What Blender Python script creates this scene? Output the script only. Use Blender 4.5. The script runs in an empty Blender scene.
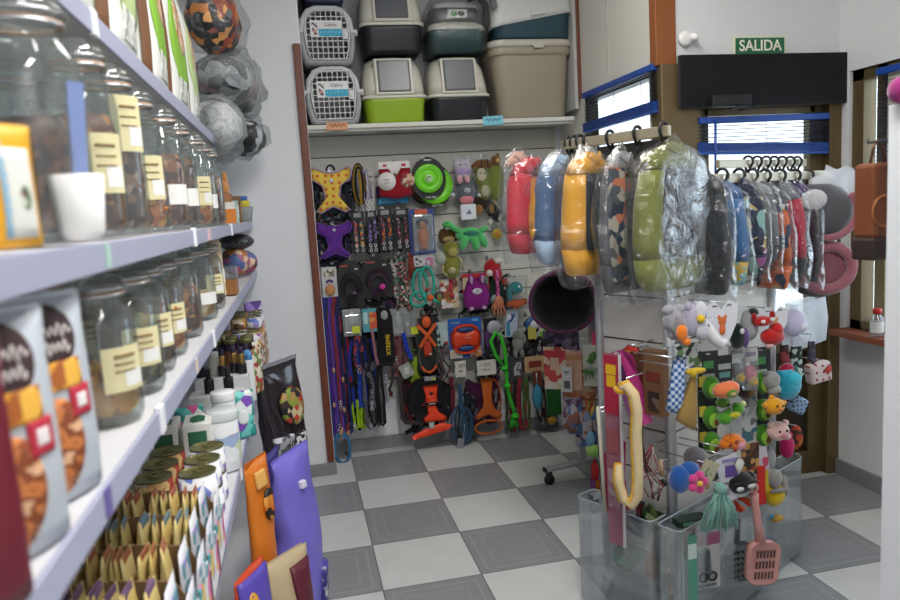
import bpy, math, random
from mathutils import Vector, Matrix, noise
random.seed(11)
SC = bpy.context.scene
COL = SC.collection
PI = math.pi
rnd = random.uniform

# ------------------------------------------------------------------ camera
YAW, PITCH, ROLL, FPX = .205515, -.128109, -.0597237, 718.363
CAM = Vector((-.218555, -4.264895, 1.474205))
_f = Vector((math.sin(YAW)*math.cos(PITCH), math.cos(YAW)*math.cos(PITCH), math.sin(PITCH)))
_r = Vector((math.cos(YAW), -math.sin(YAW), 0)); _u = _r.cross(_f)
R_ = _r*math.cos(ROLL)+_u*math.sin(ROLL); U_ = -_r*math.sin(ROLL)+_u*math.cos(ROLL); F_ = _f
cd = bpy.data.cameras.new('camera'); cam = bpy.data.objects.new('camera', cd); COL.objects.link(cam)
cam.matrix_world = Matrix(((R_.x,U_.x,-F_.x,CAM.x),(R_.y,U_.y,-F_.y,CAM.y),(R_.z,U_.z,-F_.z,CAM.z),(0,0,0,1)))
cd.sensor_width = 36; cd.lens = FPX/900*36; cd.clip_start = .02
cd.dof.use_dof = True; cd.dof.focus_distance = 3.1; cd.dof.aperture_fstop = 4.0
SC.camera = cam
SC.view_settings.view_transform = 'Standard'; SC.view_settings.look = 'None'
SC.view_settings.exposure = 0; SC.view_settings.gamma = 1
SC.cycles.use_denoising = True
SC.cycles.max_bounces = 10; SC.cycles.diffuse_bounces = 4; SC.cycles.transparent_max_bounces = 24
SC.cycles.caustics_reflective = False; SC.cycles.caustics_refractive = False
SC.cycles.sample_clamp_indirect = 6

def ray(px, py): return F_+R_*((px-450)/FPX)-U_*((py-300)/FPX)
def hit(px, py, P, n):
    v = ray(px, py); P = Vector(P); n = Vector(n)
    return CAM+v*((P-CAM).dot(n)/v.dot(n))
def atd(px, py, d): return CAM+ray(px, py)*d

# ------------------------------------------------------------------ materials
MATS = {}
def lin(c): return tuple(((x/12.92) if x <= .04045 else ((x+.055)/1.055)**2.4) for x in c[:3])+(1,)
def hexc(h): return tuple(int(h[i:i+2], 16)/255 for i in (0, 2, 4))
def newmat(name):
    m = bpy.data.materials.new(name); m.use_nodes = True
    nt = m.node_tree; nt.nodes.clear()
    o = nt.nodes.new('ShaderNodeOutputMaterial'); return m, nt, o
def N(nt, t, **k):
    n = nt.nodes.new('ShaderNode'+t)
    for a, b in k.items():
        if a.startswith('i_'): n.inputs[a[2:].replace('_', ' ')].default_value = b
        else: setattr(n, a, b)
    return n
def bump(nt, p, scale, strength, dist=.002, detail=3, kind='Noise', coord='Object'):
    tc = N(nt, 'TexCoord')
    t = N(nt, 'TexNoise', i_Scale=scale, i_Detail=detail) if kind == 'Noise' else N(nt, 'TexVoronoi', i_Scale=scale)
    nt.links.new(tc.outputs[coord], t.inputs['Vector'])
    b = N(nt, 'Bump', i_Strength=strength, i_Distance=dist)
    nt.links.new(t.outputs[0], b.inputs['Height']); nt.links.new(b.outputs[0], p.inputs['Normal'])
def M(hx, rough=.5, metal=0, var=0, bs=0, bstr=.3, spec=.5, sheen=0, sub=0):
    key = ('M', hx, rough, metal, var, bs, bstr, spec, sheen)
    if key in MATS: return MATS[key]
    m, nt, o = newmat('mat_'+hx)
    c = lin(hexc(hx))
    p = N(nt, 'BsdfPrincipled'); p.inputs['Base Color'].default_value = c
    p.inputs['Roughness'].default_value = rough; p.inputs['Metallic'].default_value = metal
    p.inputs['Specular IOR Level'].default_value = spec
    if sheen: p.inputs['Sheen Weight'].default_value = sheen
    if var:
        tc = N(nt, 'TexCoord'); t = N(nt, 'TexNoise', i_Scale=14, i_Detail=4); nt.links.new(tc.outputs['Object'], t.inputs['Vector'])
        mx = N(nt, 'MixRGB'); mx.inputs[1].default_value = tuple(x*(1-var) for x in c[:3])+(1,)
        mx.inputs[2].default_value = tuple(min(1, x*(1+var)) for x in c[:3])+(1,)
        nt.links.new(t.outputs[0], mx.inputs[0]); nt.links.new(mx.outputs[0], p.inputs['Base Color'])
    if bs: bump(nt, p, bs, bstr)
    nt.links.new(p.outputs[0], o.inputs[0]); MATS[key] = m; return m
def fab(hx, bs=220): return M(hx, .9, 0, .15, bs, .4, .2, .2)
def fur(hx): return M(hx, .95, 0, .22, 130, .9, .1, .5)
def metal(hx='c8c8c8', r=.3): return M(hx, r, 1)
def ramp(nt, cols):
    r = N(nt, 'ValToRGB'); cr = r.color_ramp; cr.interpolation = 'CONSTANT'
    while len(cr.elements) < len(cols): cr.elements.new(.5)
    for i, c in enumerate(cols):
        cr.elements[i].position = i/len(cols); cr.elements[i].color = lin(hexc(c))
    return r
def PR(cols, scale=60, kind='cells', rough=.45, stretch=(1, 1, 1)):
    """busy printed surface: cells / blobs / stripes (x or z) / checks / dots"""
    key = ('PR', tuple(cols), scale, kind, rough, stretch)
    if key in MATS: return MATS[key]
    m, nt, o = newmat('print_'+kind+'_'+cols[0])
    p = N(nt, 'BsdfPrincipled'); p.inputs['Roughness'].default_value = rough
    tc = N(nt, 'TexCoord'); mp = N(nt, 'Mapping'); mp.inputs['Scale'].default_value = stretch
    nt.links.new(tc.outputs['Object'], mp.inputs[0])
    if kind == 'cells':
        t = N(nt, 'TexVoronoi', i_Scale=scale); s = N(nt, 'SeparateColor'); nt.links.new(t.outputs['Color'], s.inputs[0]); out = s.outputs[0]
    elif kind == 'blobs':
        t = N(nt, 'TexNoise', i_Scale=scale, i_Detail=2); mr = N(nt, 'MapRange'); mr.inputs[1].default_value = .28; mr.inputs[2].default_value = .72
        nt.links.new(t.outputs[0], mr.inputs[0]); out = mr.outputs[0]
    elif kind == 'dots':
        t = N(nt, 'TexVoronoi', i_Scale=scale, i_Randomness=.25); t.voronoi_dimensions = '2D'; mp.inputs['Rotation'].default_value = (-PI/2, 0, 0); mr = N(nt, 'MapRange'); mr.inputs[1].default_value = 0; mr.inputs[2].default_value = .75
        nt.links.new(t.outputs['Distance'], mr.inputs[0]); out = mr.outputs[0]
    elif kind == 'check':
        t = N(nt, 'TexChecker', i_Scale=scale); out = t.outputs['Fac']
    else:
        t = N(nt, 'TexWave', i_Scale=scale); t.bands_direction = kind[-1].upper(); out = t.outputs['Fac'] if 'Fac' in t.outputs else t.outputs[1]
    nt.links.new(mp.outputs[0], t.inputs['Vector'])
    r = ramp(nt, cols); nt.links.new(out, r.inputs[0]); nt.links.new(r.outputs[0], p.inputs['Base Color'])
    nt.links.new(p.outputs[0], o.inputs[0]); MATS[key] = m; return m
def glassy(name, tint='ffffff', gl=.08, rough=.03, haze=.0, hz='ffffff', bs=0, bstr=.5, bdist=.004):
    """thin clear sheet: transparent, a Fresnel reflection and a little milkiness"""
    key = ('G', name)
    if key in MATS: return MATS[key]
    m, nt, o = newmat(name)
    tr = N(nt, 'BsdfTransparent'); tr.inputs[0].default_value = lin(hexc(tint))
    g = N(nt, 'BsdfGlossy'); g.inputs['Roughness'].default_value = rough
    lw = N(nt, 'LayerWeight', i_Blend=.25)
    mr = N(nt, 'MapRange'); mr.inputs[1].default_value = 0; mr.inputs[2].default_value = 1; mr.inputs[3].default_value = gl; mr.inputs[4].default_value = min(1, gl*5)
    nt.links.new(lw.outputs['Fresnel'], mr.inputs[0])
    a = N(nt, 'MixShader'); nt.links.new(mr.outputs[0], a.inputs[0]); nt.links.new(tr.outputs[0], a.inputs[1]); nt.links.new(g.outputs[0], a.inputs[2])
    last = a
    if haze:
        d = N(nt, 'BsdfTranslucent') if False else N(nt, 'BsdfDiffuse'); d.inputs[0].default_value = lin(hexc(hz))
        b = N(nt, 'MixShader'); b.inputs[0].default_value = haze
        nt.links.new(a.outputs[0], b.inputs[1]); nt.links.new(d.outputs[0], b.inputs[2]); last = b
    if bs:
        tc = N(nt, 'TexCoord'); t = N(nt, 'TexNoise', i_Scale=bs, i_Detail=5, i_Distortion=1.2); nt.links.new(tc.outputs['Object'], t.inputs['Vector'])
        bm = N(nt, 'Bump', i_Strength=bstr, i_Distance=bdist); nt.links.new(t.outputs[0], bm.inputs['Height'])
        nt.links.new(bm.outputs[0], g.inputs['Normal']); nt.links.new(bm.outputs[0], lw.inputs['Normal'])
    nt.links.new(last.outputs[0], o.inputs[0]); MATS[key] = m; return m
JARG = glassy('jar_glass', 'eef4f2', .10, .02, .05, 'dfe6e6')
PANE = glassy('window_glass', 'f4f8fa', .06, .0)
FILM = glassy('plastic_film', 'f6f7f7', .062, .08, .012, 'f0f4f8', 11, .8, .035)
FILMT = glassy('shrink_film', 'f2f4f4', .06, .10, .02, 'e8ecf0', 14, .8, .02)
FILMC = glassy('clear_blister', 'f2f4f4', .10, .08, .10, 'e8ecf0')
ACRY = glassy('acrylic', 'f6f9fa', .08, .05, .07, 'eef3f8')  # clear acrylic; its white haze also stands in for door light on the bins
FILMG = glassy('pile_film', 'f4f6f6', .12, .12, .13, 'eef2f4', 18, 1.0, .03)
FILMW = glassy('milky_film', 'f0f2f4', .08, .2, .4, 'f4f6fa', 20, 1, .02)

# ------------------------------------------------------------------ mesh builder
def T(x, y, z): return Matrix.Translation((x, y, z))
def RX(a): return Matrix.Rotation(a, 4, 'X')
def RY(a): return Matrix.Rotation(a, 4, 'Y')
def RZ(a): return Matrix.Rotation(a, 4, 'Z')
def rrect(w, d, r, n=4):
    r = min(r, w/2-1e-4, d/2-1e-4); o = []
    for k, (sx, sy) in enumerate(((1, 1), (-1, 1), (-1, -1), (1, -1))):
        for i in range(n+1):
            a = PI/2*(k+i/n); o.append((sx*(w/2-r)+r*math.cos(a), sy*(d/2-r)+r*math.sin(a)))
    return o
class G:
    def __init__(s): s.v = []; s.f = []; s.m = []; s.s = []
    def add(s, vs, fs, m=0, sm=False, X=None):
        b = len(s.v)
        s.v += [tuple(X @ Vector(q)) for q in vs] if X is not None else [tuple(q) for q in vs]
        for i, q in enumerate(fs):
            s.f.append([b+j for j in q]); s.m.append(m[i] if isinstance(m, list) else m); s.s.append(sm)
        return s
    def box(s, c, d, m=0, X=None):
        x, y, z = c; a, b, e = d[0]/2, d[1]/2, d[2]/2
        vs = [(x+i*a, y+j*b, z+k*e) for k in (-1, 1) for j in (-1, 1) for i in (-1, 1)]
        return s.add(vs, [(0, 2, 3, 1), (4, 5, 7, 6), (0, 1, 5, 4), (2, 6, 7, 3), (0, 4, 6, 2), (1, 3, 7, 5)], m, False, X)
    def loft(s, rings, m=0, sm=True, cap=(True, True), closed=True, X=None):
        n = len(rings[0]); vs = [p for r in rings for p in r]; fs = []; ms = []
        for i in range(len(rings)-1):
            for j in range(n if closed else n-1):
                k = (j+1) % n; fs.append((i*n+j, i*n+k, (i+1)*n+k, (i+1)*n+j)); ms.append(m[i] if isinstance(m, list) else m)
        if cap[0]: fs.append(tuple(range(n-1, -1, -1))); ms.append(m[0] if isinstance(m, list) else m)
        if cap[1]: fs.append(tuple((len(rings)-1)*n+j for j in range(n))); ms.append(m[-1] if isinstance(m, list) else m)
        return s.add(vs, fs, ms, sm, X)
    def lathe(s, prof, n=20, m=0, X=None, cap=(True, True)):
        return s.loft([[(r*math.cos(2*PI*j/n), r*math.sin(2*PI*j/n), z) for j in range(n)] for r, z in prof], m, True, cap, True, X)
    def ell(s, c, r, m=0, X=None, nu=14, nv=9):
        Y = T(*c) @ Matrix.Diagonal((r[0], r[1], r[2], 1)); Y = X @ Y if X is not None else Y
        return s.lathe([(max(.02, math.sin(PI*i/nv)), -math.cos(PI*i/nv)) for i in range(nv+1)], nu, m, Y)
    def tube(s, pts, r, n=8, m=0, closed=False, X=None, flat=1):
        P = [Vector(p) for p in pts]; rings = []; L = len(P)
        up = Vector((.13, .21, .97)); prev = None
        for i, p in enumerate(P):
            a = P[(i-1) % L] if (closed or i) else p; b = P[(i+1) % L] if (closed or i < L-1) else p
            t = (b-a).normalized() if (b-a).length > 1e-9 else Vector((0, 0, 1))
            if prev is None: x = t.cross(up); x = x if x.length > .05 else t.cross(Vector((1, 0, 0)))
            else: x = prev-t*prev.dot(t)
            x.normalize(); prev = x; y = t.cross(x); rr = r[i] if isinstance(r, (list, tuple)) else r
            rings.append([p+x*(rr*math.cos(2*PI*j/n))+y*(rr*flat*math.sin(2*PI*j/n)) for j in range(n)])
        if closed: rings.append(rings[0])
        return s.loft(rings, m, True, (not closed, not closed), True, X)
    def strap(s, pts, w, th=.0025, m=0, nrm=(0, -1, 0), X=None, closed=False):
        P = [Vector(p) for p in pts]; nv = Vector(nrm); rings = []; L = len(P)
        for i, p in enumerate(P):
            a = P[(i-1) % L] if (closed or i) else p; b = P[(i+1) % L] if (closed or i < L-1) else p
            t = (b-a).normalized() if (b-a).length > 1e-9 else Vector((0, 0, 1))
            x = t.cross(nv); x = x.normalized() if x.length > .02 else Vector((1, 0, 0)); y = x.cross(t).normalized()
            rings.append([p+x*w/2+y*th/2, p-x*w/2+y*th/2, p-x*w/2-y*th/2, p+x*w/2-y*th/2])
        if closed: rings.append(rings[0])
        return s.loft(rings, m, False, (not closed, not closed), True, X)
    def prism(s, poly, y0, y1, m=0, X=None):
        n = len(poly); vs = [(x, y0, z) for x, z in poly]+[(x, y1, z) for x, z in poly]
        fs = [tuple(range(n)), tuple(range(2*n-1, n-1, -1))]+[(i, n+i, n+(i+1) % n, (i+1) % n) for i in range(n)]
        return s.add(vs, fs, m, False, X)
    def puff(s, poly, t, m=0, X=None, y=0, nr=4, flat=.0):
        cx = sum(p[0] for p in poly)/len(poly); cz = sum(p[1] for p in poly)/len(poly); rings = []
        for sg in (1, -1):
            ks = range(1, nr+1) if sg == 1 else range(nr, 0, -1)
            for k in ks:
                q = k/nr; d = t/2*math.sqrt(max(0, 1-q**2.6))*(1 if sg == -1 or not flat else flat)
                rings.append([(cx+(x-cx)*q, y+sg*d, cz+(z-cz)*q) for x, z in poly])
        return s.loft(rings, m, True, (True, True), True, X)
    def torus(s, c, R, r, m=0, X=None, n=20, k=8, axis='y'):
        f = {'y': lambda a: (c[0]+R*math.cos(a), c[1], c[2]+R*math.sin(a)), 'z': lambda a: (c[0]+R*math.cos(a), c[1]+R*math.sin(a), c[2]), 'x': lambda a: (c[0], c[1]+R*math.cos(a), c[2]+R*math.sin(a))}[axis]
        return s.tube([f(2*PI*i/n) for i in range(n)], r, k, m, True, X)
    def build(s, name, mats, parent=None, loc=None, rot=None, bevel=0, sub=0, label=None, jit=0, jsc=8, seg=2, kind=None):
        me = bpy.data.meshes.new(name)
        vs = s.v
        if jit:
            sd = rnd(0, 50); vs = [tuple(Vector(q)+noise.noise_vector(Vector(q)*jsc+Vector((sd, sd, sd)))*jit) for q in vs]
        me.from_pydata(vs, [], s.f); mats = mats if isinstance(mats, (list, tuple)) else [mats]
        for q in mats: me.materials.append(q)
        me.polygons.foreach_set('material_index', s.m); me.polygons.foreach_set('use_smooth', s.s); me.update()
        o = bpy.data.objects.new(name, me); COL.objects.link(o)
        if parent is not None: o.parent = parent
        if loc is not None: o.location = loc
        if rot is not None: o.rotation_euler = rot if isinstance(rot, (tuple, list)) else (0, 0, rot)
        if bevel:
            b = o.modifiers.new('bevel', 'BEVEL'); b.width = bevel; b.segments = seg; b.limit_method = 'ANGLE'; b.angle_limit = .6
        if sub:
            b = o.modifiers.new('sub', 'SUBSURF'); b.levels = sub; b.render_levels = sub
        if label: o['label'] = label
        if kind: o['kind'] = kind
        return o
def tag(o, label, cat, group=None):
    o['label'] = label; o['category'] = cat
    if group: o['group'] = group
    return o
def thing(name, label, cat, loc=(0, 0, 0), rot=0, group=None):
    o = bpy.data.objects.new(name, None); COL.objects.link(o); o.empty_display_size = .05
    o.location = loc; o.rotation_euler = rot if isinstance(rot, (tuple, list)) else (0, 0, rot)
    return tag(o, label, cat, group)
def struct(name, g, mats, **k):
    o = g.build(name, mats, **k); o['kind'] = 'structure'; return o
def writing(txt, size, m, parent, loc, rot=(PI/2, 0, 0), name='lettering', ext=.0006, sx=1, bold=0):
    cu = bpy.data.curves.new('t', 'FONT'); cu.body = txt; cu.size = size; cu.align_x = 'CENTER'; cu.align_y = 'CENTER'; cu.extrude = ext; cu.offset = bold
    o = bpy.data.objects.new('t', cu); COL.objects.link(o)
    bpy.context.view_layer.update()
    me = bpy.data.meshes.new_from_object(o.evaluated_get(bpy.context.evaluated_depsgraph_get()))
    bpy.data.objects.remove(o); me.materials.clear(); me.materials.append(m)
    w = bpy.data.objects.new(name, me); COL.objects.link(w); w.parent = parent; w.location = loc; w.rotation_euler = rot; w.scale = (sx, 1, 1)
    return w
def dup(root, loc, rot=None, label=None, group=None, scale=None):
    r = root.copy(); COL.objects.link(r); r.location = loc
    if rot is not None: r.rotation_euler = rot if isinstance(rot, (tuple, list)) else (0, 0, rot)
    if label: r['label'] = label
    if group: r['group'] = group
    if scale: r.scale = scale
    for ch in list(root.children):
        c = ch.copy(); COL.objects.link(c); c.parent = r
        for g in list(ch.children):
            d = g.copy(); COL.objects.link(d); d.parent = c
    return r
ORD = ['first', 'second', 'third', 'fourth', 'fifth', 'sixth', 'seventh', 'eighth', 'ninth', 'tenth', 'eleventh', 'twelfth', 'thirteenth']
WHITE = M('e9e9e6', .5); BLACK = M('141416', .5); BLKF = fab('17171a'); DARK = M('202226', .6)
CHROME = metal('c9ccd0', .25); STEEL = metal('a9adb2', .35); CARD = M('eeeae0', .7)
# ------------------------------------------------------------------ room
def floor_mat():
    m, nt, o = newmat('checker_tile'); p = N(nt, 'BsdfPrincipled')
    tc = N(nt, 'TexCoord'); mp = N(nt, 'Mapping'); mp.inputs['Scale'].default_value = (2.5, 2.5, 2.5); nt.links.new(tc.outputs['Object'], mp.inputs[0])
    sep = N(nt, 'SeparateXYZ'); nt.links.new(mp.outputs[0], sep.inputs[0])
    def math_(op, a, b=None, c=None):
        n = N(nt, 'Math', operation=op)
        for i, q in enumerate((a, b, c)):
            if q is None: continue
            if isinstance(q, (int, float)): n.inputs[i].default_value = q
            else: nt.links.new(q, n.inputs[i])
        return n.outputs[0]
    fx = math_('FRACT', sep.outputs[0]); fy = math_('FRACT', sep.outputs[1])
    ix = math_('FLOOR', sep.outputs[0]); iy = math_('FLOOR', sep.outputs[1])
    par = math_('ABSOLUTE', math_('MODULO', math_('ADD', ix, iy), 2))          # 1 = dark
    ex = math_('MINIMUM', fx, math_('SUBTRACT', 1, fx)); ey = math_('MINIMUM', fy, math_('SUBTRACT', 1, fy))
    e = math_('MINIMUM', ex, ey)                                                # distance to the tile edge
    grout = math_('LESS_THAN', e, .006)
    # nested rectangular bands pressed in the tile
    band = math_('ADD', math_('COMPARE', e, .085, .012), math_('COMPARE', e, .2, .008))
    nz = N(nt, 'TexNoise', i_Scale=9, i_Detail=6); nt.links.new(tc.outputs['Object'], nz.inputs['Vector'])
    nf = N(nt, 'TexNoise', i_Scale=160, i_Detail=3); nt.links.new(tc.outputs['Object'], nf.inputs['Vector'])
    wx = N(nt, 'TexWave', i_Scale=42, i_Distortion=2.0); nt.links.new(tc.outputs['Object'], wx.inputs['Vector'])
    def mix(f, a, b):
        n = N(nt, 'MixRGB')
        for i, q in enumerate((f, a, b)):
            if isinstance(q, tuple): n.inputs[i].default_value = q
            elif isinstance(q, (int, float)): n.inputs[i].default_value = q
            else: nt.links.new(q, n.inputs[i])
        return n.outputs[0]
    dk = mix(nz.outputs[0], lin(hexc('87888c')), lin(hexc('989a9c'))); dk = mix(math_('MULTIPLY', nf.outputs[0], .35), dk, lin(hexc('6c6e72')))
    dk = mix(math_('MULTIPLY', band, .22), dk, lin(hexc('b5b7b9'))); 
    lt = mix(nz.outputs[0], lin(hexc('c3c4c3')), lin(hexc('d3d4d2'))); lt = mix(math_('MULTIPLY', band, .06), lt, lin(hexc('a8a8a8')))
    col = mix(par, lt, dk); col = mix(grout, col, lin(hexc('5e5f62')))
    nt.links.new(col, p.inputs['Base Color']); p.inputs['Roughness'].default_value = .34
    b = N(nt, 'Bump', i_Strength=.12, i_Distance=.003); nt.links.new(math_('ADD', math_('MULTIPLY', wx.outputs[1], .3), math_('SUBTRACT', nf.outputs[0], math_('MULTIPLY', grout, 2))), b.inputs['Height'])
    nt.links.new(b.outputs[0], p.inputs['Normal']); nt.links.new(p.outputs[0], o.inputs[0]); return m
WALL = M('e6e8ec', .75, 0, .02, 40, .05); WALLW = M('dedfdf', .7, 0, .02, 40, .05); GREYW = M('b9babd', .75, 0, .03)
def woodm(a, b, sc=6, name='wood', st=(14, 14, 1)):
    key = ('W', a, b, sc, st)
    if key in MATS: return MATS[key]
    m, nt, o = newmat(name); p = N(nt, 'BsdfPrincipled', i_Roughness=.45); tc = N(nt, 'TexCoord'); mp = N(nt, 'Mapping'); mp.inputs['Scale'].default_value = st
    nt.links.new(tc.outputs['Object'], mp.inputs[0]); t = N(nt, 'TexNoise', i_Scale=sc, i_Detail=6, i_Distortion=.6); nt.links.new(mp.outputs[0], t.inputs['Vector'])
    mx = N(nt, 'MixRGB'); mx.inputs[1].default_value = lin(hexc(a)); mx.inputs[2].default_value = lin(hexc(b)); nt.links.new(t.outputs[0], mx.inputs[0])
    nt.links.new(mx.outputs[0], p.inputs['Base Color']); nt.links.new(p.outputs[0], o.inputs[0]); MATS[key] = m; return m
WOOD = woodm('5a2a1a', '7a402a'); WOODO = woodm('7c4520', '9c5c2e'); BRONZE = M('6a5a3c', .38, .35, .06); BRONZED = M('3a3022', .35, .4)
PANELW = M('d9d6cc', .45); TILEB = M('85868a', .4, 0, .12, 30, .1)
FL = floor_mat()
YW, YS = .11, -.235       # alcove back wall, front of the stub wall and of the shelf
XS, YD, XR, ZC = 1.47, -1.17, 2.41, 3.0
struct('floor', G().box((.85, -2.6, -.05), (4.6, 7.4, .1)), FL)
struct('ceiling', G().box((.85, -2.6, ZC+.05), (4.6, 7.4, .1)), M('e4e4e2', .8))
struct('wall_back', G().box((.62, YW+.05, ZC/2), (2.0, .1, ZC)), WALL)
struct('wall_stub', G().box((-.63, (YS+YW)/2+.05, ZC/2), (1.05, YW-YS+.1, ZC)), WALL)
struct('wall_left', G().box((-.85, -3.1, ZC/2), (.1, 5.8, ZC)), WALL)
struct('wall_rear', G().box((.85, -6.05, ZC/2), (4.6, .1, ZC)), WALL)
# side wall between the alcove and the door, with a window
g = G(); wy0, wy1, wz0, wz1 = -1.06, -.25, .95, 2.07
g.box((XS+.05, (wy1+YW)/2, ZC/2), (.1, YW-wy1, ZC)).box((XS+.05, (wy0+wy1)/2, wz0/2), (.1, wy1-wy0, wz0)).box((XS+.05, (wy0+wy1)/2, (ZC+wz1)/2), (.1, wy1-wy0, ZC-wz1)).box((XS+.05, (wy0-1.11)/2, ZC/2), (.1, wy0+1.11, ZC))
struct('wall_side', g, PANELW)
g = G()
for y in (-.245, -.62): g.box((XS-.002, y, 2.55), (.006, .006, .9))
struct('trim_1', g, M('b5b2a8', .6))
g = G(); g.box((XS+.05, wy0+.02, (wz0+wz1)/2), (.06, .04, wz1-wz0)).box((XS+.05, wy1-.02, (wz0+wz1)/2), (.06, .04, wz1-wz0)).box((XS+.05, (wy0+wy1)/2, wz0+.02), (.06, wy1-wy0, .04)).box((XS+.05, (wy0+wy1)/2, wz1-.02), (.06, wy1-wy0, .04))
w = struct('window_1', g, BRONZED)
G().box((XS+.06, (wy0+wy1)/2, (wz0+wz1)/2), (.006, wy1-wy0-.06, wz1-wz0-.06)).build('glass_pane', PANE, w)
# wall over the door, door frame, door
struct('wall_door', G().box((1.98, YD+.05, (ZC+2.06)/2), (1.0, .1, ZC-2.06)).box((2.44, YD+.05, 1.03), (.05, .1, 2.06)), WALLW)
struct('trim_2', G().box((1.494, YD+.02, 2.53), (.102, .06, .95)), WOODO, bevel=.004)
g = G(); g.box((1.56, YD+.03, 1.03), (.20, .1, 2.06)).box((2.385, YD+.03, 1.03), (.08, .1, 2.06)).box((1.99, YD+.03, 1.96), (.76, .1, .2))
struct('trim_3', g, BRONZE, bevel=.006)
g = G(); g.box((1.69, YD+.05, .93), (.07, .05, 1.86)).box((2.31, YD+.05, .93), (.08, .05, 1.86)).box((2.0, YD+.05, 1.845), (.60, .05, .04)).box((2.0, YD+.05, .70), (.56, .05, .1)).box((2.0, YD+.05, .06), (.56, .05, .12))
dr = struct('door_1', g, BRONZE, bevel=.004)
G().box((2.0, YD+.06, .4), (.56, .03, .56)).build('lower_panel', BRONZED, dr)
G().box((2.0, YD+.05, 1.29), (.56, .008, 1.08)).build('glass_pane', PANE, dr)
G().tube([(2.285, YD-.0, .95), (2.285, YD-.05, .95), (2.285, YD-.05, 1.2), (2.285, YD-.0, 1.2)], .01).build('door_handle', M('8a7440', .3, .8), dr)
# right wall with its window
ry0, ry1, rz0, rz1 = -2.6, -1.24, .77, 2.0
g = G().box((XR+.05, (-1.24+YW)/2-.2, ZC/2), (.1, 1.0, ZC)) if False else G().box((XR+.05, (ry1+YD)/2, ZC/2), (.1, ry1-YD-.0+.0001 if ry1 > YD else YD-ry1, ZC))
g.box((XR+.05, (ry0+ry1)/2, rz0/2), (.1, ry1-ry0, rz0)).box((XR+.05, (ry0+ry1)/2, (ZC+rz1)/2), (.1, ry1-ry0, ZC-rz1)).box((XR+.05, (ry0-6)/2, ZC/2), (.1, ry0+6, ZC))
struct('wall_right', g, WALLW)
g = G()
for y in (-1.275, -1.42, -2.0, -2.57): g.box((XR+.05, y, (rz0+rz1)/2), (.07, .07 if y > -1.3 else .06, rz1-rz0))
g.box((XR+.05, (ry0+ry1)/2, rz1-.025), (.07, ry1-ry0, .05)).box((XR+.05, (ry0+ry1)/2, rz0+.02), (.07, ry1-ry0, .04))
w = struct('window_2', g, BRONZE)
G().box((XR+.06, (ry0+ry1)/2, (rz0+rz1)/2), (.006, ry1-ry0-.06, rz1-rz0-.06)).build('glass_pane', PANE, w)
G().box((XR-.03, (ry0+ry1)/2, rz0-.015), (.14, ry1-ry0, .03)).build('window_sill', woodm('7a3c28', '94553a'), w)
# wood edge posts of the alcove
struct('trim_4', G().box((-.128, YS-.006, 1.23), (.04, .03, 2.3)), WOOD, bevel=.003)
struct('trim_5', G().box((1.467, YS-.004, 2.53), (.026, .026, .95)), WOOD, bevel=.003)
struct('trim_6', G().box((1.445, (YS+YW)/2, 2.5), (.02, YW-YS, 1.0)), M('c4c4c0', .6))
# tile skirting
struct('baseboard_back', G().box((.62, YW-.008, .04), (1.5, .016, .08)), TILEB, bevel=.002)
struct('baseboard_stub', G().box((-.44, YS-.008, .035), (.68, .016, .07)), TILEB, bevel=.002)
struct('baseboard_right', G().box((XR-.008, -2.1, .04), (.016, 1.84, .08)), TILEB, bevel=.002)
struct('baseboard_side', G().box((XS-.008, -.5, .04), (.016, 1.18, .08)), TILEB, bevel=.002)
# grey plain lining of the alcove above the shelf
struct('trim_7', G().box((.66, YW-.004, 2.48), (1.56, .008, 1.0)), GREYW)

# outside: pavement, pale building with a shutter across the street
struct('trim_8', G().box((3.0, 3.0, -.15), (24, 22, .1)), M('bdb9b0', .9), ).name = 'ground'
b = thing('building', 'pale building with a slatted shutter seen through the door glass', 'building', (4.0, 8.0, -.1))
G().box((0, .2, 3), (16, .4, 6)).build('wall', M('e8e6e2', .8), b)
g = G().box((0, -.03, 1.9), (1.5, .06, 2.0), 0)
for i in range(16): g.box((0, -.07, .98+i*.125), (1.45, .03, .07), 0)
g.build('shutter', M('8d979c', .6), b)

# exit sign
P = hit(759.5, 46, (0, YD-.008, 0), (0, 1, 0))
s = thing('exit_sign', 'green SALIDA exit sign with a cream border above the door', 'sign', P)
g = G().box((0, 0, 0), (.272, .006, .088), 0).box((0, -.004, 0), (.255, .004, .072), 1); g.build('sign_plate', [M('e8e6c8', .5), M('1d6b45', .5)], s)
writing('SALIDA', .069, M('f0efdc', .5), s, (0, -.0072, -.001), sx=.98, bold=.0012)
# black valance and door closer
P0 = hit(764, 80, (0, YD-.03, 0), (0, 1, 0))
tag(G().box((0, 0, 0), (.90, .03, .235)).build('valance_panel', [fab('121418', 60)], loc=(1.99, YD-.037, 1.975), bevel=.004), 'black fabric covered panel across the top of the door', 'panel')
P = hit(729, 101, (0, YD-.08, 0), (0, 1, 0))
s = thing('door_closer', 'black door closer box below the exit sign', 'door closer', P)
G().box((0, 0, 0), (.2, .055, .05)).build('closer_body', BLACK, s, bevel=.006)
G().tube([(.03, -.02, -.03), (-.02, -.05, -.04), (.09, -.04, -.035)], .007).tube([(.09, -.04, -.035), (.05, .0, -.04)], .007).build('closer_arm', DARK, s)
# small white junction fitting on wall
P = hit(685, 39, (0, YD-.01, 0), (0, 1, 0))
s = thing('sensor_mount', 'small white plastic sensor mount left of the exit sign', 'sensor', P)
G().lathe([(.035, 0), (.035, .012), (.02, .018)], 16, 0, RX(PI/2)).build('mount_plate', WHITE, s)
G().lathe([(.016, 0), (.018, .03), (.008, .045)], 14, 0, T(.03, -.01, .01) @ RX(PI/2+.4)).build('sensor_head', WHITE, s)
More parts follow.
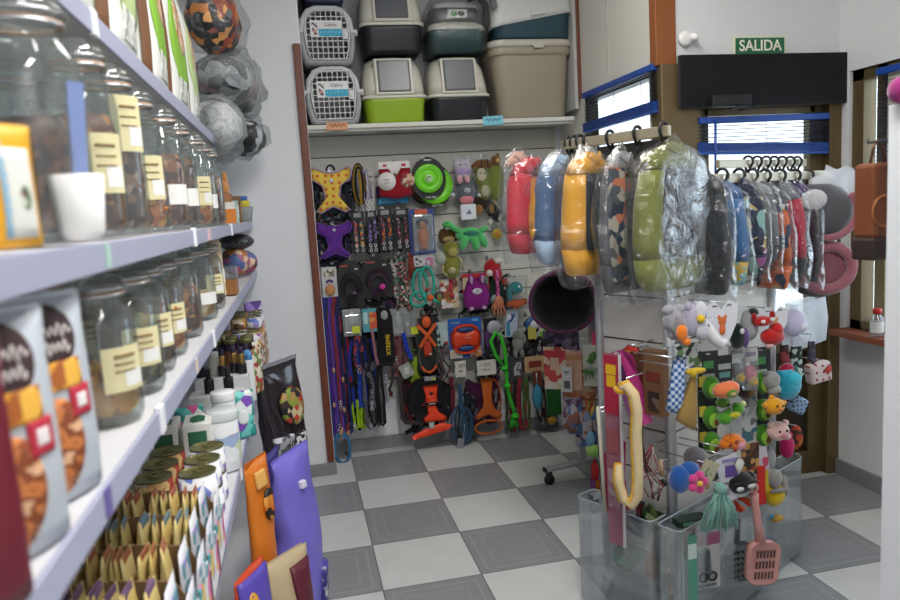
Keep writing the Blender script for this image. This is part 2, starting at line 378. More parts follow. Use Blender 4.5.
# blinds
BLUE = M('1f4a9e', .4); BLUED = M('16325e', .45)
def blind(label, w, loc, rot, nsl, z0, drop, tilt, stack):
    t = thing('venetian_blind', label, 'blind', loc, rot)
    G().box((0, 0, 0), (w, .03, .03)).build('head_rail', BLUE, t, bevel=.003)
    for i in range(nsl):
        z = -.03-(z0)*i
        G().add([(-w/2, -.012, z), (w/2, -.012, z), (w/2, .012, z+.006), (-w/2, .012, z+.006), (-w/2, -.012, z+.001), (w/2, -.012, z+.001), (w/2, .012, z+.007), (-w/2, .012, z+.007)], [(0, 3, 2, 1), (4, 5, 6, 7), (0, 1, 5, 4), (2, 3, 7, 6), (1, 2, 6, 5), (0, 4, 7, 3)]).build('slat', BLUED, t)
    g = G()
    for i in range(7): g.box((0, 0, -drop-.0055*i), (w, .03, .004), 0, RY(tilt))
    g.box((0, 0, -drop-.044), (w, .026, .014), 0, RY(tilt)); g.build('bottom_rail', BLUE, t, bevel=.001, label='raised slats stacked on the bottom rail')
    for x in (-w*.36, 0, w*.36): G().tube([(x, -.014, 0), (x, -.014, -drop-.04)], .0012, 5).build('ladder_cord', BLUED, t)
    return t
a = hit(583, 99, (XS-.03, 0, 0), (1, 0, 0)); c = hit(652, 63, (XS-.03, 0, 0), (1, 0, 0))
bl = blind('blue venetian blind half raised on the window beside the wooden column', abs(a.y-c.y)+.02, ((XS-.02), (a.y+c.y)/2, (a.z+c.z)/2), -PI/2, 8, .0185, .155, .0, 0)
a = hit(698, 120, (0, YD-.02, 0), (0, 1, 0)); c = hit(828, 117, (0, YD-.02, 0), (0, 1, 0))
bl = blind('blue venetian blind with a sagging bottom rail on the entrance door glass', c.x-a.x, ((a.x+c.x)/2, YD-.02, (a.z+c.z)/2), 0, 7, .017, .115, .035, 0)
G().tube([(-.27, -.022, 0), (-.275, -.024, -.3)], .006, 8).build('tilt_wand', BLUE, bl)
bl = blind('dark blue venetian blind lowered over the right hand window', 1.1, (XR-.02, -1.98, 1.96), -PI/2, 30, .018, .6, 0, 0)

# ------------------------------------------------------------------ light
wd = bpy.data.worlds.new('World'); SC.world = wd; wd.use_nodes = True; nt = wd.node_tree
bg = nt.nodes['Background']; bg.inputs[0].default_value = (.80, .90, 1.0, 1); bg.inputs[1].default_value = 5.2
def area(name, loc, size, power, rot=(0, 0, 0), col=(1, 1, 1)):
    l = bpy.data.lights.new(name, 'AREA'); l.shape = 'RECTANGLE'; l.size, l.size_y = size; l.energy = power; l.color = col
    o = bpy.data.objects.new(name, l); COL.objects.link(o); o.location = loc; o.rotation_euler = rot; return o
area('ceiling_lamp', (.25, -3.3, 2.97), (1.2, .3), 48, (0, 0, PI/2), (1, .975, .94))
area('ceiling_lamp', (.75, -1.75, 2.97), (1.2, .3), 16, (0, 0, PI/2), (1, .975, .94))
area('ceiling_lamp', (.6, -5.2, 2.97), (1.2, .3), 30, (0, 0, PI/2), (1, .975, .94))
def portal(loc, size, rot):
    o = area('daylight_portal', loc, size, 1, rot); o.data.cycles.is_portal = True
portal((2.0, YD+.1, 1.3), (.58, 1.1), (PI/2, 0, PI))
portal((XR+.1, -1.9, 1.38), (1.4, 1.4), (0, PI/2, 0))
portal((XS+.1, -.66, 1.5), (1.2, 1.0), (0, PI/2, 0))
# ------------------------------------------------------------------ alcove: shelf, slatwall, carriers
def W(x0, y0, x1, y1, off=.09):
    """box of pixels on the alcove wall, a given distance in front of the slats -> centre, width, height"""
    y = .088-off; P = (0, y, 0); n = (0, 1, 0); xm, ym = (x0+x1)/2, (y0+y1)/2
    c = hit(xm, ym, P, n); w = (hit(x1, ym, P, n)-hit(x0, ym, P, n)).length; h = (hit(xm, y0, P, n)-hit(xm, y1, P, n)).length
    return c, w, h
s = thing('wall_shelf', 'long white wall shelf carrying the pet carriers and litter boxes', 'shelf', (.655, (YS+YW)/2, 1.945))
G().box((0, 0, 0), (1.545, YW-YS-.004, .024)).build('shelf_board', M('d2d1c8', .5), s, bevel=.003)
G().box((0, -.15, -.016), (1.545, .014, .022)).build('front_rail', M('b9b8ae', .55), s, bevel=.002)
def price_card(label, px, py, hx, txt, w=.10, h=.045, rz=0):
    P = hit(px, py, (0, YS-.006, 0), (0, 1, 0)); t = thing('shelf_label', label, 'label', P)
    G().box((0, 0, 0), (w, .003, h), 0, RY(rz)).build('paper', M(hx, .8), t)
    g = G(); L = 60; g.tube([(-w*.36+w*.72*i/L, -.002, .004+.006*math.sin(i*.9)+.005*math.sin(i*.37)) for i in range(L+1)], .0012, 4, 0, False, RY(rz)); g.build('handwriting', M('8a4a28' if hx[0] == 'd' else '2a5a70', .8), t)
price_card('salmon paper label with handwriting on the front edge of the long white wall shelf', 337, 126, 'd9a07c', 'Transport', .115, .042)
price_card('light blue paper label with handwriting on the front edge of the long white wall shelf', 493, 120.5, '7fc4d6', 'Areneros', .118, .05, -.04)
sw = thing('slatwall', 'cream slatted display wall with the hooks of the alcove', 'slatwall', (.66, .1, 0))
g = G()
for i in range(13): g.box((0, 0, 1.868-i*.124), (1.53, .018, .118))
g.box((0, .006, 1.13), (1.53, .006, 1.6), 1)
g.build('slat_board', [M('cccbc2', .5, 0, .04), M('6e6c66', .8)], sw, bevel=.002)
HOOKS = []
def hook(x, z, L=.12):
    if len(HOOKS) < 95: HOOKS.append(G().tube([(x-.66, -.008, z), (x-.66, -.008-L, z), (x-.66, -.016-L, z+.012)], .0028, 6).box((x-.66, -.010, z), (.016, .004, .03)).build('hook', CHROME, sw))
for px, py in ((312, 192), (314, 221), (316, 246), (398, 254), (447, 265), (423, 374)):
    p = hit(px, py, (0, .09, 0), (0, 1, 0)); hook(p.x, p.z, .10)

def oct_ring(w, h, y, z0=0, k=.28):
    a, b = w/2, h/2
    pts = [(a, -b*.30), (a*1.0, b*.1), (a*.93, b*.55), (a*.70, b*.88), (a*.4, b), (-a*.4, b), (-a*.70, b*.88), (-a*.93, b*.55), (-a, b*.1), (-a, -b*.30), (-a*.94, -b*.62), (-a*.86, -b*.92), (-a*.72, -b), (a*.72, -b), (a*.86, -b*.92), (a*.94, -b*.62)]
    return [(x, y, z0+z) for x, z in pts]
def carrier(label, loc, w, h, d, rz, up, lo, doorc, card=True):
    t = thing('pet_carrier', label, 'pet carrier', loc, rz); z0 = h/2
    prof = [(.80, .86, d), (.97, .97, d-.03), (1, 1, .03), (.98, .98, .012), (.93, .93, 0), (.80, .82, .004), (.78, .80, .05)]
    rg = [oct_ring(w*a, h*b, y, z0) for a, b, y in prof]
    upr = [[r[i] for i in range(1, 9)] for r in rg]; lor = [[r[i % 16] for i in range(8, 18)] for r in rg]
    G().loft(upr, 0, True, (False, False), False).build('upper_shell', up, t)
    G().loft(lor, 0, True, (False, False), False).build('lower_shell', lo, t)
    G().loft([oct_ring(w*.80, h*.86, d-.001, z0), oct_ring(w*.79, h*.85, d-.004, z0)], 0, False).build('rear_panel', lo, t)
    g = G()
    for sx in (-1, 1): g.box((sx*w*.5, .05, z0+h*.06), (.022, .09, .02))
    g.build('rim_flange', up, t, bevel=.003)
    for sx in (-1, 1): G().box((sx*w*.52, .03, z0+h*.05), (.018, .03, .034)).build('side_latch', up, t, bevel=.004)
    g = G(); a, b = w*.79, h*.80
    n = 9
    def hw(z): q = z/(b/2); return a/2*(.78 if abs(q) > .93 else .86 if abs(q) > .7 else .96 if abs(q) > .45 else 1.0)
    for i in range(n):
        x = -a/2*.92+i*(a*.92)/(n-1); zz = b/2 if abs(x) < a*.38 else b*.36 if abs(x) < a*.43 else b*.24
        g.box((x, .004, z0), (.0042, .004, zz*2))
    for j in range(9):
        z = -b/2+j*b/8; g.box((0, .002, z0+z), (2*hw(z), .004, .0042))
    fr = [(-a*.39, -b/2), (a*.39, -b/2), (a*.46, -b*.3), (a/2, 0), (a*.46, b*.3), (a*.39, b/2), (-a*.39, b/2), (-a*.46, b*.3), (-a/2, 0), (-a*.46, -b*.3)]
    g.tube([(x, .0, z0+z) for x, z in fr], .004, 6, 0, True)
    dd = g.build('door', M(doorc, .4), t)
    G().box((a*.40, -.006, z0+.0), (.03, .012, .05)).box((a*.40, -.012, z0), (.014, .01, .02)).build('latch', M(doorc, .45), dd, bevel=.002)
    if card:
        c = G().box((-.005, -.004, z0+b*.12), (a*.70, .002, b*.34), 0).box((.02, -.0055, z0+b*.04), (a*.54, .002, b*.15), 1).box((-a*.27, -.0055, z0+b*.12), (a*.12, .0015, b*.25), 2).build('label_card', [M('e6e6e6', .6), M('3aa7c6', .6), PR(['e6e6e6', '555555', 'c08a80', 'dddddd'], 90)], t)
        writing('Cabrio', .024, M('50505a', .6), c, (.02, -.006, z0+b*.20))
        for q in range(6): G().tube([(.02+a*(-.22+.085*q)+.004*math.cos(k), -.007, z0+b*.04+.006*math.sin(k)) for k in (.3, 1.2, 2.1, 3.0, 3.9)], .0013, 4).build('pictogram', M('bfe6f2', .6), c)
    return t
def base_at(x0, x1, yb, y=-.215):
    a = hit(x0, yb, (0, y, 0), (0, 1, 0)); b = hit(x1, yb, (0, y, 0), (0, 1, 0)); return (a+b)/2, (b-a).length
CW = M('c6c7c8', .4); CG = M('9b9da0', .45)
ZS = 1.958
p, w = base_at(307, 364, 122)
ca = carrier('white and grey pet carrier standing on the wall shelf, lowest of its stack', (p.x, -.215, ZS), w*.98, .315, .30, .0, CW, CG, 'd6d7d8')
p, w = base_at(302, 357, 67)
dup(ca, (p.x-.0, -.215, ZS+.316), .03, 'white and grey pet carrier in the middle of its stack on the wall shelf')
p, w = base_at(304, 348, 20)
carrier('navy blue pet carrier on top of its stack, cut off by the upper edge', (p.x, -.215, ZS+.634), w*1.0, .30, .29, .02, M('22284e', .4), M('1b2044', .4), 'c9cacc', False)

CREAM = M('cdcbbd', .35); 
def rr3(w, d, r, z, oy=0, n=5, dz=None): return [(x, y+oy, z+(dz(x, y) if dz else 0)) for x, y in rrect(w, d, r, n)]
def litter(label, loc, w, h, d, basem, hoodm, flapm, rz=0, wrap=False):
    t = thing('covered_litter_box', label, 'litter box', loc, rz); y0 = d/2; bh = h*.35
    G().loft([rr3(w*.86, d*.9, .04, 0, y0), rr3(w*.90, d*.93, .05, .012, y0), rr3(w*.97, d*.98, .06, bh*.9, y0), rr3(w, d, .06, bh, y0)], 0).build('base_tray', basem, t)
    G().loft([rr3(w*1.03, d*1.01, .05, bh, y0), rr3(w*1.04, d*1.01, .05, bh+.012, y0), rr3(w*1.0, d*.99, .06, bh+.02, y0)], 0).build('rim', hoodm, t)
    hh = h-bh
    G().loft([rr3(w*.985, d*.97, .06, bh+.015, y0), rr3(w*.96, d*.95, .07, bh+hh*.35, y0+.008), rr3(w*.90, d*.9, .08, bh+hh*.68, y0+.02), rr3(w*.80, d*.80, .09, bh+hh*.88, y0+.036), rr3(w*.62, d*.66, .09, bh+hh*.975, y0+.05), rr3(w*.4, d*.5, .07, h, y0+.055)], 0).build('hood', hoodm, t)
    a = w*.52; zb, zt = bh+hh*.10, bh+hh*.86; sl = math.atan2(.034, zt-zb)
    X = T(0, -.001, zb) @ RX(-sl); L = zt-zb+.005
    g = G().box((0, 0, L/2), (a*1.16, .016, L*1.07), 0, X); fr = g.build('door_frame', hoodm, t, bevel=.008)
    fl = G().box((0, -.010, L/2), (a*.98, .006, L*.93), 0, X).build('door_flap', M('55585a', .5), t, bevel=.004)
    G().box((0, -.014, L/2), (a*.86, .003, L*.84), 0, X).build('flap_window', flapm, fl)
    if wrap: G().loft([rr3(w*1.07, d*1.0, .06, -.0+.004, y0), rr3(w*1.1, d*1.02, .06, bh, y0), rr3(w*1.02, d*1.0, .08, bh+hh*.6, y0+.005), rr3(w*.6, d*.7, .08, h*1.02, y0+.03)], 0).build('shrink_wrap', FILMT, t, jit=.006, jsc=12)
    return t
GREYF = M('6f7375', .3); 
p, w = base_at(364, 431, 121.5, -.21)
litter('cream hooded litter box with a lime green tray', (p.x-.004, -.215, ZS), w*.95,   .378, .30, M('8fae22', .35), CREAM, GREYF)
p, w = base_at(430, 493, 120, -.21)
litter('cream hooded litter box with a black tray, standing directly on the wall shelf', (p.x, -.215, ZS), w*.95,   .374, .30, M('1c1f25', .4), CREAM, M('6a6e73', .35))
p, w = base_at(360, 425, 56, -.21)
litter('taller cream hooded litter box with a black tray, stacked on the lime green one', (p.x+.01, -.215, ZS+.382), w*.97, .40, .30, M('1b1d24', .4), CREAM, M('54585e', .35), -.02)
# teal box wrapped in film with a handle
p, w = base_at(425, 492, 54, -.21); w *= .86
t = thing('film_wrapped_litter_box', 'teal and white litter box wrapped in film with a black carry handle', 'litter box', (p.x+.005, -.215, ZS+.382), .0)
G().loft([rr3(w*.86, .27, .05, 0, .15), rr3(w*.98, .3, .06, .10, .15), rr3(w, .3, .06, .115, .15)], 0).build('base_tray', M('1d4a4e', .4), t)
G().loft([rr3(w*1.02, .3, .06, .115, .15), rr3(w*.98, .29, .07, .14, .15), rr3(w*.80, .24, .08, .17, .16)], 0).build('hood', CREAM, t)
G().loft([rr3(w*.80, .25, .06, .165, .14), rr3(w*.84, .26, .06, .19, .14), rr3(w*.80, .25, .06, .235, .14)], 0).build('top_drawer', M('5d6062', .35), t)
G().loft([rr3(w*.82, .255, .06, .235, .14), rr3(w*.78, .24, .07, .262, .14), rr3(w*.6, .2, .07, .272, .14)], 0).build('top_cover', M('c5c6c4', .4), t)
g = G().strap([(w*.16, -.012, .27), (w*.34, -.02, .285), (w*.47, -.02, .24), (w*.50, -.012, .16), (w*.49, -.005, .13)], .035, .01, 0, (0, -1, .3)); g.build('carry_handle', M('26282b', .4), t)
G().box((0, .006, .2), (.11, .004, .045), 0).ell((-.02, .003, .2), (.018, .003, .015), 1).ell((.02, .003, .2), (.02, .003, .014), 2).build('sticker', [M('d8dad6'), M('4c8a48'), M('303234')], t)
G().loft([rr3(w*1.0, .31, .06, .0, .145), rr3(w*1.1, .33, .06, .11, .145), rr3(w*1.06, .32, .08, .2, .145), rr3(w*.86, .28, .08, .29, .145), rr3(w*.5, .2, .06, .295, .15)], 0).build('shrink_wrap', FILMT, t, jit=.008, jsc=11)
# beige storage container
p, w = base_at(490, 577, 114, -.21); w *= .95
BEI = M('a29885', .4); LIDW = M('c6c2b6', .4)
t = thing('storage_container', 'large beige feed container with a clip lid standing on the wall shelf', 'container', (p.x+.006, -.215, ZS))
G().loft([rr3(w*.78, .25, .05, 0, .15), rr3(w*.82, .27, .06, .014, .15), rr3(w*.92, .3, .07, .35, .15), rr3(w*.95, .305, .07, .375, .15)], 0).build('bin_body', BEI, t)
G().loft([rr3(w*.97, .31, .07, .352, .15), rr3(w*.98, .315, .07, .367, .15), rr3(w*.98, .315, .07, .392, .15), rr3(w*.96, .31, .07, .397, .15)], 0).build('bin_rim', BEI, t)
G().loft([rr3(w*1.0, .32, .07, .399, .15), rr3(w*1.01, .325, .07, .42, .15), rr3(w*.98, .31, .07, .436, .15), rr3(w*.9, .28, .07, .442, .15)], 0).build('lid', LIDW, t)
G().box((.03, -.014, .409), (.09, .016, .022)).box((.03, -.02, .395), (.06, .01, .02)).build('clip', LIDW, t, bevel=.005)
t = thing('open_litter_tray', 'petrol blue litter tray with a white sloping hood, stacked on the beige container', 'litter box', (p.x+.02, -.215, ZS+.448))
dz = lambda x, y: .105+.085*(x/w)
wb = w*.97
G().loft([rr3(wb*.88, .27, .05, 0, .15), rr3(wb*.92, .28, .05, .012, .15), [(x, y+.15, .06+.3*dz(x, y)) for x, y in rrect(wb*.95, .29, .06, 5)], [(x, y+.15, .01+dz(x, y)) for x, y in rrect(wb, .3, .06, 5)]], 0).build('base_tray', M('2a4a56', .4), t)
G().loft([[(x, y+.15, dz(x, y)-.004) for x, y in rrect(wb*1.03, .315, .06, 5)], [(x, y+.15, dz(x, y)+.02) for x, y in rrect(wb*1.03, .315, .06, 5)], [(x, y+.155, .26+.05*x) for x, y in rrect(wb*.95, .29, .07, 5)], [(x, y+.16, .38) for x, y in rrect(wb*.8, .24, .07, 5)], [(x, y+.16, .40) for x, y in rrect(wb*.6, .18, .06, 5)]], 0).build('hood', M('d6d6d4', .4), t)
G().box((.045, -.012, .128), (.09, .018, .03), 0, RY(-.17)).build('clip', M('d6d6d4', .4), t, bevel=.005)
G().strap([(-w*.46, -.018, .16), (-w*.50, -.024, .26), (-w*.46, -.02, .36)], .03, .012, 0, (0, -1, 0)).build('carry_handle', M('6a6c6e', .45), t)
# ------------------------------------------------------------------ left gondola
XF = -.4386
gd = thing('shelf_gondola', 'long white shop gondola along the left wall with four shelves', 'shelving', (-.62, -2.75, 0))
LAV = M('a6a9c0', .45); SHW = M('d0d0d4', .45)
for z, h, nm in ((1.776, .036, 'top'), (1.424, .034, 'jar'), (1.166, .036, 'lower'), (.705, .036, 'base')):
    y0, y1 = -5.2, -.26; xo = -.062 if nm == 'top' else 0
    G().box((xo/2, (y0+y1)/2+2.75, z+h-.012), (.355+xo, y1-y0, .02)).build('shelf', SHW, gd, bevel=.002)
    G().box((.1795+xo, (y0+y1)/2+2.75, z+h/2), (.006, y1-y0, h)).build('price_rail', LAV, gd, bevel=.0015)
G().box((.119, -3.0+2.75, 1.794), (.010, .03, .042)).build('rail_end_clip', M('eef0f4', .4), gd, bevel=.002)
for z, ys in ( (1.442, (-2.577, -1.6)), (1.186, (-3.148, -2.42)), (.725, (-2.1,))):
    for y in ys: G().box((.181, y+2.75, z), (.010, .03, .042)).build('rail_end_clip', M('eef0f4', .4), gd, bevel=.002)
for y, z, hx in ((-3.35, 1.442, 'a9c8c0'), (-3.47, 1.186, '6a5c9a'), (-2.3, 1.442, 'd8b8b8'), (-2.75, 1.186, 'e0c8b8')):
    G().box((.1835, y+2.75, z), (.002, .022 if hx != 'd8b8b8' else .06, .03)).build('price_ticket', M(hx, .6), gd)
for y in (-4.4, -3.16, -2.0, -.30): G().box((-.165, y+2.75, 1.2), (.03, .05, 2.4)).build('upright', SHW, gd, bevel=.002)
G().box((-.165, 0, 1.3), (.012, 4.9, 2.3)).build('back_panel', M('cdd0d4', .5), gd)
G().box((0, 0, .05), (.34, 4.9, .10)).build('kick_plate', SHW, gd)
# ------------------------------------------------------------------ white unit at the right edge
u_ = thing('display_unit', 'white side panel of a shop unit at the right edge', 'shop unit', (1.10, -3.38, 0))
g = G().box((-.24, 0, .805), (.022, .5, 1.61)).box((.24, 0, .805), (.022, .5, 1.61)); g.build('side_panel', M('dcdfe4', .5), u_, bevel=.002)
for z in (.06, .45, .85, 1.25, 1.58): G().box((0, 0, z), (.46, .48, .02)).build('shelf', M('dcdfe4', .5), u_)
# ------------------------------------------------------------------ bags
def bagpt(w, h, t, u, v, sg, k=2.4, bot=.75, tap=.0):
    p = (bot+(1-bot)*min(1, v*4))*max(0, 1-v**4)**.7+.03
    return (u*w/2*(1-.05*math.sin(PI*v))*(1-tap*v), -sg*(t/2)*p*max(0, 1-abs(u)**k)**.6, v*h)
def bagmesh(w, h, t, m=0, nu=12, nv=12, **k):
    g = G(); rings = []
    for j in range(nv+1):
        v = j/nv; r = [bagpt(w, h, t, -1+2*i/nu, v, 1, **k) for i in range(nu+1)]+[bagpt(w, h, t, 1-2*i/nu, v, -1, **k) for i in range(1, nu)]
        rings.append(r)
    g.loft(rings, m); return g
def patch(w, h, t, u0, v0, u1, v1, m=0, off=.0012, g=None, shape='r', n=8, **k):
    g = g or G(); vs = []; nn = n
    for j in range(nn+1):
        for i in range(nn+1):
            a, b = -1+2*i/nn, -1+2*j/nn
            if shape == 'e':
                q = max(abs(a), abs(b)); L = math.hypot(a, b)
                if L > 0: a, b = a/L*q, b/L*q
            u = (u0+u1)/2+a*(u1-u0)/2; v = (v0+v1)/2+b*(v1-v0)/2
            x, y, z = bagpt(w, h, t, u, v, 1, **k); vs.append((x, y-off, z))
    for j in range(nn+1):
        for i in range(nn+1):
            x, y, z = vs[j*(nn+1)+i]; vs.append((x, y+off*.9, z))
    W_ = nn+1; B = W_*W_
    fs = [(j*W_+i, j*W_+i+1, (j+1)*W_+i+1, (j+1)*W_+i) for j in range(nn) for i in range(nn)]
    edge = [i for i in range(W_)]+[j*W_+nn for j in range(1, W_)]+[nn*W_+i for i in range(nn-1, -1, -1)]+[j*W_ for j in range(nn-1, 0, -1)]
    fs += [(edge[q], B+edge[q], B+edge[(q+1) % len(edge)], edge[(q+1) % len(edge)]) for q in range(len(edge))]
    return g.add(vs, fs, m, True)
def scrib(g, x0, x1, z, y, a, m=0, r=.0012, turns=6):
    L = 8*turns; g.tube([(x0+(x1-x0)*i/L, y, z+a*math.sin(2*PI*turns*i/L)*(1 if (i//8) % 3 else 1.7)) for i in range(L+1)], r, 4, m)
def sack(name, label, cat, loc, rot, w, h, t, mat, patches=(), jit=.0, jsc=6, group=None, seam=None, **k):
    r = thing(name, label, cat, loc, rot, group)
    bagmesh(w, h, t, **k).build('bag_body', mat, r, jit=jit, jsc=jsc) if not jit else bagmesh(w, h, t, 0, 18, 20, **k).build('bag_body', mat, r, jit=jit, jsc=jsc)
    for nm, u0, v0, u1, v1, m, sh in patches:
        patch(w, h, t, u0, v0, u1, v1, 0, .0012+jit*1.1, None, sh, **k).build(nm, m, r)
    if seam: G().box((0, 0, h-.006), (w*.93, .003, .018)).build('top_seam', seam, r)
    return r
# ------------------------------------------------------------------ jars
JL = M('dcd3a6', .6); JW = M('e6e6e2', .6)
FILLS = [PR(['6a3a20', '8a5028', 'b87838', '4a2818'], 70), PR(['b8863e', 'd8a860', '8a5a2a', 'c89048'], 60), PR(['3a241a', '5a3826', '2a1a14', '744a30'], 75), PR(['c8783a', 'e0a050', '5a3020', 'a85a28'], 55), PR(['d8b888', 'c89a60', 'e8d0a8', 'a87848'], 50), PR(['7a6a40', '4a5a34', '96804a', '3a3424'], 65), PR(['5a4038', '8a6a58', 'b09080', '3a2a26'], 60)]
FN = ['brown dried chews', 'golden chew strips', 'dark brown meat cubes', 'orange treat biscuits', 'pale chew bones', 'olive green treats', 'greyish meat snacks']
def jarparts(t, r, h, lab, z0=0, hook_=True):
    prof = [(r*.90, 0), (r, .012), (r, h*.66), (r*.93, h*.74), (r*.74, h*.80), (r*.72, h*.84), (r*.78, h*.85), (r*.78, h*.872)]
    G().lathe(prof, 22, 0, None, (True, False)).build('glass_body', JARG, t)
    G().lathe([(r*.80, h*.876), (r*.82, h*.89), (r*.82, h*.93), (r*.7, h*.965), (r*.36, h*.985), (r*.36, h)], 22).build('glass_lid', JARG, t)
    G().torus((0, 0, h*.862), r*.80, .0022, 0, None, 20, 6, 'z').torus((0, 0, h*.905), r*.84, .0016, 0, None, 20, 6, 'z').build('wire_clamp', CHROME, t)
    G().torus((0, 0, h*.874), r*.76, .003, 0, None, 20, 6, 'z').build('rubber_seal', M('c9a48a', .6), t)
    if lab is not None:
        a0, hw, z1, z2, m = lab; g = G(); n = 8; R = r+.0012
        ring = lambda z, R: [(R*math.sin(a0+hw*(2*i/n-1)), -R*math.cos(a0+hw*(2*i/n-1)), z) for i in range(n+1)]
        f, b = ring(0, R), ring(0, r+.0004)
        loop = lambda z: [(x, y, z) for x, y, _ in f]+[(x, y, z) for x, y, _ in b[::-1]]
        L = g.loft([loop(h*z1), loop(h*z2)], 0, False).build('paper_label', m, t)
        g = G()
        for q, zz in enumerate((.8, .62, .46)):
            if m is JL: g.tube([(x, y, h*(z1+(z2-z1)*zz)) for x, y, _ in ring(0, R+.0004)[2:-2]], .0014 if q else .0022, 4)
        if m is JL:
            g.build('printed_lines', M('8a7248', .7), L)
            a1 = a0+.25; rg = [(R*1.012*math.sin(a1+.3*(2*i/4-1)), -R*1.012*math.cos(a1+.3*(2*i/4-1))) for i in range(5)]
            G().loft([[(x, y, h*(z1+.1*(z2-z1))) for x, y in rg]+[(x*.995, y*.995, h*(z1+.1*(z2-z1))) for x, y in rg[::-1]], [(x, y, h*(z1+.45*(z2-z1))) for x, y in rg]+[(x*.995, y*.995, h*(z1+.45*(z2-z1))) for x, y in rg[::-1]]], 0, False).build('price_sticker', JW, L)
def treats(label, loc, r, h, k):
    g = G()
    if k in (1, 3, 4):
        for i in range(26):
            a, q = rnd(0, 2*PI), math.sqrt(rnd(.05, 1))*r*.66; z = .03+rnd(0, 1)*(h-.05)
            X = T(q*math.cos(a), q*math.sin(a), z) @ RZ(rnd(0, 6)) @ RX(rnd(-1.2, 1.2)); g.ell((0, 0, 0), (r*.20, r*.17, rnd(.022, .03)), 0, X, 7, 5)
        g.lathe([(r*.70, .006), (r*.86, .016), (r*.86, h*.55), (r*.5, h*.72)], 16)
    else:
        n = 10; g.lathe([(r*.70, .006), (r*.9, .016)]+[(r*.9, .016+(h-.03)*i/n) for i in range(1, n)]+[(r*.75, h-.004), (r*.3, h)], 18)
    o = g.build('dog_treats', [FILLS[k]], loc=loc, jit=.004, jsc=45, kind='stuff'); tag(o, label, 'treats'); return o
def jar_row(z, x, ys, r, h, rowname, fills, labs, fh):
    for i, y in enumerate(ys):
        k = fills[i % len(fills)]; nm = ORD[i]
        xx = x+rnd(-.006, .006)
        t = thing('storage_jar', '%s nearest jar in the %s, holding %s' % (nm, rowname, FN[k]), 'jar', (xx, y, z), rnd(-.15, .15), 'clip jars of treats')
        jarparts(t, r*(1.25 if r == .048 and i == 0 else 1), h, labs[i % len(labs)])
        treats('%s in the %s nearest jar of the %s' % (FN[k], nm, rowname), (xx, y, z+.004), r, h*fh[i % len(fh)], k)
L1 = (.75, .62, .22, .52, JL); L2 = (.8, .6, .48, .80, JL); L3 = (.75, .55, .2, .36, JW)
ZU, ZL = 1.461, 1.205
jar_row(ZU, -.508, [-3.33, -3.10, -2.93, -2.71, -2.47, -2.22, -1.95, -1.72, -1.5], .048, .285, 'upper shelf front row', [2, 0, 6, 3, 0, 2, 3, 5, 0], [None, L1, L2, L1, L3, L3, L1, L3, None], [.5, .62, .55, .48, .6, .66, .55, .5, .6])
jar_row(ZU, -.64, [-3.26, -3.0, -2.80, -2.55, -2.3, -2.0, -1.7], .048, .28, 'upper shelf rear row', [0, 2, 3, 6, 0, 1, 2], [L1, None, L2, None, L1], [.6, .5, .62])
jar_row(ZL, -.505, [-3.19, -3.01, -2.84, -2.68, -2.44, -2.14, -1.9], .050, .206, 'lower shelf front row', [1, 5, 2, 3, 0, 4, 2, 0], [L1, L1, L1, L1, None, L3, L1, None], [.42, .6, .64, .55, .6, .5, .6, .5])
jar_row(ZL, -.63, [-3.42, -3.17, -3.0, -2.84, -2.66, -2.45, -2.2, -1.9], .050, .204, 'lower shelf rear row', [0, 4, 2, 6, 5, 1, 2, 3], [None, L1, None, L1], [.55, .6, .5])
# near packets of the upper jar shelf
sack('treat_packet', 'yellow and white treat packet standing nearest the camera on the upper jar shelf', 'treat packet', (-.466, -3.575, ZU), 1.05, .085, .108, .026, M('e2a41c', .4), [('white_panel', .0, .08, .72, .8, M('dfe0d8', .5), 'r'), ('blue_stripe', -.12, .08, .04, .9, M('8fb6cc', .5), 'r'), ('green_motif', .3, .3, .6, .5, PR(['5a7a50', 'c8ccb8', '7a3a40', '486a48'], 120), 'e')])
t = thing('card_holder', 'white paper cup shaped holder in front of the first upper jar', 'holder', (-.458, -3.36, ZU), .6)
G().lathe([(.021, 0), (.024, .01), (.029, .075), (.027, .075), (.022, .012)], 18).build('cup', M('e4e4e2', .6), t)
G().box((.0, .0, .10), (.018, .004, .16), 0, RY(.06)).build('blue_stick', M('7f92c4', .5), t)
# feed packets on the lower jar shelf
def front_pack(label, loc, rot, main, side, k):
    w, h, t_ = .125, .205, .05
    r = sack('feed_packet', label, 'treat packet', loc, rot, w, h, t_, main, [], seam=main)
    if k:
        patch(w, h, t_, -.55, .66, .5, .97, 0, .0015, None, 'e').build('brown_banner', M('3a2224', .5), r)
        g = G(); scrib(g, -.024, .018, h*.84, -t_*.40-.004, .004, 0, .0011, 5); scrib(g, -.018, .012, h*.76, -t_*.45-.004, .004, 0, .0011, 4); g.build('script_lettering', M('e6e0dc'), r)
        patch(w, h, t_, -.6, .55, .45, .69, 0, .0018).build('yellow_band', PR(['e0a028', 'd89018', 'a85a18', 'e8b040'], 50), r)
        patch(w, h, t_, .1, .40, .6, .55, 0, .0019).build('red_panel', M('b8243c', .5), r)
        patch(w, h, t_, .24, .44, .48, .51, 0, .0024).build('dog_mark', M('e8e0e0', .5), r)
        patch(w, h, t_, -.72, .04, .3, .52, 0, .0016, None, 'e').build('chicken_picture', PR(['b0602c', 'c87a3e', '8a4420', 'e0b088'], 45, 'blobs'), r)
    else:
        patch(w, h, t_, -.4, .3, .1, .42, 0, .0016, None, 'e').build('gold_mark', M('b08a4a', .5), r)
    return r
LG = M('b9c0c8', .4)
front_pack('deep red treat packet cut off by the left edge on the lower jar shelf', (-.468, -3.735, ZL), 1.1, M('6a1428', .4), None, 0)
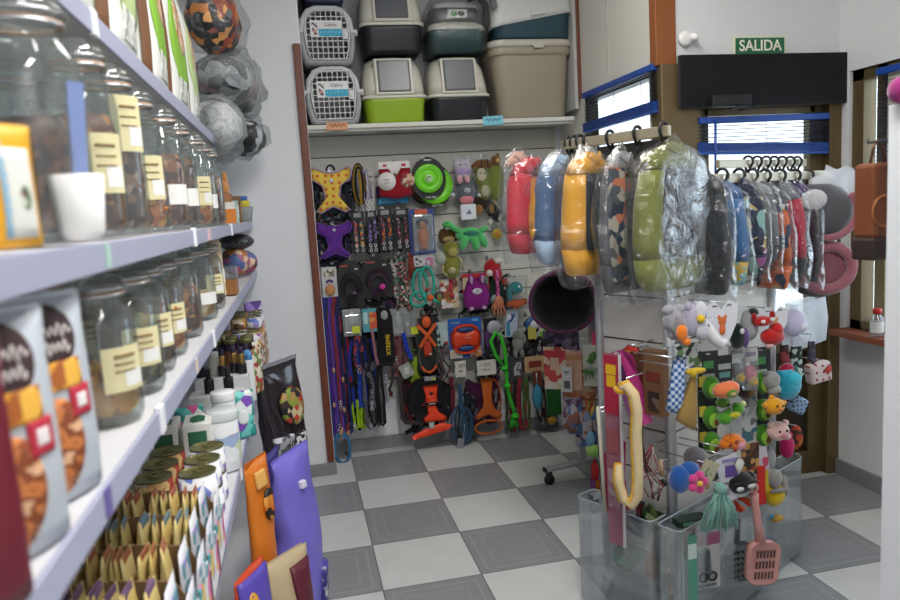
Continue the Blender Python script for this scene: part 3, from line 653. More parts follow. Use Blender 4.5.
front_pack('grey packet with a brown banner beside the deep red packet', (-.474, -3.62, ZL), 1.1, LG, None, 1)
front_pack('grey packet with a brown banner standing next to the first lower jar', (-.478, -3.49, ZL), 1.1, LG, None, 1)
# end of the upper jar shelf
def tub(name, label, cat, loc, parts, rot=0):
    t = thing(name, label, cat, loc, rot)
    for nm, g, m in parts: g.build(nm, m, t)
    return t
def boxg(w, d, h, z=0): return G().box((0, 0, z+h/2), (w, d, h))
def cyl(r, h, z=0, r2=None, n=18): return G().lathe([(r*.96, z), (r, z+.003), (r2 or r, z+h-.003), ((r2 or r)*.96, z+h)], n)
tub('treat_tub', 'cylinder of twisted brown chews standing at the end of the upper jar shelf', 'tub', (-.50, -1.22, ZU), [('tub', cyl(.045, .12), M('8a5a34', .5)), ('chews', G().ell((0, 0, .14), (.04, .04, .035)).ell((.02, .01, .16), (.015, .015, .05)).ell((-.018, -.01, .165), (.014, .014, .05)), fur('b07840'))])
tub('treat_carton', 'orange and white snack carton near the end of the upper jar shelf', 'carton', (-.47, -1.28, ZU), [('carton', boxg(.05, .06, .085), M('d8d4cc', .5)), ('orange_front', G().box((.0265, 0, .03), (.002, .058, .055)).box((0, -.031, .03), (.05, .002, .055)), M('d07a28', .5))], .15)
tub('treat_carton', 'pale teal snack carton behind the orange and white one', 'carton', (-.468, -1.06, ZU), [('carton', boxg(.04, .06, .095), M('a9c8c4', .5)), ('white_front', G().box((.021, 0, .05), (.002, .05, .05)), M('e2e4e0', .5))])
tub('treat_carton', 'brown snack carton in front of the grey pot', 'carton', (-.468, -.86, ZU), [('carton', boxg(.04, .06, .12), M('7a5a3c', .6)), ('label_panel', G().box((.021, 0, .06), (.002, .045, .05)), M('b08a60', .6))])
t = tub('plant_pot', 'grey pot with a yellow and blue top ending the upper jar shelf', 'pot', (-.455, -.58, ZU), [('pot', cyl(.034, .075, 0, .046), M('8a8c8e', .5)), ('yellow_lid', cyl(.03, .03, .075), M('d0b828', .5)), ('blue_cap', cyl(.022, .022, .105), M('2a5aa0', .5))])
# end of the lower jar shelf
tub('rawhide_roll', 'pale rolled rawhide leaning at the end of the lower jar shelf', 'chew', (-.50, -1.62, ZL+.002), [('roll', G().lathe([(.022, 0), (.026, .01), (.024, .1), (.026, .19), (.020, .2)], 14, 0, RX(-.12)), fab('d8c4a0', 60)), ('paper_band', G().lathe([(.0275, .05), (.0275, .10)], 14, 0, RX(-.12), (False, False)), M('e8e2d4'))], .2)
tub('snack_box', 'brown wooden snack box with a clear lid at the end of the lower jar shelf', 'box', (-.472, -1.50, ZL), [('box', boxg(.056, .09, .056), woodm('8a5a30', 'a87242', 5)), ('clear_lid', boxg(.06, .095, .045, .056), FILMC)])
t = tub('net_bag', 'black net bag stuffed with toys at the far end of the lower jar shelf', 'bag', (-.50, -.66, ZL), [('net', G().ell((.0, 0, .165), (.085, .11, .04)), PR(['1a1a1c', '4a4a4e', '1c1c1e', '5a5a60'], 160)), ('toys', G().ell((-.01, -.03, .075), (.07, .07, .07)).ell((.03, .05, .06), (.06, .06, .06)), PR(['a85a78', 'b0703c', '6a4a34', 'd8b89a', '5a6a9a'], 28))])
# ------------------------------------------------------------------ top shelf: feed packs and wrapped beds
GP = [PR(['dfe0d8', 'dfe0d8', '7aa83c', 'b87848'], 7, 'blobs'), PR(['dcdcd2', 'b8c49a', '8a9a68', 'dfe0d8', 'c8a890'], 9, 'blobs'), PR(['e0e0dc', '8ab040', 'dcdcd8', 'e0e0dc'], 6, 'blobs')]
for i, (y, m, lab) in enumerate([(-3.45, 0, 'nearest'), (-3.02, 0, 'second'), (-2.62, 1, 'third'), (-2.22, 2, 'fourth'), (-1.86, 1, 'fifth'), (-1.55, 0, 'farthest')]):
    r = thing('feed_bag', '%s white and green feed pack in the row on the top shelf' % ('nearest' if i == 0 else 'farthest' if i == 5 else lab), 'feed bag', (-.572, y, 1.813), PI/2+rnd(-.06, .06), 'feed packs on the top shelf')
    w, h, t_ = .33, .44, .115
    bagmesh(w, h, t_, k=6, bot=.9).build('bag_body', M('dfe0da', .45), r)
    patch(w, h, t_, -.96, .02, -.86, .9, 0, .0015, k=6, bot=.9).build('brown_edge', M('6a4426', .6), r)
    patch(w, h, t_, .80, .02, .97, .95, 0, .0015, k=6, bot=.9).build('green_edge', M('84aa40', .5), r)
    patch(w, h, t_, -.8, .12, .7, .8, 0, .0015, None, 'e', k=6, bot=.9).build('green_motif', M('86b83a', .5) if i % 3 != 2 else M('b8cc90', .5), r)
    patch(w, h, t_, -.3, .4, .6, .78, 0, .0025, None, 'e', k=6, bot=.9).build('food_picture', PR(['b07048', 'c88a60', 'dccab0', '8a5030'], 20, 'blobs'), r)
    patch(w, h, t_, -.5, .06, .3, .22, 0, .0018, k=6, bot=.9).build('grey_print', PR(['c0c4bc', 'dfe0da', '8a948a', 'dfe0da'], 60), r)
def wrapped(label, loc, r3, m, rot=0, ringed=True, fm=FILMG):
    t = thing('wrapped_pet_bed', label, 'pet bed', loc, rot)
    g = G()
    if ringed: g.tube([(r3[0]*.72*math.cos(a), r3[1]*.72*math.sin(a), r3[2]) for a in [2*PI*i/20 for i in range(20)]], min(r3)*.55, 10, 0, True); g.ell((0, 0, r3[2]*.8), (r3[0]*.75, r3[1]*.75, r3[2]*.5))
    else: g.ell((0, 0, r3[2]), r3)
    g.build('cushion', m, t, jit=.012, jsc=14)
    g = G().ell((0, 0, r3[2]*1.02), (r3[0]*1.12, r3[1]*1.1, r3[2]*1.12), 0, None, 26, 16); g.build('film_bag', fm, t, jit=.05, jsc=13)
    return t
def pile(label, px, py, y, r3, m, ringed, fm, q=.05):
    p = hit(px, py, (0, y, 0), (0, 1, 0)); return wrapped(label, (p.x, y, p.z-r3[2]), r3, m, rnd(-.3, .3), ringed, fm)
pile('orange, black and grey patterned pet bed in film at the top of the wrapped pile', 214, 22, -1.0, (.11, .16, .13), PR(['2a2a2e', 'd08038', '6a6a6c', '1e1e22', 'e0a060', '9a4a3a'], 30), False, FILM)
pile('grey and pink pet bed in clear film in the middle of the wrapped pile', 226, 80, -.86, (.12, .18, .10), PR(['4a4d52', 'c8cbce', '1e2024', 'c89a98', 'acafb3', 'd0d2d4'], 15), False, FILMG)
pile('pale grey cushion in crinkled film at the bottom of the wrapped pile', 214, 128, -1.08, (.11, .18, .11), PR(['c8caca', 'b4b6b8', 'dcdcda', 'c0c2c4'], 18, 'blobs'), False, FILMG)
pile('black mesh bundle in film hanging over the end of the top shelf', 246, 138, -.56, (.10, .15, .09), PR(['2a2c30', 'a8acb0', '1c1e22', 'd0d4d8', '4a4c50'], 26), False, FILM)
pile('loose grey plastic film bundle right of the patterned wrapped beds', 243, 85, -.50, (.08, .13, .14), PR(['d0d2d4', '8a8c90', 'dcdcde', '3a3c40', 'c4c6c8'], 16), False, FILMG)
# ------------------------------------------------------------------ base shelf: pouches, cans, bottles
ZB = .744
PK = [M('cdb978', .45), M('c8b06c', .45), M('d2c084', .45)]
PT = ['a8604a', '6a8494', 'a8684a', '7a5a80']
BRN = M('7c6040', .75)
for b, y in enumerate((-2.70, -2.835, -2.97, -3.105)):
    bn = ['farthest', 'second farthest', 'second nearest', 'nearest'][b]
    t = thing('pouch_carton', '%s brown carton of cat food pouches on the base shelf' % bn, 'carton', (-.565, y, ZB))
    g = G().box((0, 0, .004), (.27, .118, .006)).box((-.133, 0, .05), (.004, .118, .1)).box((0, -.058, .035), (.27, .003, .07)); g.build('tray', BRN, t)
    G().prism([(-.135, 0), (.132, 0), (.132, .07), (.10, .135), (.0, .152), (-.10, .14), (-.135, .11)], .056, .0595).build('back_flap', BRN, t)
    G().box((.133, 0, .05), (.004, .118, .1)).build('printed_front', PR(['e6e6ea', 'd86a9a', '58b0b0', '8a6ac0', 'e6e6ea', 'e0c060'], 30), t)
    mt = M(PT[b], .5)
    for i in range(13):
        x = -.565-.118+.0168*i
        r = thing('food_pouch', 'small yellow cat food pouch standing in the %s brown carton' % bn, 'pouch', (x, y-.004, ZB+.009), PI/2+rnd(-.1, .1), 'pouches in the %s carton' % bn)
        r.rotation_euler = (rnd(-.08, .08), 0, PI/2+rnd(-.12, .12))
        w, h, tk = .085, .162+rnd(-.006, .006), .019
        if b == 0 and i == 0 or True:
            bagmesh(w, h, tk, 0, 6, 6, bot=.9, tap=.18).build('pouch_body', PK[i % 3], r)
            G().box((0, -.0008, h-.007), (w*.5, .0042, .014)).build('coloured_tip', mt, r)
for b, y in enumerate((-2.70, -2.835, -2.97, -3.105)):
    for k in range(2):
        r = thing('food_pouch', 'white and violet printed pouch leaning at the aisle end of the %s brown carton' % ['farthest', 'second farthest', 'second nearest', 'nearest'][b], 'pouch', (-.462+.016*k, y-.004, ZB+.009), (0.10*k, 0, PI/2), 'printed pouches at the carton ends')
        bagmesh(.098, .158-.012*k, .014, 0, 6, 6, bot=.9, tap=.1).build('pouch_body', M('dcdce2', .4), r)
        patch(.098, .158-.012*k, .014, -.8, .5, .8, .85, 0, .0012, bot=.9, tap=.1).build('violet_print', PR(['8a78b8', 'dcdce2', '6a9aa8', 'c86a94', 'dcdce2'], 34), r)
        patch(.098, .158-.012*k, .014, -.8, .08, .8, .4, 0, .0012, bot=.9, tap=.1).build('food_picture', PR(['dcdce2', 'c89a60', '9a6ab0', 'dcdce2'], 40), r)
GOLD = M('7a774c', .3, .55)
def can(label, loc, r, h, body, grp, lidm=None):
    t = thing('food_can', label, 'can', loc, 0, grp)
    G().lathe([(r*.95, 0), (r, .003), (r, h-.004), (r*.97, h-.009)], 20).build('can_body', body, t)
    G().lathe([(r*.97, h-.003), (r*1.01, h), (r*.93, h), (r*.90, h-.004), (r*.5, h-.004)], 20, 0, None, (True, True)).torus((0, r*.25, h-.001), r*.25, .0018, 0, None, 12, 5, 'z').build('can_lid', lidm or GOLD, t)
    return t
CB = [PR(['e4e4e6', '9a86c0', 'd8d8dc', '6a7ac0', 'e4e4e6'], 40), PR(['c8a060', '6a4a30', 'e0d0b0', 'a83a30'], 40)]
for ci, x in enumerate((-.595, -.495)):
    for ri, y in enumerate((-2.52, -2.425, -2.325)):
        for k in range(2):
            can('%s can, %s of the %s column on the base shelf' % (('covered', 'lid showing')[k], ('nearest', 'middle', 'farthest')[ri], ('wall side', 'aisle side')[ci]), (x, y, ZB+.072*k), .044, .071, CB[0] if ci else CB[1], 'cans with gold lids')
GRN = M('2a6648', .5)
for i, x in enumerate((-.625, -.535)):
    t = thing('remedy_carton', 'white carton with a green top mark, %s of the pair behind the cans' % ('wall side' if i == 0 else 'aisle side'), 'carton', (x, -2.16, ZB), .06)
    boxg(.075, .12, .175).build('carton', M('e6e6e0', .5), t, bevel=.002)
    G().prism([(-.02, -.02), (.0, -.04), (.02, -.02), (.02, .03), (-.01, .04), (-.02, .02)], -.001, .001, 0, T(0, 0, .1755) @ RX(PI/2)).build('green_mark', GRN, t)
    G().box((0, -.0605, .13), (.05, .002, .05)).build('green_panel', GRN, t)
tub('supplement_tub', 'large white round tub with a grey lid on the base shelf', 'tub', (-.475, -2.10, ZB), [('tub', cyl(.044, .15), M('e2e4e6', .4)), ('lid', cyl(.046, .03, .15), M('d4d8da', .4)), ('label', G().lathe([(.0447, .03), (.0447, .11)], 18, 0, None, (False, False)), PR(['dfe2e6', '9ab0d0', 'c04a5a', 'e2e4e6', 'c8d4b0'], 40))])
tub('supplement_tub', 'smaller white tub just behind the large white tub', 'tub', (-.487, -1.93, ZB), [('tub', cyl(.036, .165), M('dfe4e2', .4)), ('lid', cyl(.038, .03, .165), M('eceeee', .4))])
for i, (x, y, c, nm) in enumerate([(-.585, -1.98, ['2a9a94', '58c0b8', 'd04a8a', 'e0e4e4'], 'teal and pink treat packet on the wall side behind the white tubs'), (-.445, -1.80, ['2a9a94', '70c8c0', '7a4ab0', 'dfe4e4'], 'teal and violet treat packet by the price rail'), (-.645, -1.92, ['3a2420', 'b83a4a', '6ab0b8', '202024'], 'dark red treat packet deepest behind the white cartons')]):
    sack('treat_packet', nm, 'treat packet', (x, y, ZB), .35, .085, .17-.01*i, .04, PR(c, 34), [('plain_panel', -.5, .3, .4, .6, M('dfe4e4', .5), 'e')])
t = thing('bottle_tray', 'white display tray nearest the camera holding dropper bottles', 'tray', (-.53, -1.70, ZB))
boxg(.18, .10, .14).build('tray_body', M('dcdcda', .5), t, bevel=.004)
for i, x in enumerate((-.555, -.49)):
    tub('dropper_bottle', 'black dropper bottle in the near white tray, %s' % ('wall side' if i == 0 else 'aisle side'), 'bottle', (x, -1.70, ZB+.14), [('bottle', cyl(.017, .05), M('16161a', .3)), ('dropper_cap', cyl(.009, .035, .05), BLACK)])
t = thing('bottle_tray', 'white display tray farther back holding gold necked bottles', 'tray', (-.545, -1.36, ZB))
boxg(.2, .12, .13).build('tray_body', M('d8d8d8', .5), t, bevel=.004)
for i, (x, y, kind) in enumerate([(-.625, -1.37, 0), (-.575, -1.34, 1), (-.54, -1.38, 0), (-.50, -1.34, 2), (-.468, -1.37, 0)]):
    if kind == 1: tub('supplement_jar', 'milky white jar between the gold necked bottles', 'jar', (x, y, ZB+.13), [('jar', cyl(.022, .07), M('d4d8cc', .3)), ('cap', cyl(.019, .02, .07), M('e6e6e2', .4))])
    else: tub('oil_bottle', '%s gold necked dark bottle from the wall in the far white tray' % ['first', '', 'second', 'third', 'fourth'][i], 'bottle', (x, y, ZB+.13), [('bottle', cyl(.018, .04), M('1c1620', .3)), ('gold_neck', cyl(.013, .04, .04), metal('b89258', .35)), ('cap', cyl(.010, .025, .08), M('2a2440', .4))])
tub('spray_bottle', 'white spray bottle with a blue cap by the price rail', 'bottle', (-.450, -1.30, ZB), [('bottle', cyl(.022, .17), M('dfe2e2', .4)), ('blue_cap', G().lathe([(.02, .17), (.016, .2), (.006, .21)], 14).box((.0, -.02, .2), (.014, .04, .014)), M('5a9ad0', .4))])
for i in range(6):
    x, y = -.60+.065*(i % 3), -1.05+.09*(i//3)
    tub('supplement_jar', 'dark jar with %s label, %s of three in the %s row before the tins' % (['violet', 'brown', 'purple'][i % 3], ['first', 'second', 'third'][i % 3], ['near', 'far'][i//3]), 'jar', (x, y, ZB), [('jar', cyl(.028, .20), M('2a1c30', .35)), ('label', G().lathe([(.0288, .05), (.0288, .17)], 16, 0, None, (False, False)), M(['5a3a86', '7a4a2a', '6a2a78'][i % 3], .5)), ('gold_lid', cyl(.029, .018, .20), GOLD)])
for i in range(3):
    for j in range(4):
        for k in range(5 if j else 4):
            if k < 3 and j > 0: continue
            can('flat tin, %s stack from the wall, %s row back, %s layer up' % (ORD[i], ORD[j], ORD[k]), (-.585+.07*i, -.86+.1*j, ZB+.055*k+(0 if k < 3 or j == 0 else 0)), .034, .054, CB[(i+k) % 2], 'stacked flat tins', metal('a8a480', .3))
for j in range(1, 4):
    t = thing('tin_carton', '%s printed carton of tins under the stacked flat tins' % ORD[j-1], 'carton', (-.515, -.86+.1*j, ZB)); boxg(.215, .092, .163).build('carton', CB[1], t)
    G().box((0, -.0465, .08), (.2, .002, .1)).build('front_print', CB[0], t)
for i in range(7):
    y = -1.17+.115*i
    sack('treat_sachet', '%s small printed sachet in the row along the price rail' % ORD[i], 'sachet', (-.424, y, ZB+.0), PI/2-.5, .075, .19+.012*(i % 3), .018, PR([['d8c0a0', 'a8403a', '6a8a40', 'e0d8c8'], ['c89a50', '8a3a30', 'e4dcc8', '4a6a3a'], ['d0a8b8', '7a4a9a', 'e0dce0', 'c86a40']][i % 3], 45), [('window', -.4, .3, .4, .6, M('e0d8c8', .5), 'e')], group='sachets along the price rail')
sack('treat_packet', 'violet packet standing at the far end of the base shelf', 'treat packet', (-.47, -.36, ZB), .5, .10, .30, .05, PR(['7a5aa8', '9a7ac8', '5a3a86', 'c8b8dc'], 20), [('pale_panel', -.4, .5, .4, .8, M('c8b8dc'), 'e')])
# ------------------------------------------------------------------ sacks on the floor
def fl(px, py, y): return hit(px, py, (0, y, 0), (0, 1, 0))
FOOD = PR(['b08a4a', '3a2a22', 'b83a2a', '8a9a3a', '2a2024', 'c8b890', '1e1a1c'], 34)
p = fl(281, 420, -1.05)
sack('feed_sack', 'tall dark glossy feed sack with a bright food picture behind the violet sack', 'feed sack', (fl(281, 410, -1.02).x, -1.02, 0), .95, .30, .84, .14, M('2c262c', .15), [('food_picture', -.5, .66, .6, .86, FOOD, 'e'), ('silver_panel', -.85, .4, -.2, .62, PR(['9a9ca0', '3a3a40', 'd8d8dc', '55565c'], 40), 'r'), ('white_letters', -.4, .54, .5, .60, PR(['e0dcd8', '2c262c', 'd8d4d0', '2c262c'], 60), 'r')], jit=.016, jsc=9, seam=M('8a8a90', .2))
VIO = M('7a70d2', .35, 0, .1)
sack('feed_sack', 'large violet feed sack with a folded pointed top standing in the aisle', 'feed sack', (fl(296, 520, -1.66).x, -1.66, 0), 1.05, .26, .63, .13, VIO, [('white_mark', -.3, .80, -.1, .84, M('d8d4e8'), 'r'), ('silver_print', .35, .02, .9, .26, PR(['d0d4d8', '5a54b0', 'a0a8b0', '3a3a80'], 40), 'r')], jit=.018, jsc=7, seam=VIO)
sack('feed_sack', 'dark violet feed sack squeezed between the shelf and the large violet one', 'feed sack', (fl(277, 520, -1.62).x-.02, -1.60, 0), 1.25, .26, .60, .07, M('463c88', .3), [('dark_picture', -.2, .4, .8, .8, PR(['2a2030', '6a3a3a', '1c1a28', '5a54a0'], 20), 'e')], jit=.010, jsc=9)
sack('feed_sack', 'tall orange feed sack leaning on the base shelf', 'feed sack', (fl(257, 480, -2.02).x, -2.02, 0), 1.1, .13, .735, .06, M('d8781e', .35), [('black_motif', -.2, .72, .85, .86, PR(['1c1616', 'd4701c', '2a201c', 'e09a40'], 40), 'e'), ('pale_motif', -.5, .88, .3, .95, M('e8b060'), 'r')], jit=.008, jsc=10, seam=M('c0601a', .4))
sack('feed_sack', 'orange red and violet treat sack low beside the base shelf', 'feed sack', (fl(249, 575, -2.30).x, -2.30, 0), 1.1, .16, .52, .075, M('c8441c', .35), [('violet_top', -.9, .72, .9, .97, M('5a4ab0', .4), 'r'), ('yellow_flash', -.8, .60, -.1, .9, M('e0a428', .4), 'e'), ('white_script', -.5, .5, .4, .58, PR(['e8d8d0', 'c83c1c', 'e8d8d0', 'c83c1c'], 70), 'r')], jit=.008, jsc=10)
sack('feed_sack', 'cream and maroon paper feed sack in front of the violet sack', 'feed sack', (fl(286, 575, -2.05).x-.01, -2.07, 0), .8, .20, .43, .12, M('b8a684', .6), [('maroon_band', .0, .45, .95, .92, M('5c1c2c', .5), 'r'), ('tan_picture', -.3, .12, .6, .42, PR(['9a7a4a', 'c8b48a', '6a4a30', 'b09060'], 24, 'blobs'), 'e')], jit=.014, jsc=8, seam=M('b8a684', .6))
# ------------------------------------------------------------------ goods hanging on the slatwall
def H(name, label, cat, bb, off=.1, group=None, hk=True, plane=None, rot=0):
    c, w, h = (W if plane is None else plane)(*bb, off)
    t = thing(name, label, cat, c, rot, group)
    if hk and plane is None: hook(c.x, c.z+h/2-.006, max(.03, off-.01))
    return t, w, h
def wob(pts, a=.004): return [(x+rnd(-a, a), y+rnd(-a, a)*.6, z+rnd(-a, a)) for x, y, z in pts]
def arc(cx, cz, rx, rz, a0, a1, n=12, y=0, dy=0): return [(cx+rx*math.cos(a0+(a1-a0)*i/n), y+dy*i/n, cz+rz*math.sin(a0+(a1-a0)*i/n)) for i in range(n+1)]
def card(t, w, h, z, m, y=0, th=.0025, name='header_card', rz=0, x=0, marks=()):
    c = G().box((x, y, z), (w, th, h), 0, RY(rz)).build(name, m, t)
    for i, (mx, mz, mw, mh, mm) in enumerate(marks): G().box((x+mx*w, y-th*.9-.0003*i, z+mz*h), (mw*w, th*.5, mh*h)).build('print', mm, c)
    return c
def strands(t, w, z0, z1, n, mats, wd=.012, y=0, name='lead', spread=.9):
    for i in range(n):
        x = (-.5+(i+.5)/n)*w*spread; L = z1+rnd(0, .04)*(z0-z1); r_ = rnd(.3, .6)*w/n+.004
        p = [(x-r_*.3, y, z0)]+[(x-r_+rnd(-.3, .3)*r_, y+rnd(-.006, .006), z0+(L+r_-z0)*k/5) for k in range(1, 6)]
        p += [(x, y-.003, L), (x+r_, y+.002, L+r_)]+[(x+r_+rnd(-.3, .3)*r_, y+.005+rnd(-.006, .006), L+r_+(z0-L-r_)*k/5) for k in range(1, 5)]+[(x+r_*.3, y+.004, z0)]
        G().strap(p, wd, .0025).build(name, mats[i % len(mats)], t)
def clip(t, x, z, y=-.006, s=1, m=None, name='snap_hook'):
    G().torus((x, y, z), .009*s, .0022*s, 0, None, 14, 6).tube([(x, y, z-.009*s), (x, y, z-.018*s), (x+.008*s, y, z-.026*s), (x+.008*s, y, z-.038*s), (x, y, z-.043*s), (x-.007*s, y, z-.036*s), (x-.006*s, y, z-.022*s)], .0024*s, 6).build(name, m or CHROME, t)
def buckle(t, x, z, y=-.004, w=.024, h=.016, m=None): G().box((x, y, z), (w, .008, h)).box((x, y-.004, z), (w*.5, .004, h*.7)).build('buckle', m or BLACK, t, bevel=.0015)
BW = [fab('17171a'), fab('1f1f26'), fab('141418')]
YP = [(-.5, .42), (-.42, .5), (-.2, .40), (0, .36), (.2, .40), (.42, .5), (.5, .42), (.46, .24), (.22, .10), (.17, -.15), (.20, -.32), (.42, -.46), (.30, -.5), (0, -.36), (-.30, -.5), (-.42, -.46), (-.20, -.32), (-.17, -.15), (-.22, .10), (-.46, .24)]
def harness(label, bb, off, main, strap, poly=YP, edge=None, tag_=None, th=.016, loops=True, sc=1, group=None):
    t, w, h = H('dog_harness', label, 'dog harness', bb, off, group)
    P = [(x*w*sc, z*h*sc) for x, z in poly]
    G().puff(P, th).build('chest_panel', main, t)
    if edge: G().tube([(x, -.001, z) for x, z in P], .0035, 6, 0, True).build('edge_binding', edge, t)
    if loops:
        for sx in (-1, 1):
            G().strap(wob([(sx*w*.40, .006, h*.42), (sx*w*.52, .012, h*.2), (sx*w*.46, .016, -.05*h), (sx*w*.30, .012, -.28*h), (sx*w*.1, .008, -.3*h)]), .016).build('strap', strap, t)
            G().strap(wob([(sx*w*.30, .02, h*.30), (sx*w*.36, .026, -.1*h), (sx*w*.44, .02, -.40*h), (sx*w*.2, .014, -.5*h), (0, .01, -.42*h)]), .014).build('strap', strap, t)
            buckle(t, sx*w*.45, -.02*h, .004)
    G().tube(arc(0, h*.42, .022, .03, 0, PI), .006, 8).build('handle', strap, t)
    if tag_: card(t, tag_[0], tag_[1], tag_[2], tag_[3], -th*.7, name='swing_tag')
    return t, w, h
LIL = fab('9a86b4')
t, w, h = harness('yellow polka dot harness with lilac edging, top left of the slatted wall', (311, 167, 353, 213), .14, PR(['c8642c', 'd8b848', 'd8b848'], 26, 'dots', .8), fab('20242c'), edge=LIL)
G().lathe([(.011, 0), (.011, .004), (.004, .006)], 14, 0, T(0, -.009, h*.2) @ RX(PI/2)).build('round_badge', M('c8c4dc'), t)
harness('dark harness with red and white webbing behind the yellow polka dot one', (313, 178, 354, 222), .07, PR(['1c1c22', '8a2030', '20242a', 'c8c4c0', '24485a'], 40, rough=.8), fab('1a1a1e'))
t, w, h = H('dog_leash', 'coiled black and gold leash in the top row', 'leash', (353, 164, 366, 206), .12)
for k in range(3): G().strap(arc(rnd(-.006, .006), 0, w*.5-.008*k, h*.5-.01*k, 0, 2*PI, 18, -.008*k)[:-1], .014, .003, 0, (0, -1, 0), None, True).build('coil', [fab('22201c'), fab('8a6a24'), fab('1c1c1c')][k], t)
G().strap([(-.002, -.03, h*.34), (.004, -.03, -.1*h), (-.002, -.028, -h*.45)], .014).build('binding', fab('8a6a24'), t); clip(t, .004, -h*.46)
t, w, h = H('dog_leash', 'lilac and grey leash with white clips beside the black and gold coil', 'leash', (363, 170, 373, 206), .13)
strands(t, w, h/2, -h*.4, 2, [fab('8c7ea0'), fab('b0aab8')], .011); clip(t, -.01, -h*.40, -.01, 1.2, M('d8d8d8', .3)); clip(t, .014, -h*.38, -.012, 1.2, M('d8d8d8', .3))
# red bandana on white card
t, w, h = H('dog_bandana', 'red dog coat on a white card with a round white label', 'dog coat', (378, 161, 412, 199), .14)
RED = fab('8f1420')
card(t, w*.92, h*.34, h*.32, M('dcd8d4'), 0, marks=[(-.3, .2, .12, .2, M('c02a3a')), (.3, .2, .14, .2, M('b8202e'))])
G().puff([(-w*.5, -h*.42), (-w*.46, h*.30), (-w*.18, h*.30), (-w*.12, h*.16), (w*.12, h*.16), (w*.18, h*.30), (w*.46, h*.30), (w*.5, -h*.42), (0, -h*.5)], .022, 0, T(0, -.012, 0)).build('red_cloth', RED, t)
lb = G().lathe([(h*.24, 0), (h*.24, .002)], 24, 0, T(-w*.26, -.025, -h*.03) @ RX(PI/2)).build('round_label', M('dcd8d4'), t)
writing('happy', .016, M('5a4a48'), lb, (-w*.26, -.0275, .003)); writing('friends', .013, M('5a4a48'), lb, (-w*.26, -.0275, -.015))
G().lathe([(h*.20, 0), (h*.20, .002)], 24, 0, T(w*.34, -.024, -h*.02) @ RX(PI/2)).build('picture', PR(['c8a888', 'a86a58', 'd8c8b8', '8a3038'], 50), t)
G().lathe([(.008, 0), (.008, .003)], 14, 0, T(0, -.024, h*.21) @ RX(PI/2)).build('badge', M('d8d4d4'), t)
t, w, h = H('dog_coat_pack', 'blue and violet pack peeking out below the red dog coat', 'pack', (376, 186, 409, 204), .09)
bagmesh(w, h, .02).build('pack_body', PR(['2a8ab8', '3a9ac8', '4a2a6a', '2a7aa8', '6ab8d8'], 14), t).location.z = -h/2
# frisbees
def disc_card(label, bb, off, R, gm, cm, full=True):
    t, w, h = H('flying_disc', label, 'flying disc', bb, off)
    poly = [(w*.5*math.cos(a)*(1 if abs(math.sin(a)) < .8 else .9), h*.5*math.sin(a)) for a in [2*PI*i/28 for i in range(28)]]
    c = G().prism(poly, .002, .006).build('backing_card', cm, t)
    writing("Let's Play!", .017, M('e4e4e0'), c, (w*.06, .0005, -h*.44)); G().tube([(-.022+.0011*i, .0005, h*.43+.006*math.sin(i*1.5)) for i in range(41)], .0016, 4).build('lettering', M('e4e4e0'), c)
    X = RX(PI/2)
    G().lathe([(R*.52, .006), (R*.56, .012), (R*.90, .014), (R*.98, .008), (R, -.004), (R*.96, -.004), (R*.9, .008)], 36, 0, X, (False, False)).build('disc_ring', gm, t)
    if full:
        G().lathe([(0.001, .013), (R*.40, .013), (R*.42, .010), (R*.55, .009)], 30, 0, X, (False, False)).build('disc_centre', gm, t)
        G().lathe([(.001, .015), (R*.26, .015), (R*.27, .0135)], 24, 0, X, (False, False)).build('white_emblem', M('b8d0a0'), t)
        G().tube(arc(0, 0, R*.17, R*.12, .4, 4.2, 12, -.016), .003, 6).build('emblem_line', M('4a8a1c'), t)
    g = G()
    for i in range(30):
        a = 2*PI*i/30; g.box((R*.82*math.cos(a), -.0148, R*.82*math.sin(a)), (.007, .002, .003), 0)
    g.build('rim_notches', M('2c5a10'), t)
    return t
LIME = M('6fd01c', .35)
disc_card('small lime flying disc on a black card, in front of the larger disc', (411, 157, 446, 200), .15, .086, LIME, BLACK)
disc_card('larger lime flying disc partly hidden by the smaller one', (417, 163, 452, 208), .115, .112, LIME, BLACK, False)
t, w, h = H('flying_disc', 'black disc card with orange rings behind the lime discs', 'flying disc', (410, 172, 440, 206), .08)
G().lathe([(w*.5, 0), (w*.5, .008)], 30, 0, RX(PI/2)).build('backing_card', BLACK, t); G().torus((0, -.012, 0), w*.40, .003, 0, None, 28).torus((0, -.012, 0), w*.28, .003, 0, None, 28).build('orange_ring', M('b0561c'), t)
# plush toys
def plush(name, label, cat, bb, off, bodies, parts, m, plane=None, rot=0, hk=True, group=None):
    """bodies / parts: ellipsoids given in units of the box (x, y_m, z, rx, ry_m, rz)"""
    t, w, h = H(name, label, cat, bb, off, group, hk, plane, rot)
    def E(g, e): g.ell((e[0]*w, e[1], e[2]*h), (e[3]*w, e[4], e[5]*h), 0, None, 14, 9)
    g = G()
    for e in bodies: E(g, e)
    g.build('plush_body', m, t, jit=.0025, jsc=60)
    for nm, es, pm in parts:
        for e in es:
            g = G(); E(g, e); g.build(nm, pm, t)
    return t, w, h
BE = M('0e0e10', .15)
plush('plush_toy', 'lilac and grey plush rabbit with pink feet at the top of the toy column', 'plush toy', (452, 158, 473, 183), .13, [(0, 0, .18, .42, .03, .30), (0, -.005, -.1, .36, .028, .22), (-.3, 0, .42, .12, .012, .14), (.3, 0, .42, .12, .012, .14)], [('shirt', [(0, -.012, -.05, .40, .026, .16)], fur('9a86b0')), ('foot', [(-.2, -.02, -.36, .14, .016, .18), (.16, -.02, -.36, .14, .016, .18)], fur('c898a0')), ('eye', [(-.14, -.03, .22, .035, .003, .03), (.12, -.03, .22, .035, .003, .03)], BE)], fur('b0aab4'))
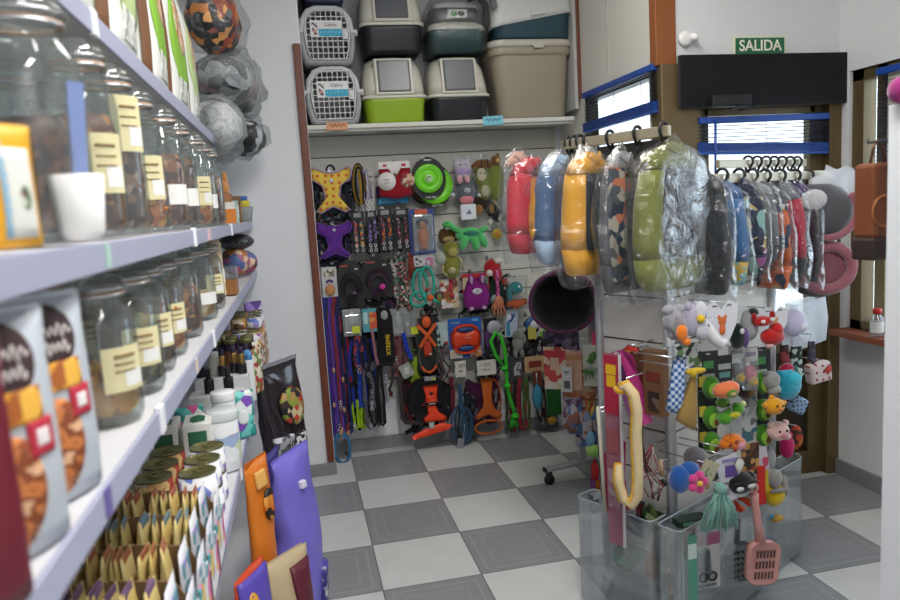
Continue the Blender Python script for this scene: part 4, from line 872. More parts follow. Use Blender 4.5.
plush('plush_toy', 'grey plush mouse with a pink belly under the lilac rabbit', 'plush toy', (451, 178, 480, 207), .12, [(0, 0, 0, .34, .035, .42), (-.38, 0, -.02, .16, .018, .12), (.38, 0, -.08, .16, .018, .12), (-.22, 0, .36, .14, .014, .14), (.22, 0, .36, .14, .014, .14)], [('belly', [(.0, -.024, -.26, .24, .018, .16)], fur('c87a80')), ('muzzle', [(.02, -.034, .06, .12, .012, .1)], fur('a0a2a4')), ('paw', [(-.46, -.012, -.06, .08, .014, .08), (.46, -.012, -.12, .08, .014, .08)], fur('b8b8b8'))], fur('5a5e66'))
t, w, h = H('swing_tag', 'white cube shaped tag hanging below the grey plush mouse', 'tag', (459, 203, 477, 221), .155)
G().box((0, 0, 0), (w*.86, .03, h*.86)).build('tag_card', M('cfd2d6'), t, bevel=.006); G().prism([(-.018, -.012), (.018, -.012), (.006, .016), (-.004, .004)], -.017, -.0155).build('tag_mark', M('5a6a8a'), t)
OLV = fur('6e7836')
plush('plush_toy', 'brown plush squirrel lying on top of the green hedgehog', 'plush toy', (472, 154, 501, 171), .13, [(-.12, 0, -.1, .36, .03, .30), (.30, -.01, .1, .18, .028, .30), (.38, -.01, .4, .06, .01, .12), (-.4, 0, -.2, .14, .02, .2)], [('muzzle', [(.34, -.034, .06, .08, .01, .12)], fur('c0a060')), ('stripe', [(-.2, -.022, -.1, .05, .012, .26), (.0, -.024, -.05, .05, .012, .26)], fur('4a3018'))], fur('6e4a26'))
plush('plush_toy', 'green plush hedgehog with a pale dog face at the upper right of the wall', 'plush toy', (470, 160, 506, 204), .12, [(.22, 0, .0, .26, .035, .44), (-.18, -.01, .12, .20, .032, .24), (-.12, -.008, -.2, .18, .03, .22)], [('pale_face', [(-.2, -.028, .16, .14, .02, .16)], fur('b4ac94')), ('ear', [(-.34, -.02, .28, .08, .012, .08), (-.08, -.025, .30, .07, .012, .07)], fur('5c5a30')), ('eye', [(-.25, -.05, .2, .02, .003, .018), (-.14, -.05, .2, .02, .003, .018)], BE), ('pale_belly', [(-.12, -.026, -.2, .12, .018, .14)], fur('a8a088'))], OLV)
plush('plush_toy', 'dark brown plush bundle under the green hedgehog', 'plush toy', (472, 190, 498, 218), .10, [(-.1, 0, .1, .36, .04, .34), (.25, 0, -.2, .24, .03, .28)], [('tan_patch', [(-.3, -.028, -.2, .18, .02, .2)], fur('8a6038')), ('leg', [(.36, -.01, .1, .07, .014, .42)], fur('a88a66'))], fur('2e2018'))
plush('plush_toy', 'black, tan and white plush dog head beside the dinosaur', 'plush toy', (484, 202, 507, 225), .13, [(.14, 0, -.1, .32, .03, .30), (-.12, 0, .2, .24, .03, .24)], [('white_muzzle', [(.26, -.02, -.2, .22, .022, .2)], fur('b8b4ac')), ('nose', [(.34, -.042, -.14, .05, .006, .05)], BE), ('tan_ear', [(-.2, -.02, .2, .10, .018, .2)], fur('8a6434')), ('pale_paw', [(-.28, -.01, -.36, .12, .02, .14)], fur('c0b8a8'))], fur('1e1c1a'))
GD = fur('4fae62'); 
t, w, h = H('plush_dinosaur', 'green plush dinosaur with a long neck and hanging legs', 'plush toy', (444, 218, 491, 251), .15)
g = G(); g.ell((.04*w, 0, -.02*h), (.30*w, .036, .24*h)).tube([(-.10*w, 0, .05*h), (-.26*w, 0, .2*h), (-.40*w, 0, .34*h)], [.024, .019, .018], 12).ell((-.42*w, -.004, .35*h), (.11*w, .022, .11*h)).tube([(.26*w, 0, .05*h), (.40*w, .004, .18*h), (.47*w, .006, .05*h)], [.022, .014, .005], 10)
g.build('plush_body', GD, t, jit=.003, jsc=50)
for x, z, a in ((-.10, -.22, .3), (.14, -.26, -.1), (.30, -.2, -.4)): G().ell((0, 0, 0), (.09*w, .026, .26*h), 0, T(x*w, -.02, z*h) @ RY(a)).build('leg', GD, t, jit=.002, jsc=50)
G().ell((.05*w, -.01, .02*h), (.22*w, .032, .12*h)).build('dark_back', fur('2c6a58'), t); G().ell((-.44*w, -.024, .38*h), (.012*w, .003, .02*h)).build('eye', BE, t)
t, w, h = H('plush_toy', 'small yellow flower tag right of the dinosaur', 'toy', (491, 227, 503, 241), .10); G().lathe([(w*.45, 0), (w*.4, .006), (.002, .01)], 12, 0, RX(PI/2)).build('petals', M('b0962c'), t); G().ell((0, -.01, 0), (w*.2, .006, h*.2)).build('flower_centre', M('a86a1c'), t)
plush('plush_monkey', 'olive plush monkey with a white paw and rope limbs below the dinosaur', 'plush toy', (434, 240, 466, 282), .15, [(.04, 0, -.12, .28, .034, .32), (.06, -.004, .26, .24, .034, .22)], [('white_paw', [(-.32, -.02, .08, .17, .028, .17)], fur('9a9e94')), ('face', [(.06, -.03, .22, .15, .014, .12)], fur('9a9050')), ('ear', [(-.14, 0, .34, .08, .01, .09), (.26, 0, .34, .08, .01, .09)], fur('6a6a2c')), ('knot', [(.02, -.026, -.22, .12, .02, .09)], fur('b0a27a'))], fur('77782e'))
o = COL.objects[-1]; tm = bpy.data.objects['plush_monkey']
for q in ([(-.05, -.02, -.02), (-.055, -.026, -.06), (-.03, -.03, -.085)], [(.05, -.02, .02), (.07, -.024, -.02), (.075, -.02, -.06)], [(.03, -.02, -.1), (.035, -.02, -.13)]): G().tube(q, .007, 8).build('rope_limb', fab('a89a6c', 90), tm, jit=.002, jsc=80)
plush('plush_toy', 'brown and tan plush animal tucked behind the green dinosaur', 'plush toy', (436, 226, 460, 248), .09, [(0, 0, 0, .42, .03, .36), (-.2, -.01, .2, .2, .024, .2)], [('tan_patch', [(.0, -.022, -.1, .26, .014, .16)], fur('a8905c'))], fur('5a4424'))
# row 2
t, w, h = harness('bright purple padded harness under the yellow polka dot one', (316, 222, 353, 258), .14, fab('5b2a86'), fab('24183a'), th=.03, edge=fab('6f3a9c'))
G().lathe([(.010, 0), (.009, .004)], 14, 0, T(0, -.018, h*.28) @ RX(PI/2)).build('round_badge', M('b0a8c4'), t)
harness('dark green harness behind the bright purple padded one', (314, 228, 350, 266), .07, fab('1e2e30'), fab('141a1c'))
COLL = [('black card of a collar with coloured beads, left of the row', (351, 211, 366, 254), ['2a2a2e', '3a8aa0', 'b82a3a', '1c1c20', 'c88a30']), ('violet patterned collar on a black card, second of the row', (366, 210, 378, 254), ['4a3a6a', '8a78b0', '2a2040', '1c1c20']), ('red and blue leash with silver clips on a black card, third of the row', (378, 208, 394, 252), ['8a2a20', 'b86a2a', '24406a', '1c1c20']), ('black collar with pink blossoms on a black card, fourth of the row', (393, 208, 411, 250), ['1c1c20', '1c1c20', 'b08a90', '2c2c30', '7a2a34'])]
for i, (lab, bb, cs) in enumerate(COLL):
    t, w, h = H('dog_collar', lab, 'collar', bb, .13); card(t, w*.9, h*.96, 0, M('131316', .6), .004)
    card(t, w*.5, h*.1, h*.40, M('8a8a8c'), .0015, name='printed_label')
    pm = PR(cs, 75, 'cells', .7)
    for sx in (-.2, .2): G().strap(wob([(sx*w, -.008, h*.28), (sx*w+.002, -.012, 0), (sx*w, -.009, -h*.34)], .003), .017, .004).build('webbing', pm, t)
    buckle(t, 0, h*.28, -.014, .034, .018)
    for sx in (-.2, .2): clip(t, sx*w, -h*.30, -.014, .9, M('cacaca', .3))
t, w, h = H('rubber_toy', 'orange rubber dog figure in a blue and grey blister box', 'dog toy', (410, 209, 435, 254), .14)
card(t, w, h, 0, M('2a3f86', .4), .012, .004, 'backing_card', marks=[(0, .44, .5, .1, M('c85a30')), (0, -.43, .8, .1, M('6a7ab8'))]); G().box((0, .004, -.02*h), (w*.80, .006, h*.80)).build('grey_inlay', M('8a9098'), t)
G().ell((0, -.018, -.14*h), (.20*w, .02, .24*h)).ell((0, -.02, .14*h), (.14*w, .018, .10*h)).ell((-.16*w, -.014, -.10*h), (.06*w, .01, .16*h)).ell((.16*w, -.014, -.10*h), (.06*w, .01, .16*h)).ell((-.1*w, -.012, -.32*h), (.07*w, .012, .10*h)).ell((.1*w, -.012, -.32*h), (.07*w, .012, .10*h)).build('rubber_figure', M('c8702c', .45), t)
G().ell((0, -.012, .20*h), (.24*w, .018, .1*h)).build('dark_cap', M('1c2c44', .5), t); G().box((0, -.022, -.02*h), (w*.82, .05, h*.82)).build('blister', FILMC, t, bevel=.012)
t, w, h = H('toy_card', 'small white and pink picture card below the blue blister box', 'card', (414, 255, 434, 266), .12); card(t, w, h, 0, M('d0ccd0'), 0, name='picture_card', marks=[(.25, -.1, .4, .7, PR(['c87aa8', 'd0ccd0', '9a6a9a'], 60)), (-.28, 0, .3, .7, PR(['2a2a30', 'd0ccd0', '5a5a60'], 70))])
t, w, h = H('rope_toy', 'dull red rope tassel left of the teal rope toy', 'rope toy', (404, 252, 418, 280), .10)
for i in range(5): G().tube(wob([(-.004, -.004*i, h/2), ((i-2)*.006, -.005*i, 0), ((i-2)*.009, -.004*i, -h/2)]), .005, 7).build('rope', fab('8a3026', 90), t)
# row 3
t, w, h = H('chew_card', 'white card with a round wooden ball and a violet ribbon at the left post', 'dog toy', (322, 267, 337, 297), .13)
card(t, w, h, 0, M('b8b8b8'), 0, .003, 'backing_card', marks=[(0, .3, .7, .24, PR(['8a7a5a', 'c8c0b0', '4a4a4c'], 60))]); G().ell((0, -.012, -.26*h), (.34*w, .014, .2*h)).build('wooden_ball', M('b07a48', .5), t); G().strap([(-.02, -.008, .0), (0, -.012, .012), (.02, -.008, 0)], .012).build('violet_ribbon', fab('4a2a6a'), t)
def dome_pack(label, bb, off, seed, badge):
    t, w, h = H('leash_pack', label, 'leash pack', bb, off)
    poly = [(-w/2, -h/2), (w/2, -h/2), (w/2, h*.12)]+[(w/2*math.cos(a), h*.12+h*.38*math.sin(a)) for a in [PI*i/10 for i in range(1, 10)]]+[(-w/2, h*.12)]
    G().prism(poly, 0, .004).build('backing_card', M('121215', .5), t)
    for k in range(3): G().strap(arc(0, -h*.08-.006*k, w*.36-.008*k, h*.28-.008*k, -.3, PI+.3, 16, -.012-.006*k), .018, .004, 0, (0, -1, .2)).build('coiled_leash', seed[k % len(seed)], t)
    G().box((0, -.014, -h*.34), (w*.42, .012, h*.22)).build('leash_handle', seed[0], t, bevel=.003)
    G().lathe([(badge[2], 0), (badge[2]*.9, .003)], 18, 0, T(badge[0]*w, -.034, badge[1]*h) @ RX(PI/2)).build('round_badge', badge[3], t)
    card(t, w*.3, .012, h*.38, M('8a3a3a'), -.003, name='printed_mark', x=-w*.2); card(t, w*.12, .010, h*.30, M('b0b0b0'), -.003, name='printed_mark', x=w*.24)
dome_pack('black domed leash pack with a small violet disc', (337, 260, 364, 307), .13, [fab('1e1a1e'), fab('28262a'), fab('18181a')], (.1, -.2, .011, M('6a4a6a')))
dome_pack('black domed leash pack with a bright pink disc', (362, 257, 393, 298), .14, [fab('2c1a2a'), fab('221a22'), fab('3a2a34')], (.12, -.22, .017, M('d02a92')))
t, w, h = H('dog_collar', 'bunch of multicoloured patterned collars beside the pink disc pack', 'collar', (391, 254, 412, 312), .12)
for i in range(6):
    G().strap(wob([((rnd(-.4, .4))*w, -.006*i, h*.46), (rnd(-.4, .4)*w, -.006*i-.004, h*.1), (rnd(-.45, .45)*w, -.006*i, -h*.2), (rnd(-.4, .4)*w, -.006*i, -h*.48)], .004), .016, .003, 0, (0, -1, rnd(-.3, .3))).build('webbing', [PR(['1a1a1e', 'a03a4a', '2a6a5a', 'c8c0b8', '1a1a1e'], 80, rough=.8), PR(['2a4a44', '1c1c20', 'b8a890', '7a2a34'], 70, rough=.8)][i % 2], t)
for z in (.3, 0, -.3): buckle(t, rnd(-.2, .2)*w, z*h, -.04)
TEAL = M('1a9a86', .6, 0, .15, 120, .5)
t, w, h = H('rope_toy', 'teal looped rope toy with an orange ball', 'rope toy', (409, 266, 441, 308), .16)
G().tube(arc(.06*w, .1*h, .22*w, .38*h, -PI*.5, PI*1.5, 26, -.006)[:-1], .0085, 9, 0, True).build('rope_loop', TEAL, t)
G().tube(arc(-.14*w, .06*h, .22*w, .36*h, -PI*.5, PI*1.5, 26, .012)[:-1], .0085, 9, 0, True).build('rope_loop', TEAL, t)
G().tube(arc(-.24*w, -.28*h, .24*w, .17*h, -PI*.5, PI*1.5, 22, .0)[:-1], .0085, 9, 0, True).build('rope_loop', TEAL, t)
G().ell((.12*w, -.022, -.26*h), (.021, .021, .021)).build('orange_ball', M('d0561a', .5), t); G().ell((.06*w, 0, -.06*h), (.014, .014, .012)).build('red_knot', M('a03a30', .7), t); G().tube([(.12*w, -.006, -.3*h), (.34*w, .004, -.36*h), (.40*w, .006, -.44*h)], .009, 8).build('rope_tail', TEAL, t)
t, w, h = H('rubber_toy', 'olive and navy rubber toy right of the orange ball', 'dog toy', (434, 288, 444, 304), .12); G().torus((0, 0, 0), w*.34, .008, 0, None, 18).build('navy_ring', M('1c2c44'), t); G().ell((0, -.004, -.1*h), (w*.3, .012, h*.3)).build('olive_core', M('7a7030'), t)
t, w, h = H('toy_card', 'cartoon printed card with a red rubber ball', 'dog toy', (441, 279, 458, 308), .12)
card(t, w, h, 0, PR(['c8b890', 'b03040', 'd8d0c8', '8a5a3a', 'c8c0c0'], 34), 0, .003, 'backing_card'); G().ell((.12*w, -.016, -.06*h), (.014, .014, .016)).ell((.12*w, -.016, .10*h), (.008, .008, .010)).build('red_ball', M('b01828', .35), t); G().strap(arc(.1*w, -.14*h, w*.36, h*.16, PI, 2*PI, 10, -.005), .008).build('yellow_strip', M('c8882a'), t)
PUR = fab('7a1c72', 120)
t, w, h = H('squeaky_toy', 'purple plush rabbit face toy on a red card', 'plush toy', (462, 273, 491, 312), .15)
card(t, w*.92, h*.5, h*.24, M('a8202c'), .012, .003, 'header_card', marks=[(-.38, .0, .2, .6, M('b8b090')), (.38, .1, .16, .4, PR(['b8b090', '3a7a6a', 'a8202c'], 50))])
G().puff([(w*.5*c, h*s) for c, s in ((-.62, .30), (-.4, .38), (0, .36), (.4, .38), (.62, .30), (.9, 0), (.96, -.2), (.80, -.36), (.62, -.46), (.3, -.44), (0, -.46), (-.3, -.44), (-.62, -.46), (-.80, -.36), (-.96, -.2), (-.9, 0))], .04).build('plush_body', PUR, t)
for sx in (-1, 1):
    G().ell((sx*.19*w, -.016, .34*h), (.09*w, .012, .15*h)).build('ear', PUR, t); G().ell((sx*.19*w, -.027, .34*h), (.05*w, .005, .11*h)).build('ear_lining', fab('a88aa8'), t)
    G().ell((sx*.14*w, -.020, .12*h), (.025*w, .004, .02*h)).build('eye', BE, t); G().ell((sx*.22*w, -.016, -.40*h), (.08*w, .008, .05*h)).build('paw', fab('b898b0'), t)
G().ell((0, -.022, .04*h), (.17*w, .008, .08*h)).build('muzzle', fab('c8bcc8'), t); G().ell((0, -.031, .06*h), (.03*w, .004, .02*h)).build('nose', BE, t)
plush('plush_toy', 'red and white plush toy above the flesh coloured foot toy', 'plush toy', (482, 258, 503, 282), .12, [(0, 0, .1, .42, .03, .36), (.2, -.01, -.2, .24, .024, .3)], [('white_trim', [(-.2, -.024, -.1, .16, .012, .14), (.24, -.02, .38, .2, .012, .12)], fur('c8c0b8'))], fur('9a1c24'))
t, w, h = H('chew_stick', 'pink textured chew stick hanging right of the purple rabbit toy', 'dog toy', (493, 270, 502, 300), .15); G().lathe([(.008, -h/2), (.012, -h*.4), (.011, 0), (.012, h*.4), (.008, h/2)], 14).build('stick', PR(['a83a78', 'c86a9a', '8a2a60'], 90), t)
t, w, h = H('rubber_toy', 'flesh coloured rubber hand toy pointing down', 'dog toy', (492, 296, 506, 319), .16)
g = G(); g.ell((0, 0, .22*h), (.36*w, .016, .30*h)).tube([(0, 0, .3*h), (-.02*w, 0, .5*h)], [.011, .010], 10)
g.build('palm', M('b06a4a', .6), t)
for k, x in enumerate((-.34, -.12, .12, .34)): G().tube([(x*w*.8, -.002, .1*h), (x*w*1.1, -.006, -.2*h), (x*w*1.05, -.010, -(.36+.1*(k in (1, 2)))*h)], [.006, .0055, .004], 8).build('finger', M('b06a4a', .6), t)
G().tube([(-.3*w, -.004, .2*h), (-.52*w, -.008, .02*h), (-.5*w, -.01, -.08*h)], [.006, .0055, .004], 8).build('thumb', M('b06a4a', .6), t)
plush('plush_toy', 'black and green plush toy behind the pink chew stick', 'plush toy', (484, 272, 510, 306), .08, [(-.1, 0, .1, .36, .03, .36), (.26, 0, -.1, .22, .03, .3)], [('red_patch', [(.3, -.02, .2, .14, .014, .12)], fur('a82a2a')), ('pale_patch', [(-.1, -.024, -.28, .2, .014, .14)], fur('8aa0a4')), ('eye', [(.26, -.03, .02, .05, .004, .04)], fur('c8c8c0'))], fur('1c3028'))
t, w, h = H('squeaky_toy', 'teal duck with orange legs in a clear bag', 'dog toy', (505, 276, 527, 310), .14)
G().ell((-.02*w, 0, .14*h), (.34*w, .03, .2*h)).ell((-.30*w, -.004, -.02*h), (.14*w, .02, .22*h)).build('teal_body', fab('1c7a80', 120), t); G().puff([(-.45*w, -.2*h), (.45*w, -.18*h), (.5*w, -.34*h), (.2*w, -.40*h), (0, -.5*h), (-.2*w, -.40*h), (-.5*w, -.36*h)], .03, 0, T(0, -.002, 0)).build('orange_feet', fab('cc5014', 120), t); G().ell((.08*w, -.032, .2*h), (.05*w, .005, .035*h)).build('eye', M('d8d8d8'), t)
bagmesh(w*1.05, h*1.0, .05).build('clear_bag', FILM, t, jit=.004, jsc=30).location = (0, -.006, -h*.5)
# row 4
def blister(label, bb, off, cardm, contents, yl=True, marks=()):
    t, w, h = H('accessory_pack', label, 'pack', bb, off); card(t, w, h, 0, cardm, .004, .003, 'backing_card', marks=marks)
    contents(t, w, h); G().box((0, -.008, -.04*h), (w*.86, .02, h*.70)).build('blister', FILMC, t, bevel=.006)
    if yl: card(t, w*.42, h*.26, -.26*h, M('c2cc28'), -.0195, .0015, 'yellow_price_label', x=w*.18)
GC = M('8e9290', .4)
wm = lambda t, w, h: G().ell((0, -.006, .1*h), (.2*w, .008, .24*h)).ell((0, -.006, .32*h), (.11*w, .007, .1*h)).build('white_motif', M('b4b8b4'), t)
blister('grey blister pack with a yellow price label above the black leashes', (343, 309, 361, 336), .13, GC, wm)
blister('grey blister pack with a white motif, right of the black lettered collar', (391, 309, 405, 336), .13, GC, wm, False)
blister('grey blister pack with a wide yellow label left of the orange harness', (402, 309, 419, 337), .125, GC, lambda t, w, h: G().ell((-.2*w, -.006, -.05*h), (.14*w, .008, .10*h)).build('white_motif', M('b4b8b4'), t))
t, w, h = H('dog_collar', 'teal and orange card with a candy striped collar hanging from it', 'collar', (363, 308, 379, 366), .14)
card(t, w*.9, h*.40, h*.29, M('4f9aa2'), 0, .003, 'header_card', marks=[(.22, -.02, .5, .7, PR(['c8502a', 'd08a3a', 'b83a3a'], 40)), (-.28, .1, .3, .5, M('a8c8c8'))]); G().strap(wob([(.1*w, -.006, h*.12), (.12*w, -.01, -.1*h), (.18*w, -.008, -.3*h), (.3*w, -.004, -.5*h)], .002), .017, .004).build('webbing', PR(['8a2a3a', 'b8a8a8', '3a6a80', '7a2434'], 60, 'wavez', .7), t)
t, w, h = H('dog_collar', 'black padded collar with yellow XTREME lettering', 'collar', (377, 308, 394, 366), .14)
G().puff([(-.45*w, -.5*h), (-.5*w, .5*h), (.35*w, .5*h), (.5*w, .3*h), (.48*w, -.4*h), (.3*w, -.5*h)], .022).build('padded_band', fab('151516'), t)
writing('XTREME', .034, M('c8a81c', .6), t, (.12*w, -.0135, -.13*h), (PI/2, -PI/2, 0), bold=.0008)
G().ell((0, -.012, .38*h), (.22*w, .010, .08*h)).build('clear_bubble', GC, t)
t, w, h = H('dog_collar', 'collar ends with clip and loop hanging under the lettered collar', 'collar', (380, 360, 395, 397), .12)
G().strap(arc(0, .2*h, w*.4, h*.3, -.4, PI+.4, 14), .014, .003).build('webbing', fab('202428'), t); G().strap(wob([(.4*w, 0, .1*h), (.3*w, -.004, -.1*h), (.1*w, -.004, -.3*h), (.2*w, 0, -.5*h)]), .014, .003).build('webbing', fab('2a2430'), t); clip(t, -.1*w, .05*h, -.008, 1.2); G().box((.16*w, -.004, -.42*h), (.02, .012, .03)).build('maroon_keeper', fab('5a1430'), t)
OR = M('d2561a', .55, 0, .1)
t, w, h = H('dog_harness', 'orange harness with crossed straps and a grey lower loop', 'dog harness', (416, 315, 439, 373), .15)
card(t, w*.9, h*.9, -.0*h, M('1a1a1c'), .012, .003, 'backing_card')
for sx in (-1, 1): G().strap([(sx*.40*w, -.006-.004*sx, .34*h), (0, -.014-.004*sx, .16*h), (-sx*.34*w, -.008, -.04*h)], .020, .006).build('cross_strap', OR, t)
G().ell((0, -.008, .38*h), (.20*w, .010, .10*h)).build('orange_top', OR, t)
G().strap(arc(0, -.20*h, .40*w, .28*h, PI*.62, PI*.38+2*PI, 22, -.004), .012, .006).build('grey_loop', fab('4a463c'), t); G().strap(arc(0, -.22*h, .38*w, .26*h, PI*1.2, PI*1.8, 10, -.010), .013, .006).build('orange_lower_strap', OR, t)
G().puff([(-.12*w, .08*h), (.12*w, .08*h), (.2*w, -.1*h), (.16*w, -.22*h), (-.16*w, -.22*h), (-.22*w, -.1*h)], .02).build('red_pad', M('b8381a', .6), t); G().box((.08*w, -.016, -.17*h), (.012, .006, .01)).build('white_tab', M('c8c8c8'), t)
t, w, h = H('accessory_pack', 'small white and teal card left of the blue bone shaped toy', 'pack', (435, 322, 450, 346), .13); card(t, w*.95, h, 0, M('a8bcbc'), 0, .003, 'backing_card', marks=[(-.3, 0, .25, .8, PR(['2a6a6a', 'a8bcbc', '1c2a2c'], 50)), (.2, -.1, .4, .4, M('b8c8cc')), (.2, -.4, .3, .14, M('a83a3a'))])
t, w, h = H('dog_collar', 'bundle of small patterned collars under the white and teal card', 'collar', (434, 343, 451, 380), .12)
for i in range(5): G().strap(wob([(rnd(-.3, .3)*w, -.006*i, h*.48), (rnd(-.45, .45)*w, -.006*i, .1*h), (rnd(-.45, .45)*w, -.006*i, -.2*h), (rnd(-.3, .3)*w, -.006*i, -.48*h)]), .012, .003).build('webbing', PR(['5a2a2e', '2a4a50', '1c1c1e', '8a8a80'], 90, rough=.8) if i % 2 else PR(['2a4858', '1a1a1c', '6a3a3a'], 90, rough=.8), t)
t, w, h = H('bone_toy', 'red and blue bone shaped throwing toy on a blue card', 'dog toy', (449, 318, 482, 358), .15)
card(t, w, h, 0, M('1f58a8', .4), .006, .004, 'backing_card', marks=[(-.30, -.38, .38, .22, PR(['c8c8c4', 'c8b8a0', 'c8c8c4'], 20)), (.3, -.36, .34, .26, PR(['8a4a2a', 'b8784a', 'c8b8a0'], 40)), (.32, .43, .2, .06, M('6a9ad0'))])
ORR = M('cf3c18', .4)
G().puff([(-.44*w, .16*h), (-.3*w, .22*h), (-.12*w, .15*h), (.12*w, .15*h), (.3*w, .22*h), (.46*w, .16*h), (.48*w, -.04*h), (.44*w, -.22*h), (.3*w, -.30*h), (.12*w, -.20*h), (-.12*w, -.20*h), (-.28*w, -.30*h), (-.42*w, -.22*h), (-.46*w, -.04*h)], .045).build('bone_body', ORR, t)
for z, s in ((.25, 1), (-.28, -1)):
    G().strap(arc(0, z*h-.05*h*s, .34*w, .13*h, 0 if s > 0 else PI, PI if s > 0 else 2*PI, 14, -.014), .014, .012).build('red_rim', ORR, t); G().ell((0, -.006, z*h-.03*h*s), (.27*w, .018, .075*h)).build('blue_end', M('1c3f7c', .5), t)
wt = writing('Chuckit!', .015, M('d8d4d0'), t, (-.28*w, .0018, .40*h)); writing('Chuckit!', .011, M('e0d4d0'), t, (.06*w, -.0235, .02*h))
t, w, h = H('dog_toy', 'purple oval toy with a silver disc, right of the bone shaped toy', 'dog toy', (483, 316, 499, 361), .13); card(t, w*.8, h*.9, 0, M('1c1a20'), .008, .003, 'backing_card'); G().ell((-.1*w, -.004, .0), (.36*w, .018, .24*h)).build('purple_body', M('4a2458', .4), t); G().lathe([(.40*w, 0), (.42*w, .006), (.36*w, .010)], 24, 0, T(.14*w, -.022, .26*h) @ RX(PI/2)).build('silver_disc', M('a8aab0', .35, .3), t)
for k in range(3): G().lathe([(.014, 0), (.013, .004)], 14, 0, T(-.02*w, -.004, (-.12-.13*k)*h) @ RX(PI/2)).build('printed_circle', M('5a5a60'), t)
t, w, h = H('accessory_pack', 'white and blue tag card at the right of the wall', 'pack', (504, 310, 519, 337), .13); card(t, w*.8, h, 0, M('a4b0c0'), 0, .003, 'backing_card', rz=.12, marks=[(.0, .2, .6, .3, PR(['3a4a80', 'c8ccd4', '3a4a80'], 40)), (-.3, -.2, .3, .5, M('3a7aa0'))])
plush('plush_toy', 'grey plush elephant near the right end of the wall', 'plush toy', (510, 329, 526, 358), .13, [(0, 0, .0, .36, .03, .3), (.1, -.006, .3, .26, .026, .2), (.34, -.02, .16, .10, .012, .16)], [('ear', [(-.16, -.012, .3, .2, .012, .16)], fur('6e706c')), ('leg', [(-.2, -.006, -.34, .13, .016, .16), (.2, -.006, -.34, .13, .016, .16)], fur('7c7e7a'))], fur('7c7e7a'))
t, w, h = H('squeaky_toy', 'round blue and white toy above the yellow sticker', 'dog toy', (524, 316, 539, 332), .12); G().ell((0, 0, 0), (w*.46, .02, h*.46)).build('ball', M('1c4a78', .4), t); G().ell((.12*w, -.014, -.05*h), (w*.3, .01, h*.3)).build('white_face', M('b8bcc4'), t)
t, w, h = H('price_tag', 'pale yellow square sticker card right of the grey elephant', 'tag', (528, 326, 536, 339), .14); card(t, w, h, 0, M('b0a848'), 0, .003, 'sticker_card')
plush('plush_toy', 'small lime green toy by the purple rim of the cat cave', 'plush toy', (539, 328, 549, 339), .12, [(0, 0, -.1, .46, .02, .36), (.1, 0, .2, .2, .014, .28)], [('dark_spot', [(.1, -.016, -.1, .1, .006, .1)], BE)], fur('5a9a1c'))
# leashes on the left
def leashes(label, bb, off, n, mats, wd=.012, head=None, clips=2, nm='dog_leash'):
    wd *= 1.4
    t, w, h = H(nm, label, 'leash', bb, off); strands(t, w, h/2, -h/2+.01, n, mats, wd)
    for i in range(clips): clip(t, rnd(-.3, .3)*w, -h*.5+.035+rnd(0, .5)*h*(i > 0), -.012)
    if head: card(t, head[0], head[1], h/2-head[1]/2, head[2], -.008)
    return t, w, h
t, w, h = leashes('long violet and navy leashes with tan leather ends beside the wooden post', (324, 297, 348, 442), .13, 5, [fab('4a2a80'), fab('20306a'), fab('5a3a90'), fab('7a2a34'), fab('1c2858')], .011, None, 3)
for x, z in ((-.1, -.0), (.25, -.07), (-.2, -.24), (.2, -.28), (.05, -.42), (.3, -.45)): G().ell((x*w, -.016, z*h), (.0085, .006, .017)).build('leather_end', M('b88868', .6), t)
t, w, h = H('rope_leash', 'ring of light blue rope leash hanging lowest by the wooden post', 'leash', (332, 428, 352, 462), .14)
for k in range(3): G().tube(arc(0, -.02, w*.42-.003*k, h*.46-.006*k, 0, 2*PI, 22, -.006*k)[:-1], .006, 8, 0, True).build('rope_coil', fab('2a6a96', 80), t)
G().ell((0, -.016, .38*h), (.012, .01, .016)).build('leather_end', M('b88868', .6), t)
leashes('red and black leash next to the long violet ones', (339, 324, 353, 390), .12, 2, [fab('8a1424'), fab('1a1a1c')], .022, None, 0)
leashes('black leashes with a lime green end hanging under the grey blister pack', (344, 334, 364, 432), .11, 4, [fab('161618'), fab('1e1e22'), fab('141416'), fab('7aa41c')], .013)
leashes('dark red leash strands low beside the black ones', (340, 380, 352, 432), .09, 3, [fab('5a1420'), fab('8a2030'), fab('2a1418')], .012)
leashes('royal blue leash strands hanging in the middle of the leash group', (352, 340, 376, 410), .12, 4, [fab('1c2f86'), fab('24409a'), fab('162560')], .012, None, 2)
leashes('black leash with grey stripes and a loop at its lower end', (365, 362, 384, 430), .13, 4, [PR(['17171a', '9a9aa8', '17171a'], 30, 'wavex', .8), fab('17171a')], .013)
leashes('thin lilac cord leash right of the grey striped one', (379, 362, 386, 408), .10, 1, [fab('6a6a9a')], .005, None, 1)
leashes('pink and navy patterned leash above the blue strands', (355, 336, 369, 372), .14, 2, [PR(['8a2a44', '1c2444', '8a2a44'], 60, rough=.8), fab('1a1a2a')], .014, None, 1)
leashes('lime green leash end low in the leash group', (354, 400, 362, 430), .12, 2, [fab('8aae1c')], .010, None, 0)
